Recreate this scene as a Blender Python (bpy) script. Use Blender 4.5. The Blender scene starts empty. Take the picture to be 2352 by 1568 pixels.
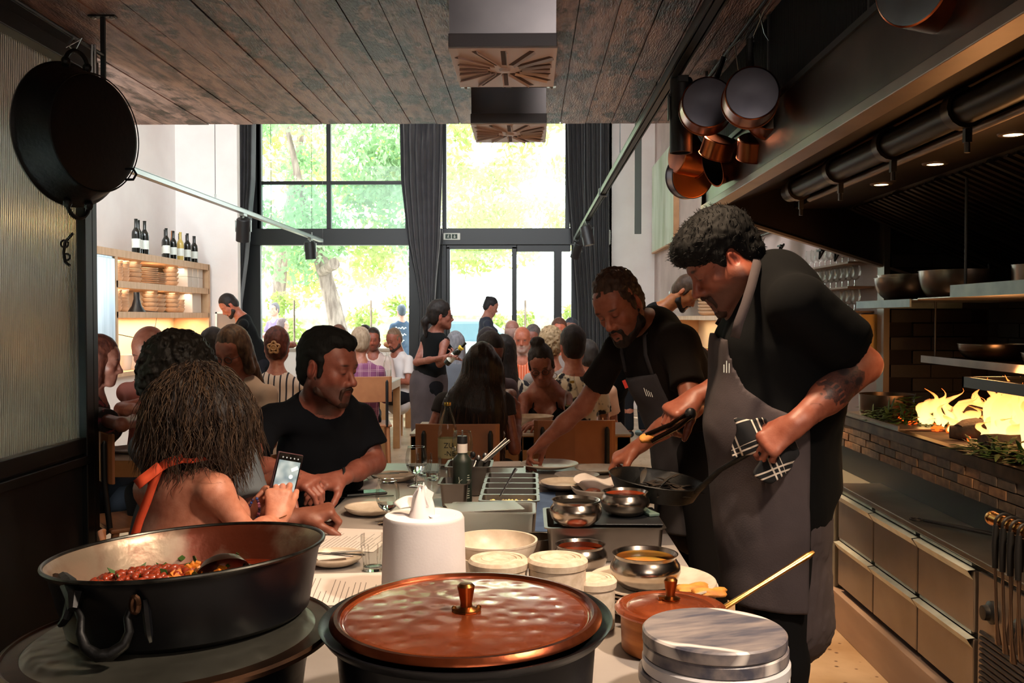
import bpy, bmesh, math, random
import numpy as np
from mathutils import Vector, Matrix, Euler, noise as mnoise
R_ = math.radians
PI = math.pi
scene = bpy.context.scene
COL = scene.collection
# ------------------------------------------------------------------ camera
FPX, CAMZ = 2200.0, 1.42
cd = bpy.data.cameras.new('camera'); cam = bpy.data.objects.new('camera', cd); COL.objects.link(cam)
cd.sensor_width = 36.0; cd.lens = 36.0 * FPX / 2352.0
cam.location = (0, 0, CAMZ)
cam.rotation_euler = (R_(90 - 1.41), 0, R_(1.02))
cd.clip_start = 0.05; cd.clip_end = 200
scene.camera = cam
CR = np.array(cam.rotation_euler.to_matrix())
# ------------------------------------------------------------------ world, lights, exposure
scene.view_settings.view_transform = 'Standard'
scene.view_settings.look = 'None'
scene.view_settings.gamma = 1.0
scene.view_settings.use_curve_mapping = False
scene.view_settings.exposure = 0.62
scene.cycles.max_bounces = 8
scene.cycles.diffuse_bounces = 4
scene.cycles.transparent_max_bounces = 16
scene.cycles.caustics_reflective = False
scene.cycles.caustics_refractive = False
scene.cycles.sample_clamp_indirect = 6.0
w = bpy.data.worlds.new('world'); scene.world = w; w.use_nodes = True
bgn = w.node_tree.nodes['Background']
bgn.inputs[0].default_value = (0.93, 0.98, 1.0, 1)
bgn.inputs[1].default_value = 5.6

def light(name, kind, loc, target, energy, color=(1, 1, 1), size=0.3, spot=None, blend=0.6, size_y=None, portal=False):
    l = bpy.data.lights.new(name, kind); l.energy = energy; l.color = color
    if kind == 'AREA':
        l.size = size
        if size_y: l.shape = 'RECTANGLE'; l.size_y = size_y
        if portal: l.cycles.is_portal = True
    elif kind == 'SUN': l.angle = R_(size)
    else: l.shadow_soft_size = size
    if kind == 'SPOT': l.spot_size = R_(spot); l.spot_blend = blend
    o = bpy.data.objects.new(name, l); COL.objects.link(o); o.location = loc
    d = Vector(target) - Vector(loc)
    o.rotation_euler = d.to_track_quat('-Z', 'Y').to_euler()
    return o
light('sun', 'SUN', (0, 30, 20), (1.5, 24, 10), 7.0, (1.0, 0.95, 0.85), 1.0)
light('window_portal', 'AREA', (-1.3, 15.15, 2.3), (-1.3, 0, 2.3), 1.0, size=6.0, size_y=4.6, portal=True)
WARM = (1.0, 0.72, 0.47)
light('pass_spot', 'SPOT', (.95, 1.0, 2.45), (0.0, 1.6, 0.8), 220, (1, .8, .62), 0.08, 80, 0.7)
light('pass_spot', 'SPOT', (0.28, 2.35, 2.55), (0.25, 2.45, 0.8), 100, WARM, 0.05, 85, 0.7)
light('pass_spot', 'SPOT', (0.74, 4.5, 2.5), (0.40, 3.55, 1.1), 230, WARM, 0.04, 62, 0.5)
light('dining_spot', 'SPOT', (-.2, 1.9, 2.55), (-.65, 2.9, 0.9), 30, WARM, 0.08, 85, 0.8)
light('dining_spot', 'SPOT', (-1.2, 4.9, 2.55), (-1.1, 6.0, 0.9), 35, WARM, 0.08, 110, 0.8)
light('kitchen_fill', 'AREA', (0.6, -0.9, 2.55), (0.5, 2.2, 0.9), 22, (1, .84, .72), size=1.2)  # unseen fill light added behind the camera
light('aisle_spot', 'SPOT', (1.22, 1.9, 1.98), (1.42, 3.35, 0.2), 75, (1.0, 0.66, 0.36), 0.05, 62, 0.6)
light('aisle_spot', 'SPOT', (.90, 5.75, 2.5), (1.3, 4.3, 0.0), 210, (1.0, 0.62, 0.32), 0.05, 50, 0.6)

# ------------------------------------------------------------------ helpers
def P(px, py, Y):
    """the point on the vertical plane y = Y that the photograph shows at px, py"""
    d = CR @ np.array([px - 1176.0, -(py - 784.0), -FPX])
    t = Y / d[1]
    return np.array([d[0] * t, Y, CAMZ + d[2] * t])
def PZ(px, py, z):
    d = CR @ np.array([px - 1176.0, -(py - 784.0), -FPX])
    t = (z - CAMZ) / d[2]
    return np.array([d[0] * t, d[1] * t, z])
def PX(px, py, X):
    d = CR @ np.array([px - 1176.0, -(py - 784.0), -FPX])
    t = X / d[0]
    return np.array([X, d[1] * t, CAMZ + d[2] * t])
def V(*a): return np.array(a if len(a) > 1 else a[0], dtype=float)
def unit(v):
    v = np.asarray(v, float); n = np.linalg.norm(v)
    return v / (n if n > 1e-12 else 1)
def lin(h):
    if not isinstance(h, str): return tuple(h)[:3]
    h = h.lstrip('#'); o = []
    for i in (0, 2, 4):
        c = int(h[i:i + 2], 16) / 255
        o.append(c / 12.92 if c <= 0.04045 else ((c + 0.055) / 1.055) ** 2.4)
    return tuple(o)

MATS = {}
def M(key, col='#808080', rough=0.5, metal=0.0, col2=None, vs=8.0, bump=0.0, bs=30.0, stretch=(1, 1, 1), spec=0.5, attr=False, detail=4,
      wave=None, fac=(0.35, 0.65), sss=0.0, sheen=0.0, coat=0.0, emit=None, es=0.0, rot=(0, 0, 0), ramp2=None):
    if key in MATS: return MATS[key]
    m = bpy.data.materials.new(key); m.use_nodes = True; MATS[key] = m
    nt = m.node_tree; N = nt.nodes; L = nt.links
    b = N['Principled BSDF']
    b.inputs['Roughness'].default_value = rough; b.inputs['Metallic'].default_value = metal
    b.inputs['Specular IOR Level'].default_value = spec
    if sss: b.inputs['Subsurface Weight'].default_value = sss; b.inputs['Subsurface Radius'].default_value = (.012, .005, .003)
    if sheen: b.inputs['Sheen Weight'].default_value = sheen; b.inputs['Sheen Roughness'].default_value = .5
    if coat: b.inputs['Coat Weight'].default_value = coat; b.inputs['Coat Roughness'].default_value = .08
    c = lin(col)
    b.inputs['Base Color'].default_value = (*c, 1)
    tc = N.new('ShaderNodeTexCoord'); mp = N.new('ShaderNodeMapping'); L.new(tc.outputs['Object'], mp.inputs[0])
    mp.inputs['Scale'].default_value = stretch; mp.inputs['Rotation'].default_value = rot
    src = None
    if attr:
        a = N.new('ShaderNodeAttribute'); a.attribute_name = 'Col'; src = a.outputs['Color']
    if col2 is not None:
        if wave:
            n = N.new('ShaderNodeTexWave'); n.inputs['Scale'].default_value = vs
            n.inputs['Distortion'].default_value = wave; n.inputs['Detail'].default_value = 3; n.inputs['Detail Scale'].default_value = 1.5
            out = n.outputs['Fac']
        else:
            n = N.new('ShaderNodeTexNoise'); n.inputs['Scale'].default_value = vs; n.inputs['Detail'].default_value = detail
            out = n.outputs['Fac']
        L.new(mp.outputs[0], n.inputs[0])
        r = N.new('ShaderNodeMapRange'); r.inputs[1].default_value, r.inputs[2].default_value = fac
        L.new(out, r.inputs[0])
        mx = N.new('ShaderNodeMix'); mx.data_type = 'RGBA'
        if src is not None:
            mx.blend_type = 'MULTIPLY'; mx.inputs[7].default_value = (*lin(col2), 1); L.new(src, mx.inputs[6])
        else:
            mx.inputs[6].default_value = (*c, 1); mx.inputs[7].default_value = (*lin(col2), 1)
        L.new(r.outputs[0], mx.inputs[0]); src = mx.outputs[2]
    if src is not None: L.new(src, b.inputs['Base Color'])
    if bump:
        n2 = N.new('ShaderNodeTexNoise'); n2.inputs['Scale'].default_value = bs; n2.inputs['Detail'].default_value = 5
        L.new(mp.outputs[0], n2.inputs[0])
        bp = N.new('ShaderNodeBump'); bp.inputs['Strength'].default_value = min(1, bump); bp.inputs['Distance'].default_value = 0.01 * max(1, bump)
        L.new(n2.outputs['Fac'], bp.inputs['Height']); L.new(bp.outputs[0], b.inputs['Normal'])
    if emit:
        b.inputs['Emission Color'].default_value = (*lin(emit), 1); b.inputs['Emission Strength'].default_value = es
    return m
def glassmat(key, tint=(0.97, 1.0, 0.98), refl=0.9, rough=0.02, haze=0.0):
    """thin pane: clear with a fresnel reflection"""
    if key in MATS: return MATS[key]
    m = bpy.data.materials.new(key); m.use_nodes = True; MATS[key] = m
    nt = m.node_tree; N = nt.nodes; L = nt.links; N.clear()
    o = N.new('ShaderNodeOutputMaterial'); t = N.new('ShaderNodeBsdfTransparent'); g = N.new('ShaderNodeBsdfGlossy')
    t.inputs[0].default_value = (*tint, 1); g.inputs['Roughness'].default_value = rough
    f = N.new('ShaderNodeFresnel'); f.inputs[0].default_value = 1.45
    mu = N.new('ShaderNodeMath'); mu.operation = 'MULTIPLY'; mu.inputs[1].default_value = refl; L.new(f.outputs[0], mu.inputs[0])
    mx = N.new('ShaderNodeMixShader'); L.new(mu.outputs[0], mx.inputs[0]); L.new(t.outputs[0], mx.inputs[1]); L.new(g.outputs[0], mx.inputs[2])
    last = mx.outputs[0]
    if haze:
        d = N.new('ShaderNodeBsdfTranslucent'); d.inputs[0].default_value = (.9, .95, .93, 1)
        m2 = N.new('ShaderNodeMixShader'); m2.inputs[0].default_value = haze; L.new(last, m2.inputs[1]); L.new(d.outputs[0], m2.inputs[2]); last = m2.outputs[0]
    L.new(last, o.inputs[0]); return m

class MB:
    def __init__(s): s.v = []; s.f = []; s.m = []; s.c = None
    def add(s, vs, fs, mi=0):
        o = len(s.v); s.v.extend([tuple(map(float, q)) for q in vs]); s.f.extend([tuple(i + o for i in q) for q in fs]); s.m.extend([mi] * len(fs)); return s
    def box(s, c, size, rot=None, mi=0, taper=1.0):
        x, y, z = [q / 2 for q in size]; t = taper
        vs = [(-x, -y, -z), (x, -y, -z), (x, y, -z), (-x, y, -z), (-x * t, -y * t, z), (x * t, -y * t, z), (x * t, y * t, z), (-x * t, y * t, z)]
        if rot is not None:
            Rm = np.array(Euler(rot).to_matrix()) if not hasattr(rot, 'shape') else rot
            vs = [Rm @ np.array(q) for q in vs]
        vs = [(q[0] + c[0], q[1] + c[1], q[2] + c[2]) for q in vs]
        return s.add(vs, [(0, 3, 2, 1), (4, 5, 6, 7), (0, 1, 5, 4), (1, 2, 6, 5), (2, 3, 7, 6), (3, 0, 4, 7)], mi)
    def bx(s, x0, x1, y0, y1, z0, z1, mi=0):
        return s.box(((x0 + x1) / 2, (y0 + y1) / 2, (z0 + z1) / 2), (abs(x1 - x0), abs(y1 - y0), abs(z1 - z0)), None, mi)
    def tube(s, path, r, n=8, mi=0, cap=True, flat=1.0, up=None):
        path = [np.asarray(q, float) for q in path]; k = len(path)
        rs = [r] * k if not hasattr(r, '__len__') else list(r)
        T = [unit(path[min(i + 1, k - 1)] - path[max(i - 1, 0)]) for i in range(k)]
        u = np.asarray(up, float) if up is not None else (V(0, 0, 1) if abs(T[0][2]) < 0.9 else V(1, 0, 0))
        vs = []
        for i in range(k):
            a = unit(u - T[i] * np.dot(u, T[i])); b = np.cross(T[i], a); u = a
            for j in range(n):
                an = 2 * PI * j / n
                vs.append(path[i] + rs[i] * (math.cos(an) * a * flat + math.sin(an) * b))
        fs = [(i * n + j, i * n + (j + 1) % n, (i + 1) * n + (j + 1) % n, (i + 1) * n + j) for i in range(k - 1) for j in range(n)]
        if cap: fs += [tuple(range(n - 1, -1, -1)), tuple((k - 1) * n + j for j in range(n))]
        return s.add(vs, fs, mi)
    def lathe(s, prof, c=(0, 0, 0), n=40, mi=0, Rm=None, sx=1, sy=1):
        """prof: [(radius, z)]"""
        vs = []; ring = []
        for (r, z) in prof:
            if r < 1e-5: ring.append((len(vs), 1)); vs.append((0, 0, z))
            else:
                ring.append((len(vs), n))
                for j in range(n):
                    a = 2 * PI * j / n; vs.append((r * math.cos(a) * sx, r * math.sin(a) * sy, z))
        fs = []
        for i in range(len(prof) - 1):
            (a, na), (b, nb) = ring[i], ring[i + 1]
            for j in range(n):
                j2 = (j + 1) % n
                if na == 1 and nb == 1: continue
                if na == 1: fs.append((a, b + j2, b + j)[::1])
                elif nb == 1: fs.append((a + j, a + j2, b))
                else: fs.append((a + j, a + j2, b + j2, b + j))
        if Rm is not None: vs = [Rm @ np.array(q) for q in vs]
        vs = [(q[0] + c[0], q[1] + c[1], q[2] + c[2]) for q in vs]
        return s.add(vs, fs, mi)
    def ball(s, c, r, n=12, mi=0, Rm=None):
        r = (r, r, r) if not hasattr(r, '__len__') else r
        prof = [(max(0, math.sin(PI * i / (n // 2 + 1))), -math.cos(PI * i / (n // 2 + 1))) for i in range(n // 2 + 2)]
        t = MB().lathe(prof, n=n)
        vs = [np.array([q[0] * r[0], q[1] * r[1], q[2] * r[2]]) for q in t.v]
        if Rm is not None: vs = [Rm @ q for q in vs]
        return s.add([q + np.asarray(c, float) for q in vs], t.f, mi)
    def prism(s, poly, z0, z1, mi=0, f=None):
        """poly in xy, extruded z0..z1; f maps (x,y,z)->point"""
        n = len(poly); vs = [(x, y, z0) for x, y in poly] + [(x, y, z1) for x, y in poly]
        if f: vs = [f(*q) for q in vs]
        fs = [tuple(range(n - 1, -1, -1)), tuple(range(n, 2 * n))] + [(i, (i + 1) % n, n + (i + 1) % n, n + i) for i in range(n)]
        return s.add(vs, fs, mi)
    def grid(s, fn, nu, nv, mi=0, thick=0.0, closed_u=False):
        vs = [fn(i / nu, j / nv) for j in range(nv + 1) for i in range(nu + 1)]
        fs = [(j * (nu + 1) + i, j * (nu + 1) + i + 1, (j + 1) * (nu + 1) + i + 1, (j + 1) * (nu + 1) + i) for j in range(nv) for i in range(nu)]
        return s.add(vs, fs, mi)
    def mesh(s, name='m', smooth=False, off=None):
        me = bpy.data.meshes.new(name)
        v = s.v if off is None else [(a - off[0], b - off[1], c - off[2]) for a, b, c in s.v]
        me.from_pydata(v, [], s.f)
        if any(s.m): me.polygons.foreach_set('material_index', s.m)
        if smooth: me.polygons.foreach_set('use_smooth', [True] * len(me.polygons))
        me.update(); return me

def tag(o, label=None, cat=None, group=None, kind=None):
    if label: o['label'] = label
    if cat: o['category'] = cat
    if group: o['group'] = group
    if kind: o['kind'] = kind
    return o
def empty(name, loc=(0, 0, 0), rz=0.0, label=None, cat=None, group=None, kind=None):
    o = bpy.data.objects.new(name, None); COL.objects.link(o); o.empty_display_size = 0.05
    o.location = loc; o.rotation_euler = (0, 0, rz)
    return tag(o, label, cat, group, kind)
def ob(name, mb, mat, parent=None, label=None, cat=None, group=None, kind=None, smooth=False, bevel=0.0, auto=True, loc=None, world=False, solid=0.0):
    """link a mesh as ONE object; world=True: the vertices are in world space and are moved into the parent's frame"""
    off = None
    if world and parent is not None:
        q = parent; off = np.array([0., 0, 0])
        while q is not None: off = off + np.array(q.location); q = q.parent
    elif world and loc is not None: off = np.asarray(loc, float)
    me = mb.mesh(name, smooth, off) if isinstance(mb, MB) else mb
    mats = mat if isinstance(mat, (list, tuple)) else [mat]
    if len(me.materials) == 0:
        for q in mats: me.materials.append(q)
    o = bpy.data.objects.new(name, me); COL.objects.link(o)
    if loc is not None: o.location = loc
    if parent is not None: o.parent = parent
    if solid: md = o.modifiers.new('s', 'SOLIDIFY'); md.thickness = solid; md.offset = 0
    if bevel:
        md = o.modifiers.new('b', 'BEVEL'); md.width = bevel; md.segments = 2; md.limit_method = 'ANGLE'; md.angle_limit = R_(40)
    if smooth and auto:
        md = None
        try: me.set_sharp_from_angle(angle=R_(38))
        except Exception: pass
        md = o.modifiers.new('w', 'WEIGHTED_NORMAL'); md.keep_sharp = True
    return tag(o, label, cat, group, kind)
def kids(o): return [c for c in COL.objects if c.parent is o]
def dup(root, loc=None, rz=None, label=None, group=None, name=None, scale=None):
    def cp(o, par):
        c = o.copy(); COL.objects.link(c)
        if par is not None: c.parent = par
        for ch in CH.get(o, []): cp(ch, c)
        return c
    CH = {}
    todo = [root]
    while todo:
        q = todo.pop(); CH[q] = list(q.children); todo += CH[q]
    r = cp(root, None)
    if loc is not None: r.location = loc
    if rz is not None: r.rotation_euler = (r.rotation_euler[0], r.rotation_euler[1], rz)
    if scale is not None: r.scale = (scale,) * 3 if not hasattr(scale, '__len__') else scale
    if label: r['label'] = label
    if group: r['group'] = group
    return r
def struct(name, mb, mat, parent=None, **k):
    return ob(name, mb, mat, parent, kind='structure' if parent is None else None, **k)
def text(s, size, mat, parent, loc, rot, name='lettering', ext=0.0003, label=None):
    c = bpy.data.curves.new(name, 'FONT'); c.body = s; c.size = size; c.extrude = ext; c.align_x = 'CENTER'; c.align_y = 'CENTER'; c.resolution_u = 2
    c.materials.append(mat)
    o = bpy.data.objects.new(name, c); COL.objects.link(o); o.parent = parent; o.location = loc; o.rotation_euler = rot
    return tag(o, label)
# ------------------------------------------------------------------ the setting
m_floor = M('pale_terrazzo_floor', '#c9b194', 0.35, col2='#a98a66', vs=3, bump=.05)
nt = m_floor.node_tree; N = nt.nodes; L = nt.links
vo = N.new('ShaderNodeTexVoronoi'); vo.inputs['Scale'].default_value = 16; tc = N.new('ShaderNodeTexCoord'); L.new(tc.outputs['Object'], vo.inputs[0])
rr = N.new('ShaderNodeMapRange'); rr.inputs[1].default_value = .10; rr.inputs[2].default_value = .17; rr.inputs[3].default_value = 1; rr.inputs[4].default_value = 0
L.new(vo.outputs['Distance'], rr.inputs[0])
b = N['Principled BSDF']; src = b.inputs['Base Color'].links[0].from_socket
mx = N.new('ShaderNodeMix'); mx.data_type = 'RGBA'; L.new(rr.outputs[0], mx.inputs[0]); L.new(src, mx.inputs[6]); mx.inputs[7].default_value = (*lin('#5c3a22'), 1)
L.new(mx.outputs[2], b.inputs['Base Color'])
struct('floor', MB().bx(-5.0, 3.2, -1.6, 15.2, -0.1, 0), m_floor)
m_wall = M('white_plaster', '#f0ece9', 0.85, col2='#e8e2df', vs=2, bump=.08, bs=60)
m_wallr = M('pinkish_grey_plaster', '#b9a9a4', 0.85, col2='#a99893', vs=2, bump=.08, bs=60)
m_black = M('black_paint', '#101114', 0.45, col2='#17181b', vs=5)
m_frame = M('black_window_frame', '#15191d', 0.4)
m_dark = M('dark_interior', '#17130f', 0.8)
XL, XR = -4.35, 1.95
struct('wall_left', MB().bx(XL - .15, XL, -1.6, 11.8, 0, 5.4).bx(-4.95, -4.8, 11.8, 15.2, 0, 5.4), m_wall)
struct('wall_right', MB().bx(XR, XR + .15, 5.35, 15.2, 0, 5.4), m_wallr)
struct('wall_back', MB().bx(-4.8, 3.2, -1.75, -1.6, 0, 2.65), m_dark)
struct('wall_kitchen', MB().bx(3.05, 3.2, -1.6, 5.5, 0, 2.65), m_dark)
struct('trim_1', MB().bx(-4.95, -3.585, 11.75, 11.86, 0, 5.4), m_wall, bevel=.004)          # pillar left of the window
struct('trim_2', MB().bx(1.24, XR, 14.95, 15.2, 0, 5.4), m_wall)           # pier right of the window
struct('trim_3', MB().bx(-4.8, 3.2, 15.0, 15.2, 4.55, 5.4), m_wall)        # wall over the window
struct('ceiling_upper', MB().bx(-5.0, 3.2, 6.07, 15.2, 5.2, 5.4), m_wall)
# board-marked concrete slab
CZ = 2.64
m_conc = []
for i, (a, bb) in enumerate([('#c69c90', '#6c4c46'), ('#b28a80', '#5a423e'), ('#caa08e', '#725044'), ('#ba9288', '#624844')]):
    mm = M('board_marked_concrete_%d' % i, a, 0.38, spec=.3, col2=bb, vs=2.6 + i * .3, bump=.9, bs=22, stretch=(7, 1.2, 4), detail=8, fac=(.42, .68))
    nt = mm.node_tree; N = nt.nodes; L = nt.links; b = N['Principled BSDF']; src = b.inputs['Base Color'].links[0].from_socket
    no = N.new('ShaderNodeTexNoise'); no.inputs['Scale'].default_value = 2.1; no.inputs['Detail'].default_value = 5; no.inputs['Roughness'].default_value = .65
    ge = N.new('ShaderNodeNewGeometry'); mp = N.new('ShaderNodeMapping'); mp.inputs['Scale'].default_value = (2.4, 1.1, 1); L.new(ge.outputs['Position'], mp.inputs[0]); L.new(mp.outputs[0], no.inputs[0])
    r1 = N.new('ShaderNodeMapRange'); r1.inputs[1].default_value = .51; r1.inputs[2].default_value = .60; L.new(no.outputs['Fac'], r1.inputs[0])
    mx = N.new('ShaderNodeMix'); mx.data_type = 'RGBA'; mx.inputs[7].default_value = (*lin('#2e1d19'), 1); L.new(src, mx.inputs[6]); L.new(r1.outputs[0], mx.inputs[0])
    L.new(mx.outputs[2], b.inputs['Base Color'])
    # knots
    vo = N.new('ShaderNodeTexVoronoi'); vo.inputs['Scale'].default_value = 2.3; L.new(mp.outputs[0], vo.inputs[0])
    r2 = N.new('ShaderNodeMapRange'); r2.inputs[1].default_value = .06; r2.inputs[2].default_value = .12; r2.inputs[3].default_value = .8; r2.inputs[4].default_value = 0
    L.new(vo.outputs['Distance'], r2.inputs[0]); m3 = N.new('ShaderNodeMix'); m3.data_type = 'RGBA'; m3.inputs[7].default_value = (*lin('#1e1717'), 1)
    L.new(mx.outputs[2], m3.inputs[6]); L.new(r2.outputs[0], m3.inputs[0]); L.new(m3.outputs[2], b.inputs['Base Color'])
    m_conc.append(mm)
slab = struct('ceiling', MB().bx(-4.8, 3.2, -1.6, 6.07, CZ + .012, CZ + .22), m_conc[0])
rg = random.Random(3)
x = -4.75
while x < 3.1:
    wd = rg.uniform(.125, .165)
    mb = MB(); y = 6.066; z = CZ + rg.uniform(0, .006)
    nseg = 14
    # one board: a long strip with slightly uneven edges and small thickness
    vs = []; fs = []
    for k in range(nseg + 1):
        yy = -1.55 + (6.066 + 1.55) * k / nseg
        e1, e2 = rg.uniform(0, .0015), rg.uniform(0, .0015)
        vs += [(x + .0018 + e1, yy, z), (x + wd - .0018 - e2, yy, z), (x + wd - .0018 - e2, yy, CZ + .02), (x + .0018 + e1, yy, CZ + .02)]
    for k in range(nseg):
        a, c = k * 4, (k + 1) * 4
        fs += [(a, c, c + 1, a + 1), (a + 1, c + 1, c + 2, a + 2), (a + 3, c + 3, c, a)]
    fs += [(0, 1, 2, 3), (nseg * 4, nseg * 4 + 3, nseg * 4 + 2, nseg * 4 + 1)]
    mb.add(vs, fs)
    ob('board', mb, m_conc[rg.randrange(4)], slab)
    x += wd

# window wall: frame bars, panes, door (glass plane y = 15)
WY = 15.0
def wx(px): return P(px, 600, WY)[0]
def wz(py): return P(1176, py, WY)[2]
w1 = empty('window_1', (0, WY, 0), kind='structure')
def bar(x0, x1, y0, y1, d=.05, name='frame_bar', par=None):
    ob(name, MB().bx(x0, x1, WY - d, WY + d, min(y0, y1), max(y0, y1)), m_frame, par or w1, world=True, bevel=.006)
zt = 4.56
bar(wx(545), wx(1400), zt - .08, zt)
bar(wx(560), wx(1400), wz(563), wz(525), .09, 'transom')
for px in (598, 757, 937, 1021, 1303):
    bar(wx(px) - .035, wx(px) + .035, wz(525), zt)
bar(wx(598), wx(937), wz(423), wz(415), .035)
bar(wx(1014), wx(1026), 0, wz(563), .07, 'post')
bar(wx(940), wx(1014), 0, wz(563), .07, 'post')
bar(wx(545), wx(600), 0, zt, .05, 'post')
bar(wx(1393), wx(1405), 0, zt, .05, 'post')
bar(wx(585), wx(945), 0, .55, .07, 'sill_panel')
m_pane = glassmat('window_glass', (.97, 1, .98), 0.6)
m_film = glassmat('frosted_film_glass', (.72, .84, .80), 0.5, haze=.04)
for (a, bb, c, d, mm) in [(600, 753, 290, 413, m_pane), (761, 935, 290, 413, m_pane), (600, 753, 423, 525, m_film), (761, 935, 423, 525, m_film), (1023, 1301, 250, 525, m_pane), (585, 941, 563, 780, m_pane)]:
    z0 = wz(d) if d < 780 else .55
    z1 = wz(c) if c > 300 else zt - .08
    ob('pane', MB().bx(wx(a), wx(bb), WY - .006, WY + .006, z0, z1), mm, w1, world=True)
d1 = empty('door_1', (0, WY, 0), kind='structure')
for (a, bb) in ((1026, 1034), (1176, 1187)):
    bar(wx(a), wx(bb), 0, wz(567), .06, 'door_frame', d1)
bar(wx(1026), wx(1187), wz(572), wz(563), .06, 'door_frame', d1)
bar(wx(1187), wx(1310), wz(578), wz(563), .06, 'door_frame', d1)
bar(wx(1272), wx(1290), 0, wz(576), .06, 'door_leaf_stile', d1)
bar(wx(1312), wx(1325), 0, wz(576), .06, 'door_frame', d1)
for (a, bb) in ((1034, 1176), (1187, 1272), (1290, 1312)):
    ob('door_pane', MB().bx(wx(a), wx(bb), WY - .006, WY + .006, .08, wz(576)), m_pane, d1, world=True)
ob('door_handle', MB().tube([(wx(1275), WY - .1, .9), (wx(1275), WY - .1, 1.3)], .014, 8).tube([(wx(1275), WY - .1, .95), (wx(1275), WY - .05, .95)], .01, 6).tube([(wx(1275), WY - .1, 1.25), (wx(1275), WY - .05, 1.25)], .01, 6), M('brushed_steel', '#a8a8a8', .3, 1), d1, world=True)
# exit sign on the transom
m_green = M('exit_sign_green', '#1c3a2b', .5); m_sw = M('sign_white', '#e8efe8', .6)
es = empty('exit_sign', (wx(1039), WY - .1, wz(544)), label='small white and green running-man exit sign on the black beam over the glass door', cat='sign')
ob('case', MB().box((0, 0, 0), (.26, .03, .105)), m_sw, es, bevel=.004)
ob('green_panel', MB().box((-.055, -.017, 0), (.085, .004, .07)), m_green, es)
ob('green_panel', MB().box((.045, -.017, 0), (.085, .004, .07)), m_green, es)
ob('arrow_mark', MB().box((.045, -.021, .008), (.01, .002, .035)).prism([(-.02, 0), (.02, 0), (0, -.022)], -.022, -.019, f=lambda x, y, z: (x + .045, z, y - .005)), m_sw, es)
ob('running_figure_mark', MB().box((-.055, -.021, 0), (.012, .002, .03), (0, .3, 0)).ball((-.05, -.021, .022), (.006, .001, .006), 8).box((-.065, -.021, -.015), (.02, .002, .006), (0, -.5, 0)).box((-.045, -.021, -.018), (.02, .002, .006), (0, .7, 0)).box((-.055, -.021, .008), (.03, .002, .005), (0, -.2, 0)), m_sw, es)

# curtains
m_cur = M('charcoal_curtain', '#47474f', .85, col2='#3a3a42', vs=6, bump=.15, bs=120, sheen=.3)
m_cur2 = M('dark_curtain', '#24262c', .85, col2='#1a1c22', vs=6, bump=.15, bs=120, sheen=.2)
def curtain(label, prof, y, nf, mat, swag=0.0, seed=0):
    """prof: [(z, x_left, x_right)] top to bottom"""
    rg = random.Random(seed); ph = [rg.uniform(0, 6) for _ in range(4)]
    zs = [p[0] for p in prof][::-1]; xl = [p[1] for p in prof][::-1]; xr = [p[2] for p in prof][::-1]
    z0, z1 = zs[0], zs[-1]
    def fn(u, v):
        z = z0 + (z1 - z0) * v
        a, c = np.interp(z, zs, xl), np.interp(z, zs, xr)
        wdt = c - a
        uu = u + .012 * math.sin(u * 9 + ph[1] + v * 2)
        f = math.sin(2 * PI * nf * uu + ph[0] + .5 * math.sin(v * 4 + ph[2]))
        amp = min(.09, .055 + .03 * math.sin(u * 7 + ph[3]))
        yy = y + amp * f
        if swag: yy -= swag * math.sin(PI * u) * (.5 + .5 * math.cos(PI * min(1, (1 - v) * 4 + abs(u - .5)) * 3)) * v ** 2
        return (a + wdt * u, yy, z)
    mb = MB().grid(fn, nf * 12, 60)
    return ob('curtain', mb, mat, None, label, 'curtain', smooth=True, auto=False, solid=.004)
zz = 4.62
curtain('charcoal curtain gathered at the left end of the window wall, beside the white pillar', [(zz, wx(546), wx(600)), (wz(420), wx(546), wx(597)), (wz(600), wx(549), wx(580)), (wz(700), wx(548), wx(566)), (.02, wx(546), wx(572))], WY - .3, 6, m_cur, seed=1)
curtain('middle charcoal curtain, gathered in a swag between the left window and the door', [(zz, wx(926), wx(1024)), (wz(420), wx(929), wx(1021)), (wz(560), wx(944), wx(1016)), (wz(640), wx(960), wx(1008)), (wz(700), wx(970), wx(1004)), (.02, wx(960), wx(1014))], WY - .35, 7, m_cur, swag=.12, seed=2)
curtain('dark curtain hanging right of the glass door, against the right pier', [(zz, wx(1297), wx(1396)), (wz(420), wx(1300), wx(1396)), (wz(560), wx(1310), wx(1396)), (wz(700), wx(1322), wx(1398)), (.02, wx(1330), wx(1400))], WY - .3, 9, m_cur2, seed=3)
# bead chains of the blinds
for px, lab in ((746, 'thin metal blind chain hanging in the left window'), (1018, 'thin metal blind chain beside the middle curtain')):
    mb = MB()
    for k in range(120): mb.ball((wx(px), WY - .14, zt - .1 - k * .0175), .005, 6)
    ob('blind_chain', mb, M('steel_chain', '#8c8c8c', .35, 1), None, lab, 'chain', kind=None)

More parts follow.
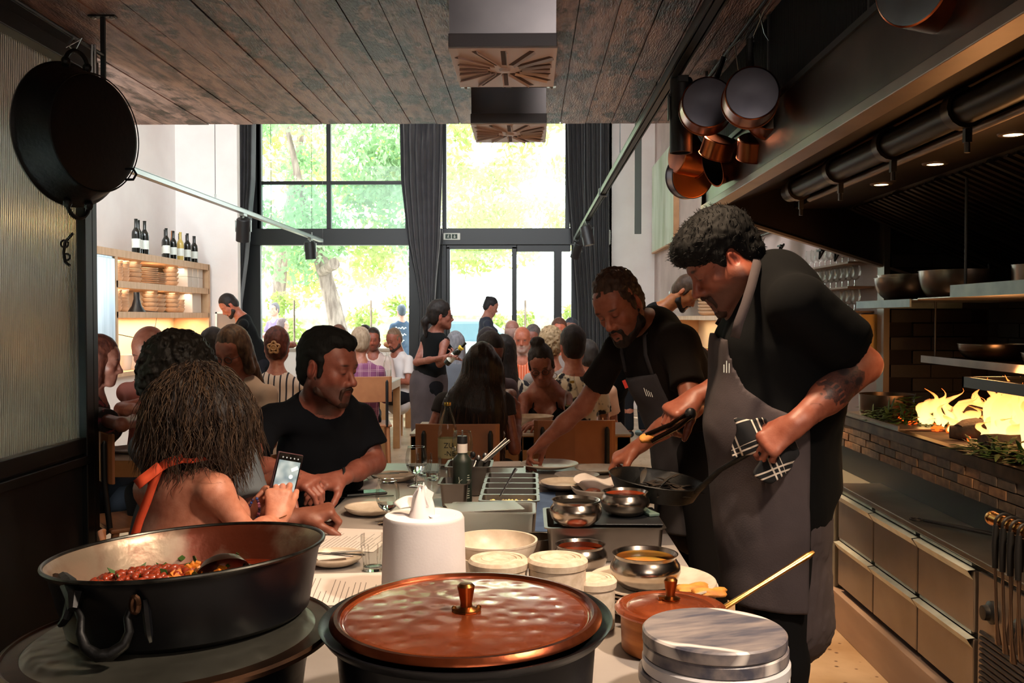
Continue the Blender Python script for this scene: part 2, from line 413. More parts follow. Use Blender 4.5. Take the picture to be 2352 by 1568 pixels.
# ---------------- ribbed glass partition on the left
PXX = -2.02
pt = empty('partition_left', (PXX, 3, 0), kind='structure')
m_post = M('black_steel_frame', '#131619', .38, .3)
ye = PX(205, 700, PXX)[1]
zr = 1.42 - .27 * 2.02
ob('post', MB().bx(PXX - .04, PXX + .04, ye - .05, ye, 0, CZ), m_post, pt, world=True, bevel=.004)
ob('post', MB().bx(PXX - .025, PXX + .045, ye - .13, ye - .06, 0, CZ), m_post, pt, world=True, bevel=.004)
ob('post', MB().bx(PXX - .03, PXX + .03, 1.2, 1.25, 0, CZ), m_post, pt, world=True)
ob('header', MB().bx(PXX - .05, PXX + .05, 0.2, ye, CZ - .06, CZ), m_post, pt, world=True, bevel=.004)
ob('header', MB().bx(PXX - .03, PXX + .07, 0.2, ye - .03, CZ - .13, CZ - .065), m_post, pt, world=True, bevel=.004)
ob('mid_rail', MB().bx(PXX - .04, PXX + .04, 0.2, ye - .05, zr - .06, zr + .01), m_post, pt, world=True, bevel=.004)
ob('mid_rail', MB().bx(PXX - .02, PXX + .05, 0.2, ye - .06, zr - .11, zr - .07), m_post, pt, world=True, bevel=.004)
ob('lower_panel', MB().bx(PXX - .02, PXX + .02, 0.2, ye - .05, 0, zr - .05), m_black, pt, world=True)
# reeded glass: real ribs
m_reed = bpy.data.materials.new('reeded_glass'); m_reed.use_nodes = True
b = m_reed.node_tree.nodes['Principled BSDF']; b.inputs['Base Color'].default_value = (.86, .9, .86, 1); b.inputs['Roughness'].default_value = .18
b.inputs['Transmission Weight'].default_value = .82; b.inputs['IOR'].default_value = 1.3
y0, y1, pitch = .3, ye - .11, .0135
n = int((y1 - y0) / pitch); vs = []; fs = []
for k in range(n * 4 + 1):
    yy = y0 + pitch * k / 4; dx = .0065 * abs(math.sin(PI * k / 4))
    vs += [(PXX + .004 + dx, yy, zr), (PXX + .004 + dx, yy, CZ - .06), (PXX - .004, yy, zr), (PXX - .004, yy, CZ - .06)]
for k in range(n * 4):
    a, c = 4 * k, 4 * k + 4
    fs += [(a, c, c + 1, a + 1), (a + 2, a + 3, c + 3, c + 2)]
ob('reeded_pane', MB().add(vs, fs), m_reed, pt, world=True)
# what stands behind it: a lit back room wall
struct('wall_side', MB().bx(-4.35, -4.25, -1.6, 8.0, 0, 2.6), M('side_wall_plaster', '#aab4ac', .8))
light('side_room_fill', 'AREA', (-2.5, 2.4, .35), (-4.2, 3.4, 1.3), 190, (.78, .95, .93), size=1.2)  # added light, hidden behind the lower panel, to brighten the reeded glass
ob('tube_lamp', MB().tube([(-4.1, 1.5, 2.02), (-4.1, 5.5, 2.02)], .03, 8), M('warm_tube', '#ffd9a0', .5, emit='#ffcc88', es=5), None, 'warm tube lamp glowing behind the reeded glass partition', 'lamp')
ob('side_room_counter', MB().bx(-4.24, -3.5, .5, 7.0, .0, 1.25), M('side_counter', '#7c7664', .6, col2='#5c584c', vs=2), None, 'pale counter dimly seen through the reeded glass', 'counter')

# ---------------- track lights
m_track = M('grey_aluminium_track', '#8d918c', .35, .7); m_trackb = M('black_aluminium_track', '#2c302f', .4, .5)
def spot_head(name, label, top, tilt, mat, lit=False, L=.2, r=.05, group=None):
    e = empty(name, tuple(top), label=label, cat='spotlight', group=group)
    Rm = np.array(Euler(tilt).to_matrix())
    ob('mounting_plate', MB().box((0, 0, -.012), (.05, .12, .03)), mat, e, bevel=.003)
    ob('bracket', MB().box((.0, 0, -.07), (.012, .04, .1)).box((r + .006, 0, -.13), (.006, .03, .12), None).box((-r - .006, 0, -.13), (.006, .03, .12)).box((0, 0, -.08), (2 * r + .02, .03, .006)), mat, e)
    c = V(0, 0, -.17)
    ob('lamp_barrel', MB().lathe([(0, L / 2), (r * .9, L / 2), (r, L / 2 - .01), (r, -L / 2), (r * .86, -L / 2), (r * .82, -L / 2 + .03), (0, -L / 2 + .032)], c, 28, Rm=Rm), m_black, e, smooth=True)
    ob('lens', MB().lathe([(0, -L / 2 + .028), (r * .8, -L / 2 + .028)], c, 20, Rm=Rm), M('spot_lens_lit', '#fff0d8', .4, emit='#ffe6c4', es=6) if lit else M('spot_lens', '#6c6c6c', .1, .5), e)
    return e
TZ = CAMZ + 1.12
def track(label, X, y0, y1, mat, wires):
    e = empty('lighting_track', (X, y0, TZ), label=label, cat='lighting track')
    L_ = y1 - y0
    mb = MB().box((0, L_ / 2, .02), (.06, L_, .008)).box((.026, L_ / 2, 0), (.008, L_, .04)).box((-.026, L_ / 2, 0), (.008, L_, .04)).box((0, L_ / 2, -.018), (.03, L_, .004))
    ob('rail', mb, mat, e)
    for yy, zt_ in wires:
        ob('suspension_wire', MB().tube([(0, yy - y0, .02), (0, yy - y0, zt_ - TZ)], .003, 6), m_trackb, e)
        ob('wire_grip', MB().tube([(0, yy - y0, .02), (0, yy - y0, .07)], .008, 8), mat, e)
    return e
track('long pale grey lighting track slanting over the dining room on the left', -3.02, 5.2, 13.9, m_track, [(7.2, 5.2), (9.2, 5.2), (11.2, 5.2), (13.3, 5.2)])
track('long dark lighting track running from the kitchen ceiling toward the door', .66, 1.2, 13.7, m_trackb, [(7.0, 5.2), (8.9, 5.2), (11.5, 5.2), (2.0, CZ), (5.0, CZ)])
ob('joint_collar', MB().box((0, 7.4, 0), (.075, .1, .07)), m_black, [o for o in COL.objects if o.name.startswith('lighting_track')][-1])
spot_head('track_spotlight', 'black spotlight on the grey track, in front of the left curtain', (-3.02, P(566, 520, 10)[1] * 0 + 10.1, TZ - .02), (.35, .15, 0), m_track, r=.075, L=.24)
spot_head('track_spotlight', 'black spotlight at the far end of the grey track, before the window beam', (-3.02, 13.2, TZ - .02), (.1, -.05, 0), m_track, r=.075, L=.24)
spot_head('track_spotlight', 'lit black spotlight on the dark track near the right curtain', (.66, 10.9, TZ - .02), (-.1, -.2, 0), m_trackb, True, r=.065, L=.22)
spot_head('track_spotlight', 'unlit spotlight at the far end of the dark track, against the right curtain', (.66, 13.3, TZ - .02), (.4, .3, 0), m_trackb, r=.065, L=.22)
# near spotlight + cable beside the hanging pans
spot_head('track_spotlight', 'large black cylinder spotlight on the dark track, left of the hanging pans', (.70, 4.45, TZ - .02), (0, 0, 0), m_black, r=.052, L=.34)
# two ceiling ventilation units
m_ss = M('satin_steel_panel', '#8f8f96', .28, .9, col2='#7c7c84', vs=3)
m_grille = M('grille_floor_reflection', '#e6d4d4', .45, .15)  # steel made pale and pinkish: light reflected from the floor, put into the colour
def vent(label, px0, pyn, pyf, Yc=None):
    z = CAMZ + 1.02
    a = PZ(px0[0], pyn, z); c = PZ(px0[1], pyn, z); d = PZ(px0[2], pyf, z)
    x0, x1, y0, y1 = a[0], c[0], a[1], d[1]
    e = empty('ceiling_vent', ((x0 + x1) / 2, (y0 + y1) / 2, CZ), label=label, cat='ceiling vent', group='steel ceiling ventilation units')
    W, D, H = x1 - x0, y1 - y0, CZ - z
    ob('housing', MB().box((0, 0, -H / 2 - .002), (W * .96, D * .98, H - .02)), m_ss, e, bevel=.004)
    # reflector sheet, folded lip, strip clamp at near top
    ob('folded_sheet', MB().box((0, -D / 2 - .02, -H * .42), (W, .006, H * .82), (.16, 0, 0)), m_ss, e)
    ob('lip', MB().box((0, -D / 2 - .004, -H + .024), (W * 1.02, .03, .05)), M('grey_steel_lip', '#6e7076', .35, .8), e, bevel=.002)
    ob('clamp_bar', MB().tube([(-W * .56, -D / 2 - .05, -.012), (W * .56, -D / 2 - .05, -.012)], .01, 10).box((0, -D / 2 - .05, -.01), (.03, .03, .025)), M('brushed_steel', '#a8a8a8', .3, 1), e, smooth=True)
    for s in (-1, 1):
        ob('clamp_bracket', MB().box((s * W * .57, -D / 2 - .05, -.012), (.05, .045, .02)).ball((s * W * .57, -D / 2 - .05, -.024), .009, 8), m_sw if False else M('brushed_steel', '#a8a8a8', .3, 1), e, bevel=.002)
    # grille plate with radial slots: plate, slots as dark strips with shadow put into their colour and raised lips
    pz = -H
    ob('grille_plate', MB().box((0, 0, pz), (W * 1.03, D, .006)), m_grille, e, bevel=.002)
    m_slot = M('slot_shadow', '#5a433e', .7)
    for k in range(16):
        an = 2 * PI * k / 16 + .0
        dx, dy = math.cos(an), math.sin(an)
        m_ = max(abs(dx) / (W * .46), abs(dy) / (D * .44)); r1 = min(1 / m_, .30); r0 = .07
        cx, cy = dx * (r0 + r1) / 2, dy * (r0 + r1) / 2
        ob('slot', MB().box((cx, cy, pz - .0035), (r1 - r0, .02, .002), (0, 0, an)), m_slot, e)
        ob('slot_lip', MB().box((cx - dy * .012, cy + dx * .012, pz - .008), (r1 - r0, .003, .012), (.5, 0, an)), m_grille, e)
    ob('centre_boss', MB().lathe([(0, pz - .014), (.02, pz - .012), (.024, pz - .003)], n=16), m_grille, e)
    return e
vent('nearer steel ceiling vent with a radial slotted grille', (1033, 1277, 1273), 110, 198)
vent('farther steel ceiling vent with a radial slotted grille, at the slab edge', (1083, 1254, 1251), 284, 326)
# ------------------------------------------------------------------ kitchen on the right
m_hood = M('dark_bronze_steel', '#6a6058', .34, .85, col2='#50473f', vs=2.5, bump=.03, bs=8)
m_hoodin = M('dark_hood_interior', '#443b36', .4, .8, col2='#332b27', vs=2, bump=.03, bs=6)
m_lip = M('brushed_lip_steel', '#97877c', .4, .7, col2='#80726a', vs=3)
m_mesh = M('black_perforated_mesh', '#15171a', .6)
m_steel = M('brushed_steel', '#a8a8a8', .3, 1)
m_ssd = M('worn_stainless', '#9a928a', .33, .95, col2='#857d76', vs=6, bump=.04, bs=40)
HX, HY, HZ = .97, 5.32, 2.01
hood = empty('extractor_hood', (HX, HY, HZ), label='long dark steel extractor hood over the hearth on the right', cat='extractor hood')
def part(name, mb, mat, par, **k): return ob(name, mb, mat, par, world=True, **k)
part('front_face', MB().bx(HX, HX + .02, .4, HY, HZ + .03, HZ + .27), m_hood, hood)
part('front_lip', MB().bx(HX - .02, HX + .055, .4, HY + .02, HZ - .004, HZ + .03), m_lip, hood, bevel=.003)
part('inner_front_panel', MB().add([(HX + .05, .4, HZ + .0), (HX + .05, HY, HZ + .0), (1.36, HY, HZ + .12), (1.36, .4, HZ + .12)], [(0, 1, 2, 3)]), m_hoodin, hood)
part('inner_top', MB().bx(1.35, 2.6, .4, HY, HZ + .12, HZ + .14), m_hoodin, hood)
part('end_panel', MB().prism([(HX - .02, HZ), (2.55, HZ - .50), (2.55, CZ), (HX, CZ)], HY, HY + .02, f=lambda x, z, y: (x, y, z)), m_hoodin, hood)
part('end_lip', MB().box(((HX + 2.5) / 2, HY - .02, HZ - .243), (1.62, .05, .014), (0, math.atan(.50 / 1.57), 0)), m_lip, hood)
part('lamp_plate', MB().bx(1.43, 1.69, .4, HY - .1, HZ + .0, HZ + .03), m_hoodin, hood, bevel=.003)
part('back_panel', MB().bx(2.5, 2.52, .4, HY, HZ - .5, HZ + .14), m_hoodin, hood)
pp = MB().tube([(1.29, .6, HZ + .03), (1.29, HY - .55, HZ + .03)], .048, 20)
part('fire_suppression_pipe', pp, M('dark_pipe_steel', '#2a2622', .35, .8), hood, smooth=True)
part('conduit', MB().tube([(1.37, .6, HZ - .01), (1.37, HY - .6, HZ - .01)], .014, 10), m_lip, hood, smooth=True)
for k in range(6):
    yy = 1.7 + k * .58
    part('pipe_clamp', MB().tube([(1.29, yy, HZ + .03), (1.29, yy + .05, HZ + .03)], .06, 16).box((1.3, yy + .02, HZ - .045), (.02, .02, .05)).tube([(1.3, yy + .02, HZ - .07), (1.3, yy + .02, HZ - .1)], .009, 8), m_hood, hood, smooth=True)
m_down = M('lit_downlight', '#ffe2b0', .5, emit='#ffcf8a', es=14)
for px, py in ((2014, 423), (2150, 376), (2331, 308)):
    q = PZ(px, py, HZ - .002)
    part('downlight', MB().lathe([(0, -.004), (.03, -.004), (.034, 0)], (1.55, q[1], HZ), 20), m_down, hood)
    part('downlight_ring', MB().lathe([(.031, -.006), (.045, -.005), (.048, .0)], (1.55, q[1], HZ), 24), m_lip, hood)
    light('hood_downlight', 'SPOT', (1.55, q[1], HZ - .03), (1.55, q[1], 0), 1.6, WARM, .03, 120, .6)
# baffle filters sloping to the back wall
slope = math.atan2(-.34, .78)
m_baf = M('greasy_filter_steel', '#6b5d50', .35, .9, col2='#45392f', vs=5)
part('filter_back', MB().box((2.09, 2.9, HZ - .155), (.86, 4.7, .004), (0, -slope, 0)), m_hoodin, hood)
for k in range(52):
    yy = HY - .16 - k * .066
    part('filter_baffle', MB().box((2.09, yy, HZ - .165), (.80, .030, .012), (0, -slope, 0)), m_baf, hood)
    if k % 7 == 3: part('filter_frame', MB().box((2.09, yy + .033, HZ - .175), (.84, .022, .016), (0, -slope, 0)), m_hood, hood)
# perforated mesh casing above the hood: plate with recessed rows of holes
ms = empty('mesh_casing', (HX, HY, HZ + .3), label='black perforated mesh casing above the hood up to the slab', cat='mesh screen')
part('mesh_backing', MB().bx(HX + .01, HX + .03, .4, HY + .1, HZ + .27, CZ), M('mesh_hole_dark', '#08090a', .9), ms)
mb = MB()
zz_ = HZ + .275
r = 0
while zz_ < CZ:
    mb.box((HX + .004, (.4 + HY + .1) / 2, zz_), (.006, HY - .3, .0045)); zz_ += .0125
part('mesh_strands', mb, m_mesh, ms)
mb = MB()
for k in range(380): mb.box((HX, .42 + k * .0132, (HZ + .27 + CZ) / 2), (.004, .004, CZ - HZ - .27))
ob('mesh_strands', mb, m_mesh, ms, world=True)['kind'] = 'stuff'
for yy in (1.6, 2.75, 3.9, 5.05): part('mesh_stile', MB().bx(HX - .008, HX + .01, yy, yy + .02, HZ + .27, CZ), m_black, ms)
part('mesh_rail', MB().bx(HX - .01, HX + .01, .4, HY + .1, HZ + .262, HZ + .285), m_black, ms)

# ---- hearth
GX, GZ, GY = 1.6, .93, 4.98
m_brick = [M('firebrick_%d' % i, a, .75, col2=b_, vs=14, bump=.25, bs=60) for i, (a, b_) in enumerate([('#8a6a50', '#5b4636'), ('#76604e', '#4a3c32'), ('#9a7454', '#6a4c38'), ('#5f5048', '#40362f')])]
m_soot = [M('sooty_brick_%d' % i, a, .6, col2=b_, vs=10, bump=.2, bs=50) for i, (a, b_) in enumerate([('#130d0c', '#0b0808'), ('#170f0e', '#0d0909'), ('#100c0b', '#0a0808')])]
hearth = empty('brick_hearth', (GX, GY, 0), label='long open brick hearth with a fire along the right wall', cat='hearth')
part('top_slab', MB().bx(GX - .01, 2.6, .6, GY, GZ - .05, GZ - .004), M('sooty_hearth_top', '#4a3428', .7, col2='#2c1f18', vs=7, bump=.2), hearth)
part('core', MB().bx(GX + .05, 2.55, .6, GY - .01, .70, GZ - .05), m_dark, hearth)
part('steel_band', MB().bx(GX + .015, GX + .04, .6, GY, .63, .775), M('sooty_steel_band', '#1d1a18', .5, .5), hearth)
part('angle_edge', MB().bx(GX - .012, GX - .004, .6, GY + .005, GZ - .045, GZ - .001).bx(GX - .012, GX + .03, .6, GY + .005, GZ - .004, GZ + .002), M('edge_steel', '#5b4a3c', .35, .85, col2='#30261f', vs=12), hearth)
rg = random.Random(8)
base = MB().box((0, 0, 0), (.05, .118, .034)).mesh('brick')
row = 0
for z in (GZ - .068, GZ - .105, GZ - .142):
    yy = GY - .06 - (row % 2) * .06
    while yy > 2.3:
        o = bpy.data.objects.new('brick', base if rg.random() < .0 else base.copy() if False else base); COL.objects.link(o)
        o.parent = hearth; o.location = (GX + .018 + rg.uniform(-.003, .004) - GX, yy - GY, z)
        o.scale = (1, rg.uniform(.94, 1.0), rg.uniform(.93, 1.0))
        o.data = base
        if len(base.materials) == 0: base.materials.append(m_brick[0])
        o.material_slots[0].link = 'OBJECT'; o.material_slots[0].material = m_brick[rg.randrange(4) if yy > 3.1 else 3]
        yy -= .122
    row += 1
# walls of the niche, bricks (each its own)
m_mort = M('dark_mortar', '#120d0b', .9)
part('back_wall', MB().bx(2.5, 2.55, .6, GY + .35, .9, 1.75), m_mort, hearth)
part('end_wall', MB().bx(XR + .012, 2.55, GY + .30, GY + .35, .6, 1.95), m_mort, hearth)
part('corner_trim', MB().bx(XR - .02, XR + .012, GY + .27, GY + .37, .0, 2.0), M('corner_steel', '#6d655c', .4, .8), hearth)
bz = MB().box((0, 0, 0), (.215, .03, .068)).mesh('brick'); bz.materials.append(m_soot[0])
by = MB().box((0, 0, 0), (.03, .215, .068)).mesh('brick'); by.materials.append(m_soot[0])
for r in range(12):
    z = .98 + r * .075
    for k in range(3):
        x = XR + .02 + .11 + k * .22 - (r % 2) * .1
        if x + .1 > 2.52 or x < XR + .1: continue
        o = bpy.data.objects.new('brick', bz); COL.objects.link(o); o.parent = hearth; o.location = (x - GX, GY + .29 + rg.uniform(-.003, .003) - GY, z)
        o.material_slots[0].link = 'OBJECT'; o.material_slots[0].material = m_soot[rg.randrange(3)]
    if r < 10:
        for k in range(9):
            yy = 5.1 - k * .22 - (r % 2) * .11
            o = bpy.data.objects.new('brick', by); COL.objects.link(o); o.parent = hearth; o.location = (2.49 + rg.uniform(-.003, .003) - GX, yy - GY, z)
            o.material_slots[0].link = 'OBJECT'; o.material_slots[0].material = m_soot[rg.randrange(3)]
# fire: flames are the light source
mf = bpy.data.materials.new('flame'); mf.use_nodes = True; nt = mf.node_tree; N = nt.nodes; L = nt.links; N.clear()
o_ = N.new('ShaderNodeOutputMaterial'); em = N.new('ShaderNodeEmission'); tr = N.new('ShaderNodeBsdfTransparent'); mx = N.new('ShaderNodeMixShader')
lw = N.new('ShaderNodeLayerWeight'); lw.inputs[0].default_value = .35
tc = N.new('ShaderNodeTexCoord'); sep = N.new('ShaderNodeSeparateXYZ'); L.new(tc.outputs['Generated'], sep.inputs[0])
cr = N.new('ShaderNodeValToRGB'); cr.color_ramp.elements[0].color = (1, .62, .22, 1); cr.color_ramp.elements[1].color = (1, .16, .02, 1); cr.color_ramp.elements[1].position = 1
e2 = cr.color_ramp.elements.new(.45); e2.color = (1, .5, .14, 1)
L.new(sep.outputs['Z'], cr.inputs[0]); L.new(cr.outputs[0], em.inputs[0]); em.inputs[1].default_value = 2.0
no = N.new('ShaderNodeTexNoise'); no.inputs['Scale'].default_value = 14; mpp = N.new('ShaderNodeMapping'); mpp.inputs['Scale'].default_value = (1, 1, .35); L.new(tc.outputs['Object'], mpp.inputs[0]); L.new(mpp.outputs[0], no.inputs[0])
a1 = N.new('ShaderNodeMath'); a1.operation = 'MULTIPLY_ADD'; a1.inputs[1].default_value = .9; L.new(lw.outputs['Facing'], a1.inputs[0])
a2 = N.new('ShaderNodeMapRange'); a2.inputs[1].default_value = .4; a2.inputs[2].default_value = .7; a2.inputs[3].default_value = -.15; a2.inputs[4].default_value = .45; L.new(no.outputs['Fac'], a2.inputs[0]); L.new(a2.outputs[0], a1.inputs[2])
a1.use_clamp = True
L.new(a1.outputs[0], mx.inputs[0]); L.new(em.outputs[0], mx.inputs[1]); L.new(tr.outputs[0], mx.inputs[2]); L.new(mx.outputs[0], o_.inputs[0])
fb = PZ(2300, 1010, GZ)
fire = empty('fire', tuple(fb), label='bright yellow-orange wood fire burning on the hearth at the right', cat='fire')
rg = random.Random(12)
for k in range(95):
    u = rg.uniform(-1, 1); x = rg.uniform(-.12, .24); yy = u * .52 + .02
    h = rg.uniform(.14, .265) * (1 - .4 * max(0, u))
    if k % 3 == 0: h *= .5
    pth = []; rs = []; ph = rg.uniform(0, 6); tw = rg.uniform(.015, .04); r0 = rg.uniform(.016, .036)
    for i in range(16):
        t = i / 15
        pth.append((x + tw * t * math.sin(ph + t * 6.5), yy + tw * 1.5 * t * math.cos(ph * 1.3 + t * 7.5), .01 + h * t)); rs.append(max(.0006, r0 * (math.sin(PI * min(1, t * .9 + .12)) ** .9) * (1 - t) ** .35 * (1 - .35 * math.sin(t * 14 + ph))))
    ob('flame', MB().tube(pth, rs, 8), mf, fire, smooth=True, auto=False)
light('fire_light', 'POINT', (fb[0] + .02, fb[1] + .1, GZ + .22), (0, 0, 0), 9, (1, .46, .16), .12)
m_char = M('charred_wood', '#1c1412', .85, col2='#3b2a22', vs=18, bump=.6, bs=40)
m_ember = M('glowing_ember', '#5a1608', .8, emit='#ff4a10', es=2.2)
for k, (dx, dy, rz, ln) in enumerate([(0, .15, .9, .42), (.05, -.15, .4, .5), (-.08, -.32, 1.2, .38), (.1, .35, -.5, .4), (-.02, -.02, 1.9, .36)]):
    pth = [(fb[0] + dx + (t - .5) * ln * math.sin(rz), fb[1] + dy + (t - .5) * ln * math.cos(rz), GZ + .035 + .025 * (k % 2) + .01 * math.sin(t * 7 + k)) for t in np.linspace(0, 1, 7)]
    ob('log', MB().tube(pth, [.026, .034, .036, .033, .035, .032, .024], 10), m_char, None, ['charred log at the back of the fire', 'thick charred log lying across the fire', 'short charred log at the near edge of the fire', 'charred log behind the flames, turned outward', 'charred log crossing under the middle of the flames'][k], 'log', 'logs in the fire', smooth=True)
mb = MB()
for k in range(160):
    mb.ball((fb[0] + rg.uniform(-.17, .25), fb[1] + rg.uniform(-.5, .75), GZ + .006), (rg.uniform(.008, .022), rg.uniform(.008, .02), .012), 6)
ob('embers', mb, m_ember, None, 'red glowing embers spread under the logs', 'embers', kind='stuff')
# greens on the hearth
m_leaf = M('dark_kitchen_green', '#3f5a22', .5, col2='#1f3413', vs=30)
def greens(name, label, c, sx, sy, h, n, seed):
    rg = random.Random(seed); mb = MB()
    for k in range(n):
        a = rg.uniform(0, 6.28); r = math.sqrt(rg.random()); x = c[0] + sx * r * math.cos(a); y = c[1] + sy * r * math.sin(a); z = c[2] + h * (1 - r * r) * rg.random() + .008
        dr = V(rg.uniform(-1, 1), rg.uniform(-1, 1), rg.uniform(-.3, .5)); dr = unit(dr); ln = rg.uniform(.05, .11)
        bend = V(0, 0, -.02)
        pth = [V(x, y, z) + dr * ln * t + bend * t * t for t in (0, .33, .66, 1)]
        pth = [V(q[0], q[1], max(q[2], c[2] + .004)) for q in pth]
        mb.tube(pth, [.003, .009, .008, .001], 5, flat=.3)
    return ob(name, mb, m_leaf, None, label, 'greens', kind='stuff', smooth=True)
c1 = PZ(2055, 955, GZ + .02); greens('leafy_greens', 'heap of green peppers and leaves on the far end of the hearth', (c1[0] + .06, c1[1], GZ), .16, .34, .10, 420, 1)
c2 = PZ(2310, 1042, GZ + .01); greens('leafy_greens', 'small heap of greens on the hearth in front of the fire', (c2[0], c2[1] - .05, GZ), .08, .28, .05, 220, 2)
# tray edges on the hearth
ob('hearth_tray', MB().bx(c1[0] - .14, c1[0] + .24, c1[1] - .42, c1[1] + .38, GZ, GZ + .006).bx(c1[0] - .145, c1[0] - .138, c1[1] - .42, c1[1] + .38, GZ, GZ + .018), m_ssd, None, 'flat steel tray under the greens on the hearth', 'tray')

# vessels (thin-walled lathe)
def bowlprof(r0, r1, h, t=.002, lip=.003, n=8, p=2.0):
    out = []
    for i in range(n + 1):
        a = i / n; out.append((r0 + (r1 - r0) * (1 - (1 - a) ** p) ** (1 / p), h * a))
    inn = [(max(0, x - t), z + t * (1 if i else 1)) for i, (x, z) in enumerate(out)]
    return [(0, 0)] + out + [(r1 + lip, h), (r1 + lip, h + t * 1.2), (r1 - t, h + t)] + inn[::-1][1:] + [(0, t)]
m_dst = M('dull_dark_steel', '#7a6a5e', .28, .95, col2='#5a4d44', vs=5)
def vessel(name, label, cat, prof, mat, loc, n=40, group=None, rot=None, par=None, **k):
    o = ob(name, MB().lathe(prof, n=n), mat, par, label, cat, group, smooth=True, loc=tuple(loc), **k)
    if rot: o.rotation_euler = rot
    return o
# shelves in the niche
SZ = CAMZ + .085
sh = empty('steel_shelf', (1.75, 5.1, SZ), label='grey steel shelf hanging in front of the dark niche', cat='shelf')
part('shelf_plate', MB().bx(1.75, 2.45, 4.35, 5.13, SZ - .004, SZ), m_ssd, sh)
m_zinc = M('zinc_edge', '#7d898a', .45, .4, col2='#69757a', vs=10)
part('front_edge', MB().bx(1.742, 1.75, 4.42, 5.13, SZ - .035, SZ + .002), m_zinc, sh)
part('end_edge', MB().bx(1.742, 2.3, 5.13, 5.138, SZ - .035, SZ + .002), m_zinc, sh)
part('front_edge', MB().bx(1.742, 1.75, 2.6, 4.0, SZ - .0, SZ + .05), m_zinc, sh)
part('shelf_plate', MB().bx(1.75, 2.45, 2.6, 4.35, SZ - .0, SZ + .004), m_ssd, sh)
for q_ in ((1.76, 3.9, 0), (2.4, 3.9, .3), (2.4, 5.05, .3)): part('hanger', MB().tube([(q_[0], q_[1], SZ), (q_[0], q_[1], HZ - q_[2])], .006, 8), m_black, sh)
mb = MB(); rg = random.Random(4)
for k in range(90): mb.ball((1.80 + rg.uniform(-.03, .05), 2.65 + k * .015, SZ + .012 + rg.uniform(0, .03)), (.012, .014, .01), 6)
ob('wood_chips', mb, M('pale_wood_chips', '#8a5c34', .8), None, 'small pieces of wood heaped along the raised shelf section', 'wood chips', kind='stuff')
b1 = P(2035, 682, 4.95)
vessel('steel_bowl', 'wide steel mixing bowl at the far end of the niche shelf', 'bowl', bowlprof(.10, .19, .115), m_dst, (1.96, 4.92, SZ + .001), 48)
vessel('steel_bowl', 'steel mixing bowl nested inside the one at the shelf end', 'bowl', bowlprof(.10, .185, .115), m_dst, (1.97, 4.92, SZ + .016), 48)
vessel('steel_bowl', 'steel bowl glowing with fire reflections on the niche shelf', 'bowl', bowlprof(.13, .2, .13), m_dst, (2.02, 4.48, SZ + .001), 48)
vessel('stock_pot', 'round dark steel pot on the shelf beside the glowing bowl', 'pot', bowlprof(.11, .12, .13), m_dst, (2.15, 4.05, SZ + .006), 40)
# lower dark shelf with a bowl
z2 = CAMZ - .20
sh2 = empty('hanging_grate', (2.1, 4.2, z2), label='dark steel grate hanging over the hearth in the niche', cat='shelf')
part('grate_frame', MB().bx(2.0, 2.45, 3.4, 4.9, z2 - .012, z2), m_hood, sh2)
part('front_edge', MB().bx(1.99, 2.0, 3.4, 4.9, z2 - .025, z2 + .01), m_dst, sh2)
for q_ in ((2.02, 3.5), (2.02, 4.8), (2.4, 3.5)): part('hanger', MB().tube([(q_[0], q_[1], z2), (q_[0], q_[1], SZ)], .005, 8), m_black, sh2)
vessel('steel_bowl', 'shallow steel bowl on the lower grate in the niche, lit by the fire', 'bowl', bowlprof(.10, .165, .075), m_dst, (2.2, 4.55, z2 + .001), 40)
vessel('roasting_pan', 'small dark pan with food on the lower grate', 'pan', bowlprof(.11, .14, .05), m_dst, (2.22, 4.05, z2 + .001), 32)
greens('herbs', 'browned herbs in the small pan on the lower grate', (2.22, 4.05, z2 + .03), .09, .09, .04, 80, 5).data.materials[0] = M('roasted_food', '#6a3a20', .7, col2='#2c1a12', vs=20)
z3 = 1.17
hg = empty('fire_grate', (1.75, 3.7, z3), label='black grill grate over the flames', cat='grate')
part('front_bar', MB().bx(1.76, 1.775, 2.6, 3.92, z3 - .03, z3 + .012), m_black, hg)
part('side_bar', MB().bx(1.76, 2.35, 3.905, 3.92, z3 - .03, z3 + .012), m_black, hg)
part('leg', MB().bx(2.3, 2.33, 3.88, 3.91, GZ, z3), m_black, hg)
for k in range(18): part('grate_bar', MB().tube([(1.77, 3.86 - k * .07, z3), (2.35, 3.86 - k * .07, z3)], .006, 6), m_black, hg)
pk = PZ(2002, 925, GZ + .06)
vessel('stock_pot', 'steel pot standing at the far end of the hearth behind the tattooed arm', 'pot', bowlprof(.12, .13, .11), m_dst, (pk[0] + .04, 4.78, GZ + .001), 40)

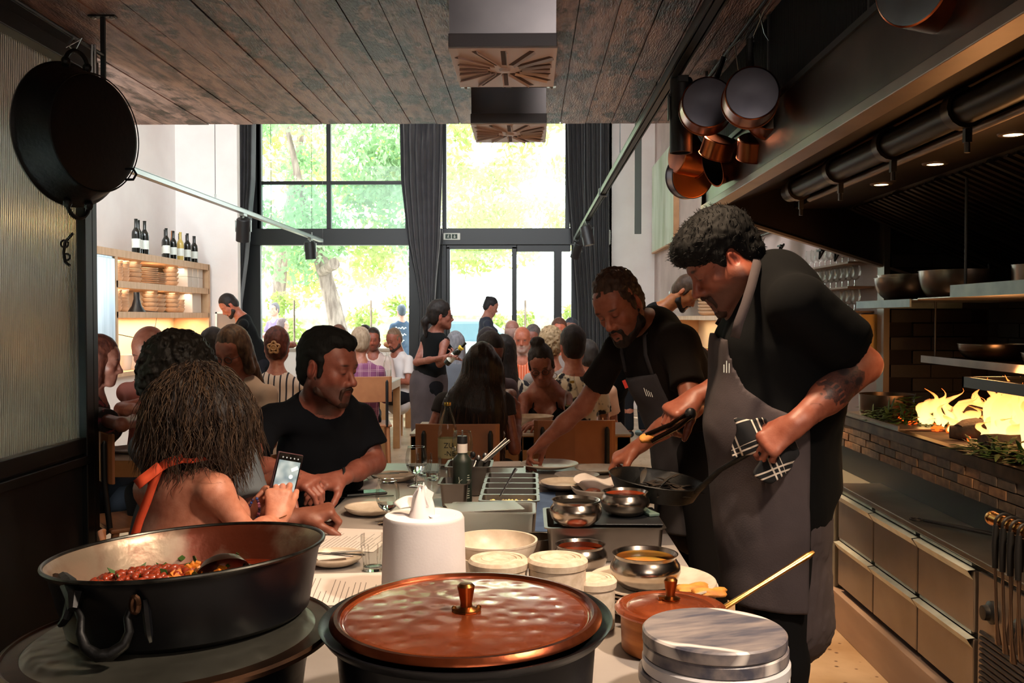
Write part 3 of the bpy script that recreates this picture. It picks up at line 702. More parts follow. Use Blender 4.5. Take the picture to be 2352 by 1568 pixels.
# ---- drawer fridge
DX, DZ = 1.42, .66
fr = empty('drawer_fridge', (DX, 4.4, 0), label='long stainless drawer fridge under the hearth', cat='fridge')
part('body', MB().bx(DX + .02, 2.1, 1.0, 4.42, .19, DZ - .03), m_hood, fr)
part('worktop', MB().bx(DX - .004, 2.0, 1.0, 4.42, DZ - .022, DZ), m_ssd, fr, bevel=.003)
part('worktop_back_edge', MB().bx(1.72, 1.735, 1.0, 4.42, DZ, DZ + .012), m_steel, fr)
m_drw = M('drawer_steel', '#a0948b', .38, .75, col2='#8a7d74', vs=3)
m_lipw = M('drawer_lip_window_sheen', '#dfe3dc', .35, .4, col2='#c4ccc6', vs=14)  # lip steel whitened: the window's reflection is put into its colour
for r, (z0, z1) in enumerate(((.415, .612), (.20, .392))):
    for k in range(3):
        y1 = 4.40 - k * .45; y0 = y1 - .438
        d = ob('drawer', MB().bx(DX, DX + .02, y0, y1, z0, z1), m_drw, fr, world=True, bevel=.003)
        lp = MB().add([(DX - .002, y0, z1 - .028), (DX - .002, y1, z1 - .028), (DX - .022, y1, z1 + .002), (DX - .022, y0, z1 + .002), (DX + .004, y0, z1 + .006), (DX + .004, y1, z1 + .006)], [(0, 3, 2, 1), (3, 4, 5, 2)])
        ob('pull_lip', lp, m_lipw, d, world=True)
        d2 = ob('channel', MB().bx(DX + .006, DX + .018, y0 + .03, y1, z1 + .01, z1 + .02), m_lipw, d, world=True)
# compressor section with louvre and knobs
part('control_panel', MB().bx(DX, DX + .02, 1.0, 3.03, .19, .62), m_drw, fr)
for k in range(3):
    part('knob', MB().lathe([(0, 0), (.035, 0), (.035, .012), (.024, .02), (.022, .035), (0, .036)], (DX, 2.93 - k * .17, .52), 24, Rm=np.array(Euler((0, -PI / 2, 0)).to_matrix())), m_black, fr, smooth=True)
m_louv = M('louvre_dark', '#2b211c', .6)
for k in range(13): part('louvre', MB().box((DX - .003, 2.62, .22 + k * .018), (.006, .78, .009), (0, .4, 0)), m_louv, fr)
part('lettering_plate', MB().bx(DX - .002, DX, 2.66, 2.75, .55, .57), m_black, fr)
cb = empty('steel_cabinet', (DX, 4.9, 0), label='pale steel cabinet door beyond the drawer fridge', cat='cabinet')
part('body', MB().bx(DX + .02, 2.0, 4.43, 5.30, .15, DZ - .02), M('pale_steel', '#9d9b8f', .4, .5), cb)
part('door', MB().bx(DX, DX + .02, 4.45, 4.86, .17, DZ - .03), M('pale_steel', '#9d9b8f', .4, .5), cb, bevel=.003)
part('door', MB().bx(DX, DX + .02, 4.87, 5.28, .17, DZ - .03), M('pale_steel', '#9d9b8f', .4, .5), cb, bevel=.003)
part('handle', MB().bx(DX - .02, DX, 4.80, 4.83, .3, .5), m_black, cb)
struct('baseboard_right', MB().bx(1.40, 2.0, 1.0, 5.35, 0, .17), M('pale_stone_plinth', '#b79c8b', .55, col2='#a08676', vs=3, stretch=(1, .5, 2)), bevel=.003)
# knife / tongs lying on the fridge top
ob('kitchen_tongs', MB().tube([(1.46, 3.55, DZ + .012), (1.7, 3.2, DZ + .02)], [.006, .004], 8).tube([(1.46, 3.55, DZ + .012), (1.66, 3.16, DZ + .02)], [.006, .004], 8).tube([V(1.46, 3.55, DZ + .012) + .022 * V(math.cos(a), math.sin(a), 0) + V(-.02, .02, 0) for a in np.linspace(0, 6.28, 14)], .004, 6), m_black, None, 'black tongs lying on the drawer fridge top', 'tongs')
# brass rail with hanging tongs
m_brass = M('polished_brass', '#c8883c', .22, 1)
RX = 1.33
rl = PX(2285, 1192, RX)
bar_ = empty('brass_rail', (RX, rl[1], rl[2]), label='polished brass rail end in front of the drawer fridge', cat='rail')
part('tube', MB().tube([(RX, rl[1] + .015, rl[2]), (RX, rl[1], rl[2]), (RX, rl[1] - 1.0, rl[2])], [.012, .02, .02], 16).ball((RX, rl[1] + .01, rl[2]), (.021, .03, .021), 14), m_brass, bar_, smooth=True)
part('rail_bracket', MB().tube([(RX, rl[1] - .2, rl[2]), (RX + .1, rl[1] - .2, rl[2] - .02), (RX + .11, rl[1] - .2, rl[2] - .2)], .01, 8), m_brass, bar_, smooth=True)
m_tng = M('worn_tong_steel', '#8a7466', .35, .9)
for k in range(4):
    yy = rl[1] - .055 - k * .042
    e = empty('hanging_tongs', (RX, yy, rl[2]), label=['steel tongs with black grips hanging first on the brass rail', 'second pair of steel tongs on the brass rail', 'third pair of steel tongs on the brass rail', 'fourth pair of steel tongs on the brass rail, nearest the frame edge'][k], cat='tongs', group='tongs on the brass rail')
    Lg = .34 + .012 * ((k * 7) % 3)
    ob('hanging_loop', MB().tube([V(0, 0, 0) + .026 * V(math.cos(a), 0, math.sin(a)) for a in np.linspace(-.3, 3.5, 12)], .0045, 6), m_black, e, smooth=True)
    for s in (-1, 1):
        ob('arm', MB().tube([(s * .022, 0, -.0), (s * .024, 0, -.13), (s * .018, 0, -Lg + .06), (s * .012, 0, -Lg)], [.0055, .006, .0065, .013], 8, flat=.6), m_tng, e, smooth=True)
        ob('grip', MB().tube([(s * .023, 0, -.005), (s * .025, 0, -.06), (s * .0245, 0, -.125)], [.008, .0095, .008], 10), m_black, e, smooth=True)

# ---- pans hanging from the rod before the hood
m_cop = M('worn_copper', '#b06238', .27, 1, col2='#8a4426', vs=7, bump=.04, bs=30)
m_copb = M('bright_copper', '#d98048', .3, 1, col2='#c06a38', vs=5)
m_pst = M('pan_steel', '#76767f', .3, 1, col2='#5e5e68', vs=4)
m_cast = M('black_cast_iron', '#050505', .5, .0, spec=.3, bump=.15, bs=60)
KX, KZ = .88, CAMZ + 1.18
rod = empty('hanging_rod', (KX, 4, KZ), label='thin black steel rod holding the hanging pans', cat='rod')
part('rod', MB().tube([(KX, 2.2, KZ), (KX, 4.95, KZ)], .008, 8), m_black, rod, smooth=True)
for yy in (2.4, 3.4, 4.8): part('rod_mount', MB().tube([(KX, yy, KZ), (KX, yy, CZ + .01)], .006, 6), m_black, rod)
def frame_from(axis):
    z = unit(axis); x = unit(np.cross(V(0, 0, 1), z)) if abs(z[2]) < .98 else V(1, 0, 0); y = np.cross(z, x)
    return np.column_stack([x, y, z])
def hang_pan(label, c, axis, r, h, msides, mbot, hook_y, inner=None, hl=.2, taper=.97, dirh=None, name='hanging_saucepan'):
    """c = centre of the bottom disc; axis = from the bottom to the mouth; handle runs up"""
    c = V(c); Rm = frame_from(axis); ax = unit(axis)
    e = empty(name, tuple(c), label=label, cat='saucepan', group='pans hanging before the hood')
    rb = r * taper
    ob('side', MB().lathe([(rb - .004, .001), (rb, .004), (r, h), (r + .004, h + .001), (r + .004, h + .003), (r - .002, h + .002), (rb - .002, .006)], n=48, Rm=Rm), msides, e, smooth=True)
    bt = ob('bottom', MB().lathe([(0, .003), (rb * .2, 0), (rb * .93, 0), (rb - .003, .003)], n=48, Rm=Rm), mbot, e, smooth=True)
    ob('lining', MB().lathe([(0, .006), (rb - .004, .006), (r - .003, h)], n=48, Rm=Rm), inner or m_pst, e, smooth=True)
    up = V(0, 0, 1) if dirh is None else unit(V(dirh)); up = unit(up - ax * np.dot(up, ax))
    s = up * r + ax * h * .75
    top = V(KX, hook_y, KZ) - c
    k1 = s + up * .03 + ax * .012; k2 = s + up * hl
    ob('handle', MB().tube([s, k1, (k1 * .5 + k2 * .5) + ax * .008, k2], [.008, .009, .007, .009], 8, flat=1.7), m_cast, e, smooth=True)
    ob('rivet_plate', MB().ball(s, (.018, .018, .014), 8), m_cast, e, smooth=True)
    mid = k2
    ob('hook', MB().tube([mid + V(0, 0, .0), mid + V(.012, 0, -.012), mid + V(.014, 0, .012), top * .5 + mid * .5, top + V(.012, 0, -.004), top + V(.008, 0, .012), top + V(-.006, 0, .012), top + V(-.012, 0, 0)], .0028, 6), m_steel, e, smooth=True)
    return e
def cpix(px, py, Y): return P(px, py, Y)
hang_pan('steel-bottomed copper saucepan hanging frontmost, its bright base facing us', cpix(1728, 213, 3.6), (.14, 1, -.05), .104, .12, m_cop, m_pst, 3.45, hl=.13)
hang_pan('steel-bottomed saucepan left of the front one, its base darker', cpix(1626, 234, 4.1), (.1, 1, -.05), .113, .12, m_cop, m_pst, 4.1, hl=.12, dirh=(.35, 0, 1))
hang_pan('large dark-rimmed pan hanging behind the two bright-based saucepans', cpix(1772, 240, 3.85), (.25, 1, -.1), .105, .13, m_cop, m_dst, 3.75, hl=.14)
hang_pan('small copper pan low in the cluster with its side turned to us', cpix(1655, 318, 4.35), (-.2, .5, -.9), .075, .08, m_cop, m_cop, 4.35, hl=.2, dirh=(0, .3, 1))
hang_pan('copper pan under the front saucepan, mostly its side showing', cpix(1742, 315, 4.15), (.1, .5, -.95), .09, .085, m_cop, m_cop, 4.2, hl=.2, dirh=(0, .4, 1))
hang_pan('tall copper saucepan hanging sideways at the left of the cluster', cpix(1556, 345, 4.75), (1, .3, -.12), .115, .12, m_cop, m_cop, 4.75, hl=.2, dirh=(.1, 0, 1))
hang_pan('open copper pan at the bottom left showing its bright copper base', cpix(1592, 405, 4.8), (-.25, 1, .2), .115, .07, m_pst, m_copb, 4.8, hl=.24)
hang_pan('tilted copper saucepan at the bottom with its silvery mouth turned left', cpix(1700, 360, 4.6), (-1, -.25, -.38), .095, .15, m_cop, m_cop, 4.6, hl=.25, dirh=(.1, 0, 1))
hang_pan('large copper pan hanging near the top right corner', cpix(2092, -42, 2.25), (1, .62, .05), .105, .15, m_cop, m_pst, 2.3, hl=.06)
# black woks on the right wall, under the hood edge
for px, Y, lab in ((1822, 6.9, 'black iron wok hanging on the right wall, left of the other two'), (1905, 5.95, 'black iron wok hanging in the middle on the right wall'), (1945, 5.65, 'black iron wok hanging on the right wall nearest the hearth')):
    q = P(px, 500, Y); e = empty('hanging_wok', (XR - .02, Y, q[2]), label=lab, cat='wok', group='woks on the right wall')
    ob('bowl', MB().lathe(bowlprof(.06, .2, .10, .003, .002), n=40, Rm=frame_from((-.5, .0, .8)), c=(-.14, 0, -.06)), m_cast, e, smooth=True)
    ob('handle', MB().box((-.13, 0, -.2), (.03, .09, .012)).tube([(-.12, -.05, -.19), (-.14, 0, -.25), (-.12, .05, -.19)], .007, 6), m_cast, e, smooth=True)
    ob('wall_hook', MB().tube([(.02, 0, .06), (-.05, 0, .05), (-.05, 0, .09)], .005, 6), m_black, e)

# ---- big black pan hanging on the left
Yp = 3.6
c = P(192, 308, Yp)
bp = empty('hanging_cauldron', tuple(c), label='huge black iron pan hanging from a rail on the left', cat='cauldron')
ax = unit(V(-.94, .34, 0))
Rm = frame_from(ax)
R1 = .272
ob('bowl', MB().lathe([(0, -.005), (.19, 0), (.215, .012), (.232, .05), (.258, .12), (R1, .13), (R1, .136), (.256, .134), (.228, .052), (.21, .018), (0, .008)], c=ax * -.07, n=72, Rm=Rm), m_cast, bp, smooth=True)
ob('hammered_ridge', MB().lathe([(.215, .002), (.2185, -.001), (.222, .004)], c=ax * -.065, n=72, Rm=Rm), m_cast, bp, smooth=True)
def ringpath(cc, r, a0, a1, ux, uz, n=16): return [V(cc) + r * (math.cos(a) * V(ux) + math.sin(a) * V(uz)) for a in np.linspace(a0, a1, n)]
for s, nm in ((1, 'top_handle'), (-1, 'bottom_handle')):
    cc = ax * .03 + V(0, 0, s * .262)
    ux = Rm[:, 0]
    pth = ringpath(cc, .052, -.4 if s > 0 else PI - .4 + .8, PI + .4 if s > 0 else 2 * PI + .4, ux, V(0, 0, 1))
    h_ = ob(nm, MB().tube(ringpath(cc, .052, 0, PI, ux, V(0, 0, s)), .0085, 8), m_cast, bp, smooth=True)
    for t in (-1, 1): ob('handle_eye', MB().ball(cc + ux * .052 * t, (.018, .018, .02), 8).tube(ringpath(cc + ux * .052 * t - V(0, 0, s * .006), .014, 0, 6.2, ux, V(0, 0, 1)), .005, 6), m_cast, h_, smooth=True)
# side handle with twisted iron loop on the rim at the right
q = P(306, 400, Yp + .02) - c
ob('side_handle', MB().tube([q + V(-.03, 0, .02), q + V(.0, 0, .02), q + V(.012, 0, 0), q + V(0, 0, -.02), q + V(-.03, 0, -.02)], .005, 6), m_cast, bp, smooth=True)
# chain of iron loops below
cl = P(150, 500, Yp) - c
e = bp
for k, (px, py, r) in enumerate(((148, 560, .014), (153, 590, .012))):
    ob('iron_link', MB().tube(ringpath(P(px, py, Yp) - c, r, 0, 6.28, V(1, 0, 0), V(0, 0, 1)), .004, 6), m_cast, bp, smooth=True)
ob('iron_hook', MB().tube([P(168, 535, Yp) - c, P(150, 555, Yp) - c, P(146, 580, Yp) - c, P(150, 602, Yp) - c, P(160, 610, Yp) - c], .006, 6), m_cast, bp, smooth=True)
# rail from the ceiling that carries it
lr = empty('pan_rail', (-1.72, 3.8, CZ), label='black steel rail on a ceiling bracket that carries the big black pan', cat='rail')
rzp = CAMZ + .65 * 1.70
bt = PZ(236, 37, CZ - .002)
part('ceiling_plate', MB().box((bt[0], bt[1], CZ - .004), (.11, .035, .008)), m_black, lr, bevel=.002)
for s in (-1, 1): part('plate_screw', MB().ball((bt[0] + s * .038, bt[1], CZ - .009), (.012, .012, .005), 8), m_steel, lr, smooth=True)
part('drop_bar', MB().box((bt[0], bt[1], CZ - .145), (.018, .012, .28)), m_black, lr)
part('rail_bar', MB().tube([(bt[0], bt[1], CZ - .16), (bt[0] + .02, 1.8, CZ - .16)], .008, 8), m_black, lr, smooth=True)
hk = P(150, 130, Yp)
tp = c + ax * .03 + V(0, 0, .31)
part('s_hook', MB().tube([(bt[0] + .01, Yp, CZ - .165), (bt[0] - .02, Yp, CZ - .2), tp + V(.02, 0, .05), tp + V(-.01, 0, .0), tp + V(-.03, 0, .03)], .005, 8), m_steel, lr, smooth=True)
part('s_hook', MB().tube([(bt[0] + .01, 3.75, CZ - .15), (bt[0] + .01, 3.75, CZ - .4), (bt[0] + .02, 3.75, CZ - .43)], .005, 8).tube([(bt[0] + .022, 3.75, CZ - .15), (bt[0] + .024, 3.75, CZ - .4)], .004, 8), m_steel, lr, smooth=True)
# ------------------------------------------------------------------ the serving counter and what stands on it
CT = .80
m_marb = M('counter_stone', '#a8a09a', .32, col2='#8d857f', vs=2.2, bump=.02, detail=7)
cn = empty('serving_counter', (-.1, 2.3, 0), label='long pale stone serving counter with the pots, bowls and dishes on it', cat='counter')
part('countertop', MB().prism([(-.635, 4.07), (-.635, 1.78), (-.84, 1.78), (-.84, .55), (.40, .55), (.40, 4.07)][::-1], CT - .035, CT), m_marb, cn, bevel=.003)
part('base', MB().bx(-.30, .34, .7, 3.95, 0.08, CT - .036), M('dark_counter_base', '#191512', .7), cn)
part('base', MB().bx(-.74, -.30, .7, 1.70, 0.08, CT - .036), M('dark_counter_base', '#191512', .7), cn)
part('plinth', MB().bx(-.27, .30, .8, 3.9, 0, .08), m_black, cn)
part('wooden_leg', MB().bx(-.80, -.775, 1.70, 1.76, 0, CT - .036), M('orange_wood', '#a8602f', .5, col2='#8a4a22', vs=20, stretch=(6, 6, .6)), cn)
part('support_post', MB().bx(-.6, -.56, 3.9, 3.95, 0, CT - .036), m_black, cn)
m_iron = M('black_enamel_iron', '#060709', .36, .1, col2='#0d0e12', vs=9, bump=.06, bs=25, spec=.35)
m_copl = M('hammered_copper_lid', '#b4582e', .25, .62, col2='#7e3318', vs=5, coat=.6)
nt = m_copl.node_tree; N = nt.nodes; L = nt.links; b = N['Principled BSDF']
vo = N.new('ShaderNodeTexVoronoi'); vo.feature = 'SMOOTH_F1'; vo.inputs['Scale'].default_value = 34; tc = N.new('ShaderNodeTexCoord'); L.new(tc.outputs['Object'], vo.inputs[0])
bp_ = N.new('ShaderNodeBump'); bp_.inputs['Strength'].default_value = .35; bp_.inputs['Distance'].default_value = .006; L.new(vo.outputs['Distance'], bp_.inputs['Height']); L.new(bp_.outputs[0], b.inputs['Normal']); L.new(bp_.outputs[0], b.inputs['Coat Normal'])
m_rimc = M('dark_copper_rim', '#8a4526', .3, .9, col2='#5a2a18', vs=12, bump=.1, bs=30)
m_lidg = M('tarnished_tin_lid', '#8a887c', .3, .85, col2='#5c5a50', vs=4)
nt = m_lidg.node_tree; N = nt.nodes; L = nt.links; b = N['Principled BSDF']
vo = N.new('ShaderNodeTexVoronoi'); vo.feature = 'SMOOTH_F1'; vo.inputs['Scale'].default_value = 40; tc = N.new('ShaderNodeTexCoord'); L.new(tc.outputs['Object'], vo.inputs[0])
bp_ = N.new('ShaderNodeBump'); bp_.inputs['Strength'].default_value = .35; bp_.inputs['Distance'].default_value = .006; L.new(vo.outputs['Distance'], bp_.inputs['Height']); L.new(bp_.outputs[0], b.inputs['Normal'])
m_brs = M('aged_brass', '#a8703a', .3, 1, col2='#7c4c24', vs=20)

def knob(mb_loc, par, mat, s=1.0):
    return ob('knob', MB().lathe([(0, 0), (.017, 0), (.018, .003), (.009, .007), (.0085, .012), (.0125, .034), (.013, .037), (.009, .041), (0, .042)], n=24), mat, par, smooth=True, loc=mb_loc, bevel=0)
# centre pot
pc = empty('lidded_pot', (-.09, 1.40, CT + .001), label='black pot with a large hammered copper lid in the middle foreground', cat='pot')
pc.rotation_euler = (R_(1.2), R_(-.6), 0)
ob('body', MB().lathe([(0, 0), (.165, 0), (.178, .01), (.190, .16), (.205, .166), (.212, .176), (.214, .18), (.208, .179), (.186, .166), (.172, .012), (0, .006)], n=96), m_iron, pc, smooth=True)
lid = ob('lid', MB().lathe([(0, .190), (.172, .187), (.178, .183), (.182, .183), (.184, .188), (.187, .1905), (.192, .190), (.197, .185), (.196, .181), (.18, .184), (.165, .176), (0, .184)], n=96), m_copl, pc, smooth=True)
ob('rim_band', MB().lathe([(.1835, .1875), (.187, .1912), (.192, .1908), (.1975, .1855), (.199, .182), (.197, .180)], n=96), m_rimc, lid, smooth=True)
kn = knob((0, 0, .189), lid, m_brs)
ob('knob_rivets', MB().lathe([(0, 0), (.021, 0), (.022, .002), (.012, .004)], n=8).ball((.018, .004, .004), .004, 6).ball((-.018, .0, .004), .004, 6), m_brs, lid, loc=(0, 0, .189))
for k in range(3): ob('handle_lug', MB().ball((-.186 * math.cos(-.9 + k * .25), -.186 * math.sin(.9 + k * .0) if False else -.19 * math.sin(1.2 - k * .25), .10), (.012, .01, .03), 8), m_iron, pc, smooth=True)
# left pot with tin lid, the bean pan on it
pl = empty('lidded_pot', (-.52, 1.40, CT + .001), label='wide black pot with a tarnished hammered lid at the bottom left, under the bean pan', cat='pot')
pl.rotation_euler = (R_(.5), R_(-2.2), 0)
ob('body', MB().lathe([(0, 0), (.16, 0), (.175, .01), (.195, .125), (.212, .137), (.218, .142), (.2, .136), (.17, .012), (0, .006)], n=96), m_iron, pl, smooth=True)
lid2 = ob('lid', MB().lathe([(0, .166), (.19, .160), (.205, .150), (.228, .148), (.232, .152), (.236, .149), (.234, .143), (.2, .143), (0, .150)], n=96), m_lidg, pl, smooth=True)
ob('rim_band', MB().lathe([(.2055, .1505), (.228, .1487), (.233, .1525), (.2375, .149), (.235, .142)], n=96), M('bronze_rim', '#6a4a34', .3, .9, col2='#3b2a20', vs=9), lid2, smooth=True)
for k in range(2): ob('body_strap', MB().tube([(-.05 + k * .14, -.186, .10), (-.05 + k * .14, -.19, .06), (-.05 + k * .14, -.186, .02)], .007, 8), m_dst, pl, smooth=True)
# bean pan
bpn = empty('bean_pan', (-.515, 1.445, CT + .160), label='open black iron pan of red beans standing on the left lid', cat='pan')
bpn.rotation_euler = (R_(-1.5), R_(-3.4), R_(0))
m_panin = M('stained_pan_inside', '#a08c76', .35, .6, col2='#6e3420', vs=7, detail=8, bump=.1, bs=50, fac=(.45, .62))
ob('body', MB().lathe([(.0, 0), (.165, 0), (.176, .008), (.196, .092), (.204, .104), (.206, .107)], n=96), m_iron, bpn, smooth=True)
ob('rim', MB().tube([(.2035 * math.cos(a), .2035 * math.sin(a), .1065) for a in np.linspace(0, 2 * PI, 97)], .0032, 8, cap=False), M('worn_rim_metal', '#4d4c46', .35, .9, col2='#2a2825', vs=30), bpn, smooth=True)
ob('inside', MB().lathe([(0, .006), (.16, .006), (.172, .014), (.192, .092), (.2015, .106)], n=96), m_panin, bpn, smooth=True)
m_bean = M('red_bean', '#a8401f', .35, col2='#7a2610', vs=8, coat=.3); m_orange = M('carrot_piece', '#d07a24', .45)
m_sauce = M('tomato_sauce', '#7c2a12', .25, col2='#5a1c0c', vs=20, bump=.4, bs=60)
rg = random.Random(2)
def heap_h(x, y): return .050 + .026 * max(0, 1 - ((x + .06) / .12) ** 2 - ((y + .02) / .11) ** 2)
ob('sauce', MB().grid(lambda u, v: ((lambda r, a: (r * math.cos(a), r * math.sin(a), heap_h(r * math.cos(a), r * math.sin(a))))(.184 * v, 2 * PI * u)), 40, 12), m_sauce, bpn, smooth=True); bm_ = MB().ball((0, 0, 0), (.0085, .0052, .005), 8).mesh('bean', True); bm_.materials.append(m_bean)
for k in range(260):
    a = rg.uniform(0, 6.28); r = math.sqrt(rg.random()); x = .125 * r * math.cos(a) - .06; y = .115 * r * math.sin(a) - .02
    o = bpy.data.objects.new('bean', bm_); COL.objects.link(o); o.parent = bpn; o.location = (x, y, heap_h(x, y) + .004); o.rotation_euler = (rg.uniform(-.6, .6), rg.uniform(-.6, .6), rg.uniform(0, 6)); s_ = rg.uniform(.85, 1.25); o.scale = (s_, s_, s_)
cm = MB().box((0, 0, 0), (.012, .010, .008)).mesh('carrot_piece'); cm.materials.append(m_orange)
for k in range(18):
    o = bpy.data.objects.new('carrot_piece', cm); COL.objects.link(o); o.parent = bpn; o.location = (rg.uniform(-.02, .06), rg.uniform(-.08, .03), .075); o.rotation_euler = (rg.uniform(0, 3), rg.uniform(0, 3), 0)
lm = MB().prism([(0, -.012), (.005, 0), (0, .014), (-.005, 0)], 0, .001).mesh('herb_leaf'); lm.materials.append(M('herb_green', '#3a5a22', .6))
for k in range(22):
    a = rg.uniform(.3, 2.8); o = bpy.data.objects.new('herb_leaf', lm); COL.objects.link(o); o.parent = bpn
    if k % 2: o.location = (rg.uniform(-.12, .06), rg.uniform(-.06, .05), .077)
    else: o.location = (.176 * math.cos(a), .176 * math.sin(a), rg.uniform(.03, .07))
    o.rotation_euler = (rg.uniform(0, 3), rg.uniform(0, 3), rg.uniform(0, 3))
# iron loop handle at the left front
def loc_of(par, w):
    bpy.context.view_layer.update(); return np.array(par.matrix_world.inverted() @ Vector(w))
hp = [P(*q) for q in ((175, 1392, 1.26), (186, 1420, 1.245), (184, 1455, 1.235), (196, 1488, 1.228), (225, 1506, 1.225), (255, 1502, 1.228), (285, 1480, 1.235), (297, 1450, 1.24), (292, 1420, 1.245), (300, 1398, 1.25))]
hp = [loc_of(bpn, q) for q in hp]
ob('ring_handle', MB().tube(hp, [.005, .005, .006, .0075, .0085, .0085, .0075, .006, .005, .005], 12), m_cast, bpn, smooth=True)
ob('handle_eye', MB().tube([loc_of(bpn, P(310 + 7 * math.cos(a), 1388 + 17 * math.sin(a), 1.245)) for a in np.linspace(0, 6.28, 14)], .0045, 8), M('bronze_rim', '#6a4a34'), bpn, smooth=True)
ob('handle_strap', MB().tube([loc_of(bpn, P(*q)) for q in ((145, 1325, 1.37), (160, 1345, 1.29), (172, 1372, 1.262), (168, 1400, 1.25))], [.008, .012, .012, .007], 8), m_cast, bpn, smooth=True)
ob('hook_handle', MB().tube([loc_of(bpn, P(*q)) for q in ((168, 1370, 1.29), (160, 1395, 1.28), (152, 1418, 1.275), (144, 1430, 1.28), (138, 1434, 1.285))], [.009, .0075, .006, .005, .004], 8), m_cast, bpn, smooth=True)
ob('rim_spout', MB().tube([loc_of(bpn, P(*q)) for q in ((128, 1322, 1.40), (126, 1336, 1.39), (134, 1350, 1.38), (136, 1354, 1.37))], [.006, .006, .005, .003], 8), m_dst, bpn, smooth=True)
ob('side_strap', MB().tube([loc_of(bpn, P(*q)) for q in ((337, 1372, 1.262), (340, 1400, 1.262), (345, 1450, 1.268), (348, 1468, 1.272))], [.012, .013, .012, .008], 8, flat=.5), m_iron, bpn, smooth=True)
# ladle in the beans
ld = empty('ladle', tuple(P(512, 1308, 1.43)), label='worn steel ladle resting face-down in the bean pan', cat='ladle')
Rl = frame_from((.35, -.62, -.75))
ob('bowl', MB().lathe([(0, -.022), (.014, -.02), (.026, -.012), (.033, 0), (.0335, .001), (.031, .0), (.024, -.010), (0, -.019)], n=32, Rm=Rl @ np.diag([1, 1, 1]), sx=1.15), M('ladle_steel', '#8d7a6a', .3, .95, col2='#6a4a38', vs=14), ld, smooth=True)
ob('handle', MB().tube([(.028, .014, .004), (.036, .02, .0), (.045, .03, -.02)], .004, 8), m_dst, ld, smooth=True)
# cloth under the left pot
m_tow = M('white_towel', '#c9ccdc', .9, col2='#aeb2c8', vs=5, bump=.1, bs=40)
def drape(fn, nu, nv, mat, name, label, cat, par=None, th=.003): return ob(name, MB().grid(fn, nu, nv), mat, par, label, cat, smooth=True, auto=False, solid=th)
drape(lambda u, v: (-.86 + .13 * u - .03 * v + .008 * math.sin(u * 17 + v * 3), 1.52 + .22 * u - .02 * v + .014 * math.sin(u * 15), CT + .13 * (1 - v) ** 2 * (.4 + .6 * u) - .45 * max(0, v - .35) + .006 * math.sin(v * 9)), 24, 24, m_tow, 'kitchen_towel', 'white towel with fine blue stripes hanging off the counter under the left pot', 'towel')

# copper casserole with brass handle
cs = empty('copper_casserole', (.265, 1.785, CT + .001), label='small copper casserole with a domed lid and long brass handle', cat='casserole')
ob('body', MB().lathe([(0, 0), (.088, 0), (.091, .003), (.093, .068), (.095, .070), (.092, .071), (.089, .006), (0, .004)], n=64), M('brushed_old_copper', '#a5683c', .35, .9, col2='#7a4626', vs=4, bump=.05, bs=60, stretch=(1, 1, 12)), cs, smooth=True)
l3 = ob('lid', MB().lathe([(0, .093), (.05, .0905), (.075, .084), (.082, .079), (.088, .081), (.094, .083), (.101, .081), (.1045, .076), (.103, .072), (.09, .075), (0, .086)], n=72), m_copl, cs, smooth=True)
knob((0, -.0, .0925), l3, m_brs)
ob('lid_lug', MB().box((-.016, 0, .096), (.014, .01, .006)), m_brs, l3)
h0 = P(1675, 1388, 1.84) - V(cs.location); h1 = P(1868, 1268, 1.90) - V(cs.location)
ob('long_handle', MB().tube([h0 + V(-.02, 0, -.012), h0, h0 * .7 + h1 * .3, h0 * .3 + h1 * .7, h0 * .08 + h1 * .92, h1], [.008, .0075, .0065, .0075, .0095, .006], 12, flat=.7), M('golden_brass', '#d6a660', .28, 1, col2='#b98440', vs=30), cs, smooth=True)
# marble boards
m_mg = M('grey_marble', '#8d827e', .42, col2='#4a4a56', vs=9, stretch=(1.0, 4.5, 3), rot=(0, 0, .5), detail=10, fac=(.38, .66))
nt = m_mg.node_tree; N = nt.nodes; L = nt.links; b = N['Principled BSDF']; src = b.inputs['Base Color'].links[0].from_socket
wv = N.new('ShaderNodeTexWave'); wv.inputs['Scale'].default_value = 1.6; wv.inputs['Distortion'].default_value = 3; wv.inputs['Detail'].default_value = 4; wv.inputs['Detail Scale'].default_value = 1.2
tc = N.new('ShaderNodeTexCoord'); mp = N.new('ShaderNodeMapping'); mp.inputs['Rotation'].default_value = (0, 0, -.9); L.new(tc.outputs['Object'], mp.inputs[0]); L.new(mp.outputs[0], wv.inputs[0])
r = N.new('ShaderNodeMapRange'); r.inputs[1].default_value = .985; r.inputs[2].default_value = 1.0; L.new(wv.outputs['Fac'], r.inputs[0])
mx = N.new('ShaderNodeMix'); mx.data_type = 'RGBA'; mx.inputs[7].default_value = (*lin('#d8cfc8'), 1); L.new(src, mx.inputs[6]); L.new(r.outputs[0], mx.inputs[0]); L.new(mx.outputs[2], b.inputs['Base Color'])
m_mw = M('white_marble', '#d3cfcf', .25, col2='#b9b6ba', vs=3, detail=6)
mcx, mcy = .295, 1.515
labs = ['bottom pale marble board of the round stack', 'white round marble board, second from the bottom', 'dark grey round marble board in the middle of the stack', 'white round marble board, third from the top', 'grey veined round marble board just under the top one', 'grey veined round marble board on top of the stack']
z = CT + .001
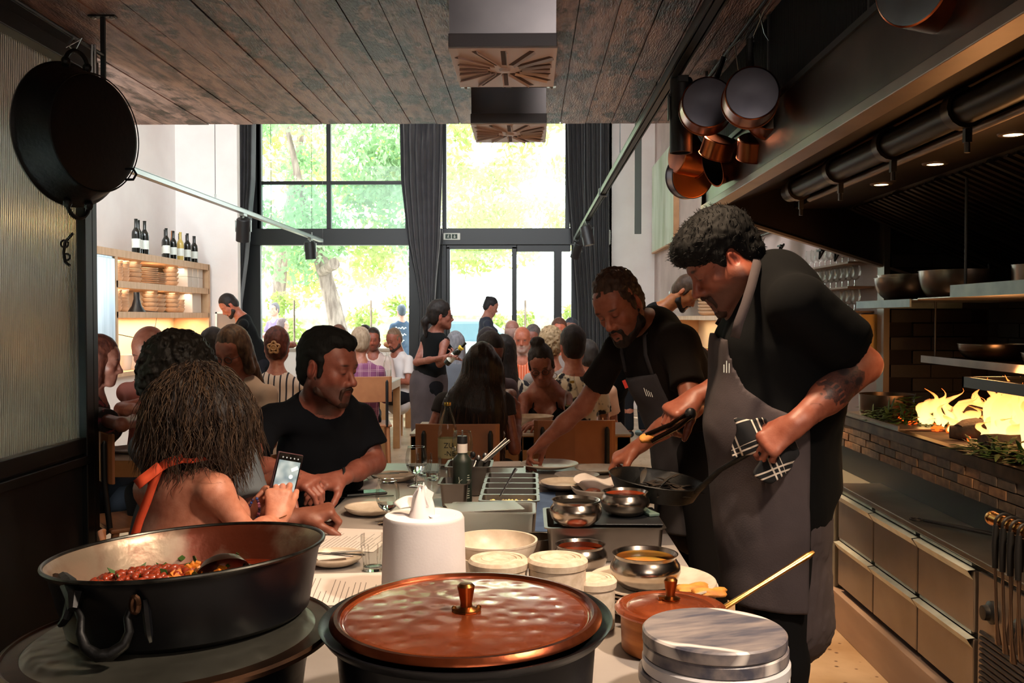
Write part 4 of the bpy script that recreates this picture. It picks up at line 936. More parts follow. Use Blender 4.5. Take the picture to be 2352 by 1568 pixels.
for k in range(6):
    t = .0205; r_ = .1145 + [.001, .0, .0035, .001, -.001, -.0015][k]
    o = ob('marble_board', MB().lathe([(0, 0), (r_ - .002, 0), (r_, .002), (r_, t - .003), (r_ - .003, t), (0, t)], n=72), (m_mw, m_mw, m_mg, m_mw, m_mg, m_mg)[k], None, labs[k], 'marble board', 'round marble boards in a stack', smooth=True, loc=(mcx + [.003, 0, -.002, .001, .001, -.001][k], mcy + [0, .002, 0, -.002, .001, 0][k], z))
    o.rotation_euler = (0, 0, k * 1.3 if k < 5 else .35); z += t + .0006

# plates, right stack
m_cer = M('cream_stoneware', '#cdbfae', .35, col2='#b9a995', vs=30, bump=.03, bs=80)
m_cer2 = M('grey_stoneware', '#a59c95', .4, col2='#8b827c', vs=24)
m_cerw = M('warm_white_stoneware', '#d9d0c6', .35, col2='#c5b9ac', vs=26)
def plateprof(r, h=.018, t=.005): return [(0, 0), (r * .6, 0), (r * .68, .003), (r * .97, h - .002), (r, h), (r - .001, h + t * .6), (r * .96, h + t * .5), (r * .72, t + .002), (r * .6, t), (0, t)]
def plate(label, c, r, mat, group=None, h=.018, name='plate', cat='plate', tilt=None):
    o = ob(name, MB().lathe(plateprof(r, h), n=56), mat, None, label, cat, group, smooth=True, loc=tuple(c))
    if tilt: o.rotation_euler = tilt
    return o
pxc, pyc = .262, 2.035
pl_l = ['lowest cream plate of the right-hand stack', 'second cream plate from the bottom of the right-hand stack', 'third cream plate from the bottom of the right-hand stack', 'fourth cream plate from the bottom of the right-hand stack', 'cream plate just under the top one of the right-hand stack', 'top cream plate of the right-hand stack, holding a silver bowl and fried pieces']
for k in range(6): plate(pl_l[k], (pxc + [.0, -.004, .003, -.002, .004, 0][k], pyc + [.002, 0, -.003, .002, 0, 0][k], CT + .001 + k * .0085), .136 - (0 if k > 3 else .004), m_cer, 'plates in the right-hand stack')
ptop = CT + .001 + 5 * .0085 + .005
m_fry = M('golden_batter', '#d09038', .65, col2='#a86420', vs=22, bump=.5, bs=60)
def lump(name, label, cat, c, size, mat, rz=0, seed=1, par=None, group=None, amp=.25):
    mb = MB().ball((0, 0, 0), size, 24); rg = random.Random(seed); off = V(rg.uniform(0, 50), 0, 0); out = []
    for q in mb.v:
        q = V(q); n = mnoise.noise(Vector(q / max(size) * 1.6 + off)); out.append(tuple(q * (1 + amp * 1.6 * n)))
    mb.v = out
    o = ob(name, mb, mat, par, label, cat, group, smooth=True, auto=False, loc=tuple(c)); o.rotation_euler = (0, 0, rz); return o
lump('fried_piece', 'golden fried piece on the top plate, nearer the silver bowl', 'food', P(1592, 1325, 1.985) * [1, 1, 0] + V(0, 0, ptop + .009), (.044, .026, .007), m_fry, .5, 3, amp=.45, group='fried pieces on the top plate')
lump('fried_piece', 'golden fried piece on the top plate, nearer its rim', 'food', P(1630, 1335, 1.955) * [1, 1, 0] + V(0, 0, ptop + .009), (.040, .024, .007), m_fry, .25, 4, amp=.45, group='fried pieces on the top plate')
lump('lemon_piece', 'small yellow lemon piece left of the silver bowl on the top plate', 'food', P(1401, 1307, 2.03) * [1, 1, 0] + V(0, 0, ptop + .010), (.012, .008, .007), M('lemon', '#e0b020', .5), .2, 5)

# belly bowls
m_sil = M('hammered_silver', '#b8aea4', .22, 1, col2='#a09488', vs=3, bump=.02, bs=30)
def belly(label, c, s, fill, seed=0):
    e = empty('metal_bowl', tuple(c), label=label, cat='bowl', group='round-bellied silver bowls')
    pr = [(0, 0), (.035, 0), (.05, .004), (.064, .017), (.0705, .034), (.069, .046), (.0625, .056), (.0605, .060), (.0635, .066), (.0655, .068), (.0625, .0675), (.0585, .060), (.061, .054), (.066, .045), (.067, .034), (.060, .018), (.045, .008), (0, .004)]
    ob('body', MB().lathe([(a * s, b_ * s) for a, b_ in pr], n=64), m_sil, e, smooth=True)
    ob('sauce', MB().lathe([(0, .046 * s), (.05 * s, .0465 * s), (.0655 * s, .045 * s)], n=48), fill, e, smooth=True)
    return e
m_red = M('red_sauce', '#a4441f', .3, col2='#7c2c14', vs=20, bump=.2); m_oran = M('orange_sauce', '#c0682a', .25, col2='#9a7c34', vs=14, bump=.2)
def onz(px, py, z): return PZ(px, py, z)
q = onz(1482, 1275, ptop + .068); belly('silver bowl of orange sauce on top of the plate stack', (q[0], q[1], ptop + .001), 1.06, m_oran)
q = onz(1333, 1248, CT + .066); belly('silver bowl of red sauce on the counter behind the canisters', (q[0], q[1], CT + .001), .95, m_red)
TR = CT + .095
q = onz(1322, 1142, TR + .068); belly('silver bowl at the left on the black tray', (q[0], q[1] - .01, TR + .001), .94, m_dark)
q = onz(1434, 1124, TR + .068); belly('silver bowl of red sauce at the right on the black tray', (q[0] + .002, q[1], TR + .001), .93, m_red)

# gastronorm pans
def gn(name, label, cat, x0, x1, y0, y1, z0, z1, mat, group=None, par=None, flange=.008, r=.012, t=.0012, inset=.006):
    """open rectangular pan with a flat rim: outer skin, inner skin and flange"""
    cx, cy = (x0 + x1) / 2, (y0 + y1) / 2; hx, hy = (x1 - x0) / 2, (y1 - y0) / 2
    def ringp(hx, hy, r, z, n=5):
        out = []
        for sx, sy, a0 in ((1, 1, 0), (-1, 1, PI / 2), (-1, -1, PI), (1, -1, 1.5 * PI)):
            for k in range(n): a = a0 + PI / 2 * k / (n - 1); out.append((sx * (hx - r) + r * math.cos(a), sy * (hy - r) + r * math.sin(a), z))
        return out
    H = z1 - z0; f = flange
    rings = [ringp(hx - f - inset - .004, hy - f - inset - .004, r, 0), ringp(hx - f - inset, hy - f - inset, r, .004), ringp(hx - f, hy - f, r, H - .004), ringp(hx, hy, r * 1.2, H - .003), ringp(hx, hy, r * 1.2, H), ringp(hx - f - t, hy - f - t, r, H), ringp(hx - f - inset - t, hy - f - inset - t, r, .005)]
    vs = []; fs = []; n = len(rings[0])
    for q in rings: vs += q
    for i in range(len(rings) - 1):
        for j in range(n): fs.append((i * n + j, i * n + (j + 1) % n, (i + 1) * n + (j + 1) % n, (i + 1) * n + j))
    fs.append(tuple(range(n))[::-1]); fs.append(tuple((len(rings) - 1) * n + j for j in range(n)))
    return ob(name, MB().add(vs, fs), mat, par, label, cat, group, loc=(cx, cy, z0), smooth=True)
m_gn = M('gastronorm_steel', '#8d8782', .36, 1, col2='#76706b', vs=4)
q0 = onz(1250, 1209, TR); q1 = onz(1530, 1206, TR)
hpx = gn('hotel_pan', 'deep steel hotel pan carrying the black tray and two silver bowls', 'pan', q0[0], q1[0], q0[1], q0[1] + .265, CT + .001, TR - .004, m_gn)
ob('black_tray', MB().box(((q0[0] + q1[0]) / 2 + .01, q0[1] + .14, TR - .001), (q1[0] - q0[0] - .03, .22, .004)), m_black, None, 'flat black tray lying on the steel hotel pan', 'tray', bevel=.002)
ob('bench_scraper', MB().box((q1[0] - .035, q0[1] + .17, TR + .006), (.03, .11, .008), (0, 0, .35)), M('green_grey_handle', '#5c6f66', .4), None, 'grey-green scraper handle at the right end of the black tray', 'scraper', bevel=.002)
labs = ['nearest small steel container, with a spoon and grated cheese', 'second small steel container from the front', 'middle small steel container of the row', 'fourth small steel container from the front', 'farthest small steel container of the row']
ybase = onz(1170, 1150, .90)[1]; xa = onz(1098, 1150, .90)[0]
for k in range(5):
    gn('steel_container', labs[k], 'container', xa, xa + .176, ybase + k * .107, ybase + k * .107 + .105, CT + .001, .90 - k * .0015, m_gn, 'small steel containers in a row')
gc = (xa + .088, ybase + .05)
mb = MB(); rg = random.Random(7)
for k in range(120): mb.ball((gc[0] + rg.uniform(-.065, .065), gc[1] + rg.uniform(-.03, .03), .878 + rg.uniform(0, .008)), .006, 5)
ob('grated_cheese', mb, M('pale_cheese', '#d8c37c', .7), None, 'pale grated cheese in the nearest steel container', 'food', kind='stuff')
s0 = P(1148, 1140, ybase + .04); s1 = P(1185, 1076, ybase + .09)
ob('spoon', MB().tube([s0, s0 * .5 + s1 * .5, s1], [.003, .003, .0065], 8, flat=.6), m_black, None, 'dark spoon handle rising from the nearest steel container', 'spoon', smooth=True)
m_plas = glassmat('cloudy_plastic', (.93, .9, .9), .7, .25, haze=.35)
xb = onz(1072, 1178, .90)[0]; xc = onz(1231, 1178, .90)[0]
gn('plastic_container', 'translucent plastic container in front of the small steel ones', 'container', xb - .05, xc, ybase - .17, ybase - .015, CT + .001, .90, m_plas)
ob('clear_sheet', MB().box(((xb + xc) / 2 - .05, ybase - .10, .904), (.20, .12, .002), (0, 0, .25)), m_plas, None, 'loose clear lid lying on the translucent plastic container', 'lid')
# cutlery box and its neighbours
xd, xe_ = onz(1020, 1072, .905)[0], onz(1130, 1072, .905)[0]
yc_ = onz(1020, 1072, .905)[1]
gn('cutlery_box', 'steel box full of cutlery behind the olive oil bottle', 'box', xd, xe_, yc_, yc_ + .17, CT + .001, .905, m_gn)
gn('steel_container', 'small steel container left of the olive oil bottle', 'container', xd - .005, xd + .10, yc_ - .20, yc_ - .06, CT + .001, .88, m_gn)
rg = random.Random(5)
for k in range(7):
    a = V(xd + .03 + k * .018, yc_ + .06 + (k % 3) * .02, .86); b_ = a + V(rg.uniform(-.02, .05), rg.uniform(-.03, .04), rg.uniform(.055, .075))
    o = ob('cutlery', MB().tube([a, b_], [.002, .004], 6).ball(b_, (.01, .005, .012), 8), m_black if k < 3 else m_steel, None, ['black-handled spoon at the left of the cutlery box', 'black spoon leaning in the cutlery box, second from the left', 'black spoon leaning in the cutlery box, third from the left', 'steel fork in the middle of the cutlery box', 'steel spoon right of the fork in the cutlery box', 'steel fork near the right side of the cutlery box', 'steel spoon at the right side of the cutlery box'][k], 'cutlery', 'cutlery standing in the box', smooth=True)
a = P(1110, 1060, yc_ + .05); b_ = P(1163, 1007, yc_ + .08)
ob('tweezers', MB().tube([a, b_], [.004, .002], 6, flat=2.2).tube([a + V(.004, 0, 0), b_ + V(.012, 0, -.006)], [.004, .002], 6, flat=2.2), m_steel, None, 'long steel tweezers leaning out of the cutlery box to the right', 'tweezers')

# ceramic bowls
q = onz(1135, 1240, .865)
vessel('serving_bowl', 'large beige ceramic bowl behind the canisters', 'bowl', bowlprof(.05, .107, .062, .004, .0015, p=1.7), m_cer, (q[0], q[1], CT + .001), 64)
q = onz(1108, 1278, .845)
vessel('small_bowl', 'small beige ceramic bowl between the paper roll and the left canister', 'bowl', bowlprof(.03, .05, .04, .003, .001), m_cer, (q[0], q[1], CT + .001), 48)
q = onz(1246, 1236, .85)
vessel('small_bowl', 'small dull steel bowl between the large ceramic bowl and the red sauce', 'bowl', bowlprof(.03, .048, .045, .002, .001), m_dst, (q[0] - .012, q[1] + .03, CT + .001), 48)
# canisters
m_can = M('speckled_bisque', '#d2c1ad', .8, col2='#bba78f', vs=60, bump=.06, bs=90)
def canister(label, c, r, h):
    e = empty('ceramic_canister', tuple(c), label=label, cat='canister', group='lidded bisque canisters')
    ob('body', MB().lathe([(0, 0), (r - .006, 0), (r - .002, .004), (r - .002, h - .02), (0, h - .02)], n=64), m_can, e, smooth=True)
    ob('lid', MB().lathe([(r - .004, h - .02), (r + .001, h - .018), (r + .002, h - .006), (r - .003, h), (r * .80, h), (r * .78, h - .002), (r * .74, h - .0005), (r * .62, h), (r * .60, h - .002), (r * .56, h), (r * .40, h - .002), (r * .36, h - .004), (0, h - .0035)], n=64), m_can, e, smooth=True)
for (px, py, z, r, lab) in ((1145, 1281, .944, .0585, 'lidded beige ceramic canister at the left, beside the large bowl'), (1280, 1279, .946, .0585, 'lidded beige ceramic canister in the middle, behind the copper lid'), (1364, 1325, .902, .044, 'smaller lidded canister squeezed between the middle one and the plates')):
    q = onz(px, py, z); canister(lab, (q[0], q[1], CT + .001), r, z - CT - .001)
# paper towel roll
rx, ry = (972 - 1215) / 1073, 2.05
m_pap = M('white_paper', '#e6e0e0', .9, col2='#cdc5c6', vs=3, bump=.05, bs=200)
pr = empty('paper_towel_roll', (rx, ry, CT + .001), label='big white paper towel roll with a sheet pulled up from its core', cat='paper towel roll')
ob('roll', MB().lathe([(.028, .19), (.028, .002), (.090, 0), (.092, .004), (.087, .188), (.083, .195), (.06, .196), (.03, .192), (.028, .188)], n=72), m_pap, pr, smooth=True)
def tuft(u, v):
    a = 2 * PI * u; r0 = .026 * (1 - v) + .006 * v + .012 * math.sin(3 * a + 1) * v * (1 - v) * 2
    h = .185 + .062 * v + .014 * math.cos(a + .8) * v
    return (r0 * math.cos(a) * 1.2 + .004 * v - .008, r0 * math.sin(a), h + .006 * math.sin(5 * a) * v)
ob('pulled_sheet', MB().grid(tuft, 40, 14), m_pap, pr, smooth=True, auto=False, solid=.0008)
ob('sheet_fold', MB().grid(lambda u, v: (-.05 + .12 * u - .02 * v, -.01 + .03 * v + .01 * math.sin(u * 7), .2 + .012 * math.sin(u * 5 + 1) + .03 * (1 - abs(2 * u - .8)) * v), 20, 8), m_pap, pr, smooth=True, auto=False, solid=.0008)
ob('sheet_corner', MB().add([(-.028, -.008, .205), (.012, -.01, .215), (.022, 0, .243), (-.008, .0, .262), (-.025, .004, .235)], [(0, 1, 2, 3, 4)]), m_pap, pr, solid=.0008)

# bottles
m_gl = bpy.data.materials.new('clear_glass'); m_gl.use_nodes = True; b = m_gl.node_tree.nodes['Principled BSDF']
b.inputs['Transmission Weight'].default_value = 1; b.inputs['Roughness'].default_value = 0; b.inputs['IOR'].default_value = 1.3; b.inputs['Base Color'].default_value = (.95, .98, .96, 1)
m_wat = bpy.data.materials.new('clear_water'); m_wat.use_nodes = True; b = m_wat.node_tree.nodes['Principled BSDF']
b.inputs['Transmission Weight'].default_value = 1; b.inputs['Roughness'].default_value = 0; b.inputs['IOR'].default_value = 1.2; b.inputs['Base Color'].default_value = (.9, .95, .93, 1)
m_thin = glassmat('thin_glass', (.95, .97, .96), .45, .01)
def glasslathe(prof, c=(0, 0, 0), n=40): return MB().lathe(prof, c, n)
def water_bottle(label, c, s=1.0, group=None, small=False):
    e = empty('water_bottle', tuple(c), label=label, cat='bottle', group=group)
    ob('glass', MB().lathe([(x * s, z * s) for x, z in [(0, 0), (.036, 0), (.0395, .005), (.04, .13), (.037, .165), (.027, .205), (.0165, .235), (.013, .25), (.0135, .262), (.0145, .264), (.0145, .270), (.012, .271)]], n=24 if small else 40), m_thin, e, smooth=True)
    ob('water', MB().lathe([(0, .004 * s), (.036 * s, .006 * s), (.0375 * s, .105 * s), (0, .105 * s)], n=24), m_wat, e, smooth=True)
    if not small:
        ob('label', MB().lathe([(.0402, .045), (.0402, .125)], n=40), M('olive_label', '#a39a70', .6), e, smooth=True)
        ob('neck_ring', MB().lathe([(.0142, .258), (.0152, .262), (.0152, .268), (.0142, .272)], n=24), M('gold_foil', '#b0904a', .3, 1), e, smooth=True)
        m_ink = M('black_print', '#15140f', .6)
        text('ZU', .030, m_ink, e, (.008, -.0412, .098), (PI / 2, 0, 0)); text('-NE', .028, m_ink, e, (.012, -.0412, .065), (PI / 2, 0, 0))
    return e
q = P(1028, 1060, 3.93); water_bottle('tall clear water bottle with an olive label behind the cutlery box', (q[0], 3.93, CT + .001))
q = P(1062, 1100, 3.20)
ol = empty('oil_bottle', (q[0], 3.20, CT + .001), label='dark green olive oil bottle with a white neck band and black cap', cat='bottle')
ob('body', MB().lathe([(0, 0), (.030, 0), (.0325, .004), (.0325, .135), (.030, .148), (.019, .160), (.0165, .166), (.0165, .19), (0, .19)], n=48), M('dark_green_coating', '#1d2721', .45), ol, smooth=True)
ob('neck_band', MB().lathe([(.017, .168), (.0172, .17), (.0172, .196), (.017, .198)], n=36), M('band_white', '#d5cdc8', .6), ol, smooth=True)
ob('cap', MB().lathe([(.0165, .198), (.0175, .20), (.0172, .222), (.016, .224), (.0, .224)], n=36), m_black, ol, smooth=True)
ob('pourer', MB().lathe([(.003, .224), (.003, .242), (.0, .242)], n=12), m_steel, ol, smooth=True)
m_prt = M('pale_print', '#b8bcae', .6)
ob('leaf_drawing', MB().tube([(-.016, -.029, .06), (-.008, -.032, .075), (.002, -.0328, .083)], .0006, 5).tube([(-.012, -.0305, .04), (-.006, -.0322, .065), (-.010, -.0312, .09)], .0006, 5).tube([(-.02, -.026, .05), (-.008, -.0322, .062), (.004, -.0328, .058)], .0006, 5).tube([(-.008, -.0322, .062), (-.014, -.0298, .03), (-.004, -.0325, .01)], .0006, 5), m_prt, ol)
mb = MB()
for k in range(9): mb.box((.0215, -.0253, .02 + k * .0075 + (0 if k < 5 else .015)), (.011 - (k % 3) * .002, .0008, .002), (0, 0, .7))
ob('printed_text', mb, m_prt, ol)

def wineglass(label, c, s=1.0, fill=None, group='stemmed glasses on the counter', n=40, parts=True, fc=None):
    e = empty('wine_glass', tuple(c), label=label, cat='glass', group=group)
    bowl = [(0, .038), (.012, .040), (.026, .052), (.034, .070), (.0365, .088), (.034, .110), (.0285, .132)]
    ob('bowl', MB().lathe([(x * s, z * s) for x, z in bowl], n=n), m_thin, e, smooth=True)
    ob('rim', MB().tube([(.0285 * s * math.cos(a), .0285 * s * math.sin(a), .132 * s) for a in np.linspace(0, 2 * PI, 33)], .0007, 5, cap=False), m_gl, e, smooth=True)
    ob('stem', MB().lathe([(x * s, z * s) for x, z in [(.0035, .040), (.0032, .012), (.006, .005), (.030, .002), (.031, .0005), (.0, 0)]], n=n), m_gl, e, smooth=True)
    if fill:
        h = fill; ob('drink', MB().lathe([(x * s * .97, z * s + .0008) for x, z in bowl if z < h] + [(np.interp(h, [z for x, z in bowl], [x for x, z in bowl]) * s * .97, h * s), (0, h * s)], n=n), fc or m_wat, e, smooth=True)
    return e
def tumbler(label, c, s=1.0, n=20, group='faceted tumblers', fill=None):
    e = empty('tumbler', tuple(c), label=label, cat='glass', group=group)
    def prf(r0, r1, h): return [(0, .0), (r0 - .002, 0), (r0, .003), (r0 + (r1 - r0) * .15, .02), (r1 - .001, h * .62), (r1, h * .68), (r1, h)]
    mb = MB(); n2 = 18; prof = prf(.024 * s, .031 * s, .088 * s)
    vs = []; fs = []
    for i, (r, z) in enumerate(prof):
        fac = .07 if 2 < i < 5 else 0
        for j in range(n2 * 2): a = PI * j / n2; vs.append(((r * (1 - fac * (j % 2))) * math.cos(a), (r * (1 - fac * (j % 2))) * math.sin(a), z))
    k = n2 * 2
    for i in range(len(prof) - 1):
        for j in range(k): fs.append((i * k + j, i * k + (j + 1) % k, (i + 1) * k + (j + 1) % k, (i + 1) * k + j))
    ob('glass', mb.add(vs, fs), m_thin, e)
    ob('base', MB().lathe([(0, .001), (.022 * s, .001), (.0235 * s, .01 * s), (0, .012 * s)], n=24), m_gl, e, smooth=True)
    if fill: ob('water', MB().lathe([(0, .013 * s), (.024 * s, .013 * s), (.0285 * s, fill * s), (0, fill * s)], n=24), m_wat, e, smooth=True)
    return e
def gpos(px, py_rim, zr, dz): q = PZ(px, py_rim, zr); return (q[0], q[1], dz)
wineglass('stemmed water glass nearest us, beside the paper roll', gpos(890, 1103, CT + .132, CT + .001), 1.0, .062)
wineglass('stemmed water glass farther along the counter, by the cutlery box', gpos(956, 1026, CT + .145, CT + .001), 1.1, .07)
wineglass('stemmed glass of white wine behind the olive oil bottle', (P(1062, 1000, 3.88)[0], 3.88, CT + .001), 1.2, .062, fc=M('white_wine', '#d8c890', .05))
tumbler('empty faceted tumbler left of the paper roll', gpos(857, 1228, CT + .088, CT + .001))
tumbler('faceted tumbler of water between the stemmed glass and the bottle', gpos(994, 1050, CT + .088, CT + .001), fill=.03)
tumbler('faceted tumbler behind the tall water glass', gpos(975, 1040, CT + .09, CT + .001))

# menus with printed lines
m_ppr = M('menu_paper', '#cfc4be', .8); m_ink2 = M('grey_print', '#6f6762', .8)
def menu(label, cpx, cpy, wd, ln, rz, seed):
    q = PZ(cpx, cpy, CT); e = empty('menu_sheet', (q[0], q[1], CT + .001), rz, label, 'menu', 'paper menus on the counter')
    ob('sheet', MB().box((0, 0, .0008), (wd, ln, .0008)), m_ppr, e)
    rg = random.Random(seed); mb = MB()
    for k in range(15):
        x = -wd * .40 + k * wd * .058; l_ = ln * rg.uniform(.3, .78)
        mb.box((x, -ln * .42 + l_ / 2, .0014), (.0016, l_, .0002))
    ob('printed_lines', mb, m_ink2, e, kind='stuff')
menu('printed paper menu left of the tumbler', 815, 1240, .19, .26, -.15, 1)
menu('printed paper menu beside the left pot, partly under the pan', 800, 1352, .21, .26, .1, 2)
menu('paper menu lying under the far dish at the counter edge', 905, 1098, .2, .2, .35, 3)
# dishes with cutlery
def fork(label, a, b_, knife=False, group=None):
    a, b_ = V(a), V(b_); d = unit(b_ - a); s = np.cross(V(0, 0, 1), d)
    mb = MB()
    if knife: mb.tube([a, a * .55 + b_ * .45, b_], [.004, .0035, .006], 8, flat=.35)
    else:
        mb.tube([a, a * .4 + b_ * .6], [.004, .002], 8, flat=.4)
        for k in (-1.5, -.5, .5, 1.5): mb.tube([a * .4 + b_ * .6, a * .25 + b_ * .75 + s * .004 * k, b_ + s * .0045 * k], [.0018, .0016, .001], 5)
    return ob('knife' if knife else 'fork', mb, m_steel, None, label, 'knife' if knife else 'fork', group, smooth=True)
m_nap = M('paper_napkin', '#d8cdc6', .9)
def dish(label, px, py, hwpx, dep=.025, mat=None, name='side_dish', zr=.82):
    q = PZ(px, py, zr); ppm = FPX / q[1]; r = hwpx / ppm
    return vessel(name, label, 'dish', bowlprof(r * .55, r, zr - CT, .004, .001, p=1.4), mat or m_cer, (q[0], q[1], CT + .002), 48), q, r
d_, q, r = dish('small beige dish with cutlery and a napkin beside the bean pan', 768, 1278, 66)
ob('napkin', MB().box((q[0] - .005, q[1] + .0, .8235), (.09, .06, .002), (0.03, .02, .5)), m_nap, None, 'folded paper napkin under the cutlery on the near dish', 'napkin')
fork('fork on the near dish beside the bean pan', (q[0] - .12, q[1] - .03, .827), (q[0] + .065, q[1] + .02, .831)); fork('knife on the near dish beside the bean pan', (q[0] - .12, q[1] + .02, .827), (q[0] + .08, q[1] - .015, .829), True)
d_, q, r = dish('shallow beige dish beside the stemmed water glass', 850, 1166, 58)
d_, q, r = dish('flat dish with cutlery at the far left edge of the counter', 905, 1092, 52)
fork('fork on the far left dish', (q[0] - .12, q[1] - .0, .826), (q[0] + .05, q[1] + .03, .829)); fork('knife on the far left dish', (q[0] - .13, q[1] - .02, .826), (q[0] + .02, q[1] + .0, .829), True)
q = PZ(806, 1146, CT); fork('knife lying on the counter below the black phone', (q[0] - .06, q[1], CT + .004), (q[0] + .14, q[1] + .05, CT + .004), True)
m_scr = M('phone_glass_black', '#08090b', .08)
q = PZ(838, 1135, CT); e = empty('mobile_phone', (q[0], q[1], CT + .001), -1.15, 'black phone lying face up on the counter in front of the seated man', 'phone')
ob('body', MB().box((0, 0, .004), (.07, .145, .008)), m_black, e, bevel=.003); ob('screen', MB().box((0, 0, .0085), (.064, .138, .001)), m_scr, e)
q = PZ(842, 1120, CT); ob('napkin', MB().add([(q[0] - .06, q[1] - .02, CT + .002), (q[0] + .06, q[1] - .05, CT + .002), (q[0] + .03, q[1] + .08, CT + .022), (q[0] - .03, q[1] + .07, CT + .012)], [(0, 1, 2, 3)]), m_nap, None, 'crumpled white napkin behind the black phone', 'napkin', solid=.001)
q = PZ(1150, 1072, CT); ob('napkin', MB().box((q[0], q[1] + .06, CT + .003), (.18, .14, .002), (0, 0, .1)), m_nap, None, 'flat white napkin at the far end of the counter, behind the containers', 'napkin')
# centre plates
def platepx(label, px, py, hw, z, mat, group=None, h=.016, **k):
    q = PZ(px, py, z); return plate(label, (q[0], q[1], z - h), hw * q[1] / FPX, mat, group, h, **k)
platepx('round white plate under the bearded cook\'s fingers', 1262, 1064, 67, CT + .03, m_cerw)
platepx('second white plate just right of the one being set down', 1375, 1074, 55, CT + .018, m_cerw)
for k, lab in enumerate(('bottom plate of the small stack in the middle of the counter', 'middle plate of the small stack in the middle of the counter', 'top beige plate of the small stack in the middle of the counter')):
    platepx(lab, 1297 - (2 - k) * 3, 1106 + (2 - k) * 3, 56, CT + .018 + k * .012, m_cer if k else m_cer2, 'small plate stack in the middle')
platepx('grey plate partly hidden behind the small plate stack', 1325, 1090, 52, CT + .019, m_cer2)
d_, q, r = dish('grey dish holding crumpled paper and dark fritters', 1378, 1122, 66, mat=m_cer2, name='fritter_dish', zr=.835)
def paperf(u, v):
    a = 2 * PI * u; rr_ = .03 + .045 * v + .008 * math.sin(5 * a) * v
    return (q[0] - .01 + rr_ * math.cos(a), q[1] + .01 + rr_ * math.sin(a), .812 + .055 * v + .012 * math.sin(3 * a + 1) * v)
ob('parchment_paper', MB().grid(paperf, 40, 8), m_nap, None, 'crumpled parchment paper standing in the grey dish', 'paper', smooth=True, auto=False, solid=.0008)
m_frit = M('dark_fritter', '#6a2f18', .6, col2='#3d1a0e', vs=20, bump=.4)
lump('fritter', 'dark fried fritter at the front of the grey dish', 'food', (q[0] - .03, q[1] - .045, .832), (.026, .016, .012), m_frit, .3, 9, group='fritters in the grey dish')
lump('fritter', 'dark fried fritter at the right of the grey dish', 'food', (q[0] + .03, q[1] - .03, .836), (.024, .016, .014), m_frit, 1, 10, group='fritters in the grey dish')
# blue mat and small blue thing
q = PZ(1243, 1190, CT); ob('blue_cloth', MB().box((q[0], q[1] + .12, CT + .002), (.10, .62, .003), (0, 0, -.02)), M('blue_cloth', '#4d6385', .9, col2='#3d5070', vs=12), None, 'blue cloth lying between the steel containers and the hotel pan', 'cloth', bevel=.001)
q = PZ(1522, 1236, CT); ob('plastic_stopper', MB().lathe([(0, 0), (.012, 0), (.012, .03), (.009, .034), (0, .034)], n=20), M('bright_blue_plastic', '#2148a8', .4), None, 'small bright blue plastic stopper at the corner of the hotel pan', 'stopper', smooth=True, loc=(q[0] - .012, q[1] + .05, CT + .001))
# skillet held over the counter edge
Yk = 2.72
sk = empty('skillet', tuple(P(1508, 1100, Yk)), label='black cast iron skillet held over the counter by the tattooed cook', cat='skillet')
Rk = np.array(Euler((R_(3), R_(7), 0)).to_matrix())
ob('body', MB().lathe([(0, -.048), (.105, -.048), (.112, -.044), (.134, .0), (.137, .002), (.135, .004), (.129, .0), (.107, -.041), (0, -.043)], n=72, Rm=Rk), m_cast, sk, smooth=True)
h0 = Rk @ V(.10, -.085, -.004); h1 = P(1718, 1042, 2.385) - V(sk.location); h2 = P(1790, 1005, 2.36) - V(sk.location)
ob('handle', MB().tube([h0, P(1655, 1078, 2.43) - V(sk.location), h1, h2], [.012, .009, .010, .011], 10, flat=.6), m_cast, sk, smooth=True)
greens('fried_food', 'dark crisp food frying in the held skillet', P(1508, 1112, Yk) + V(0, 0, -.02), .07, .07, .02, 60, 6).data.materials[0] = M('fried_bits', '#2c2013', .6, col2='#14100b', vs=30)
# ------------------------------------------------------------------ people: bodies grown from a distance field, one surface each
rng_ = np.random.RandomState(5)
_LAT = rng_.rand(32, 32, 32).astype(np.float32) * 2 - 1
def vnoise(X, Y, Z):
    xi = np.floor(X).astype(int); yi = np.floor(Y).astype(int); zi = np.floor(Z).astype(int)
    fx = X - xi; fy = Y - yi; fz = Z - zi
    fx = fx * fx * (3 - 2 * fx); fy = fy * fy * (3 - 2 * fy); fz = fz * fz * (3 - 2 * fz)
    a0, a1 = xi & 31, (xi + 1) & 31; b0, b1 = yi & 31, (yi + 1) & 31; c0, c1 = zi & 31, (zi + 1) & 31
    L_ = _LAT
    def lp(p, q, t): return p + (q - p) * t
    return lp(lp(lp(L_[a0, b0, c0], L_[a1, b0, c0], fx), lp(L_[a0, b1, c0], L_[a1, b1, c0], fx), fy),
              lp(lp(L_[a0, b0, c1], L_[a1, b0, c1], fx), lp(L_[a0, b1, c1], L_[a1, b1, c1], fx), fy), fz)
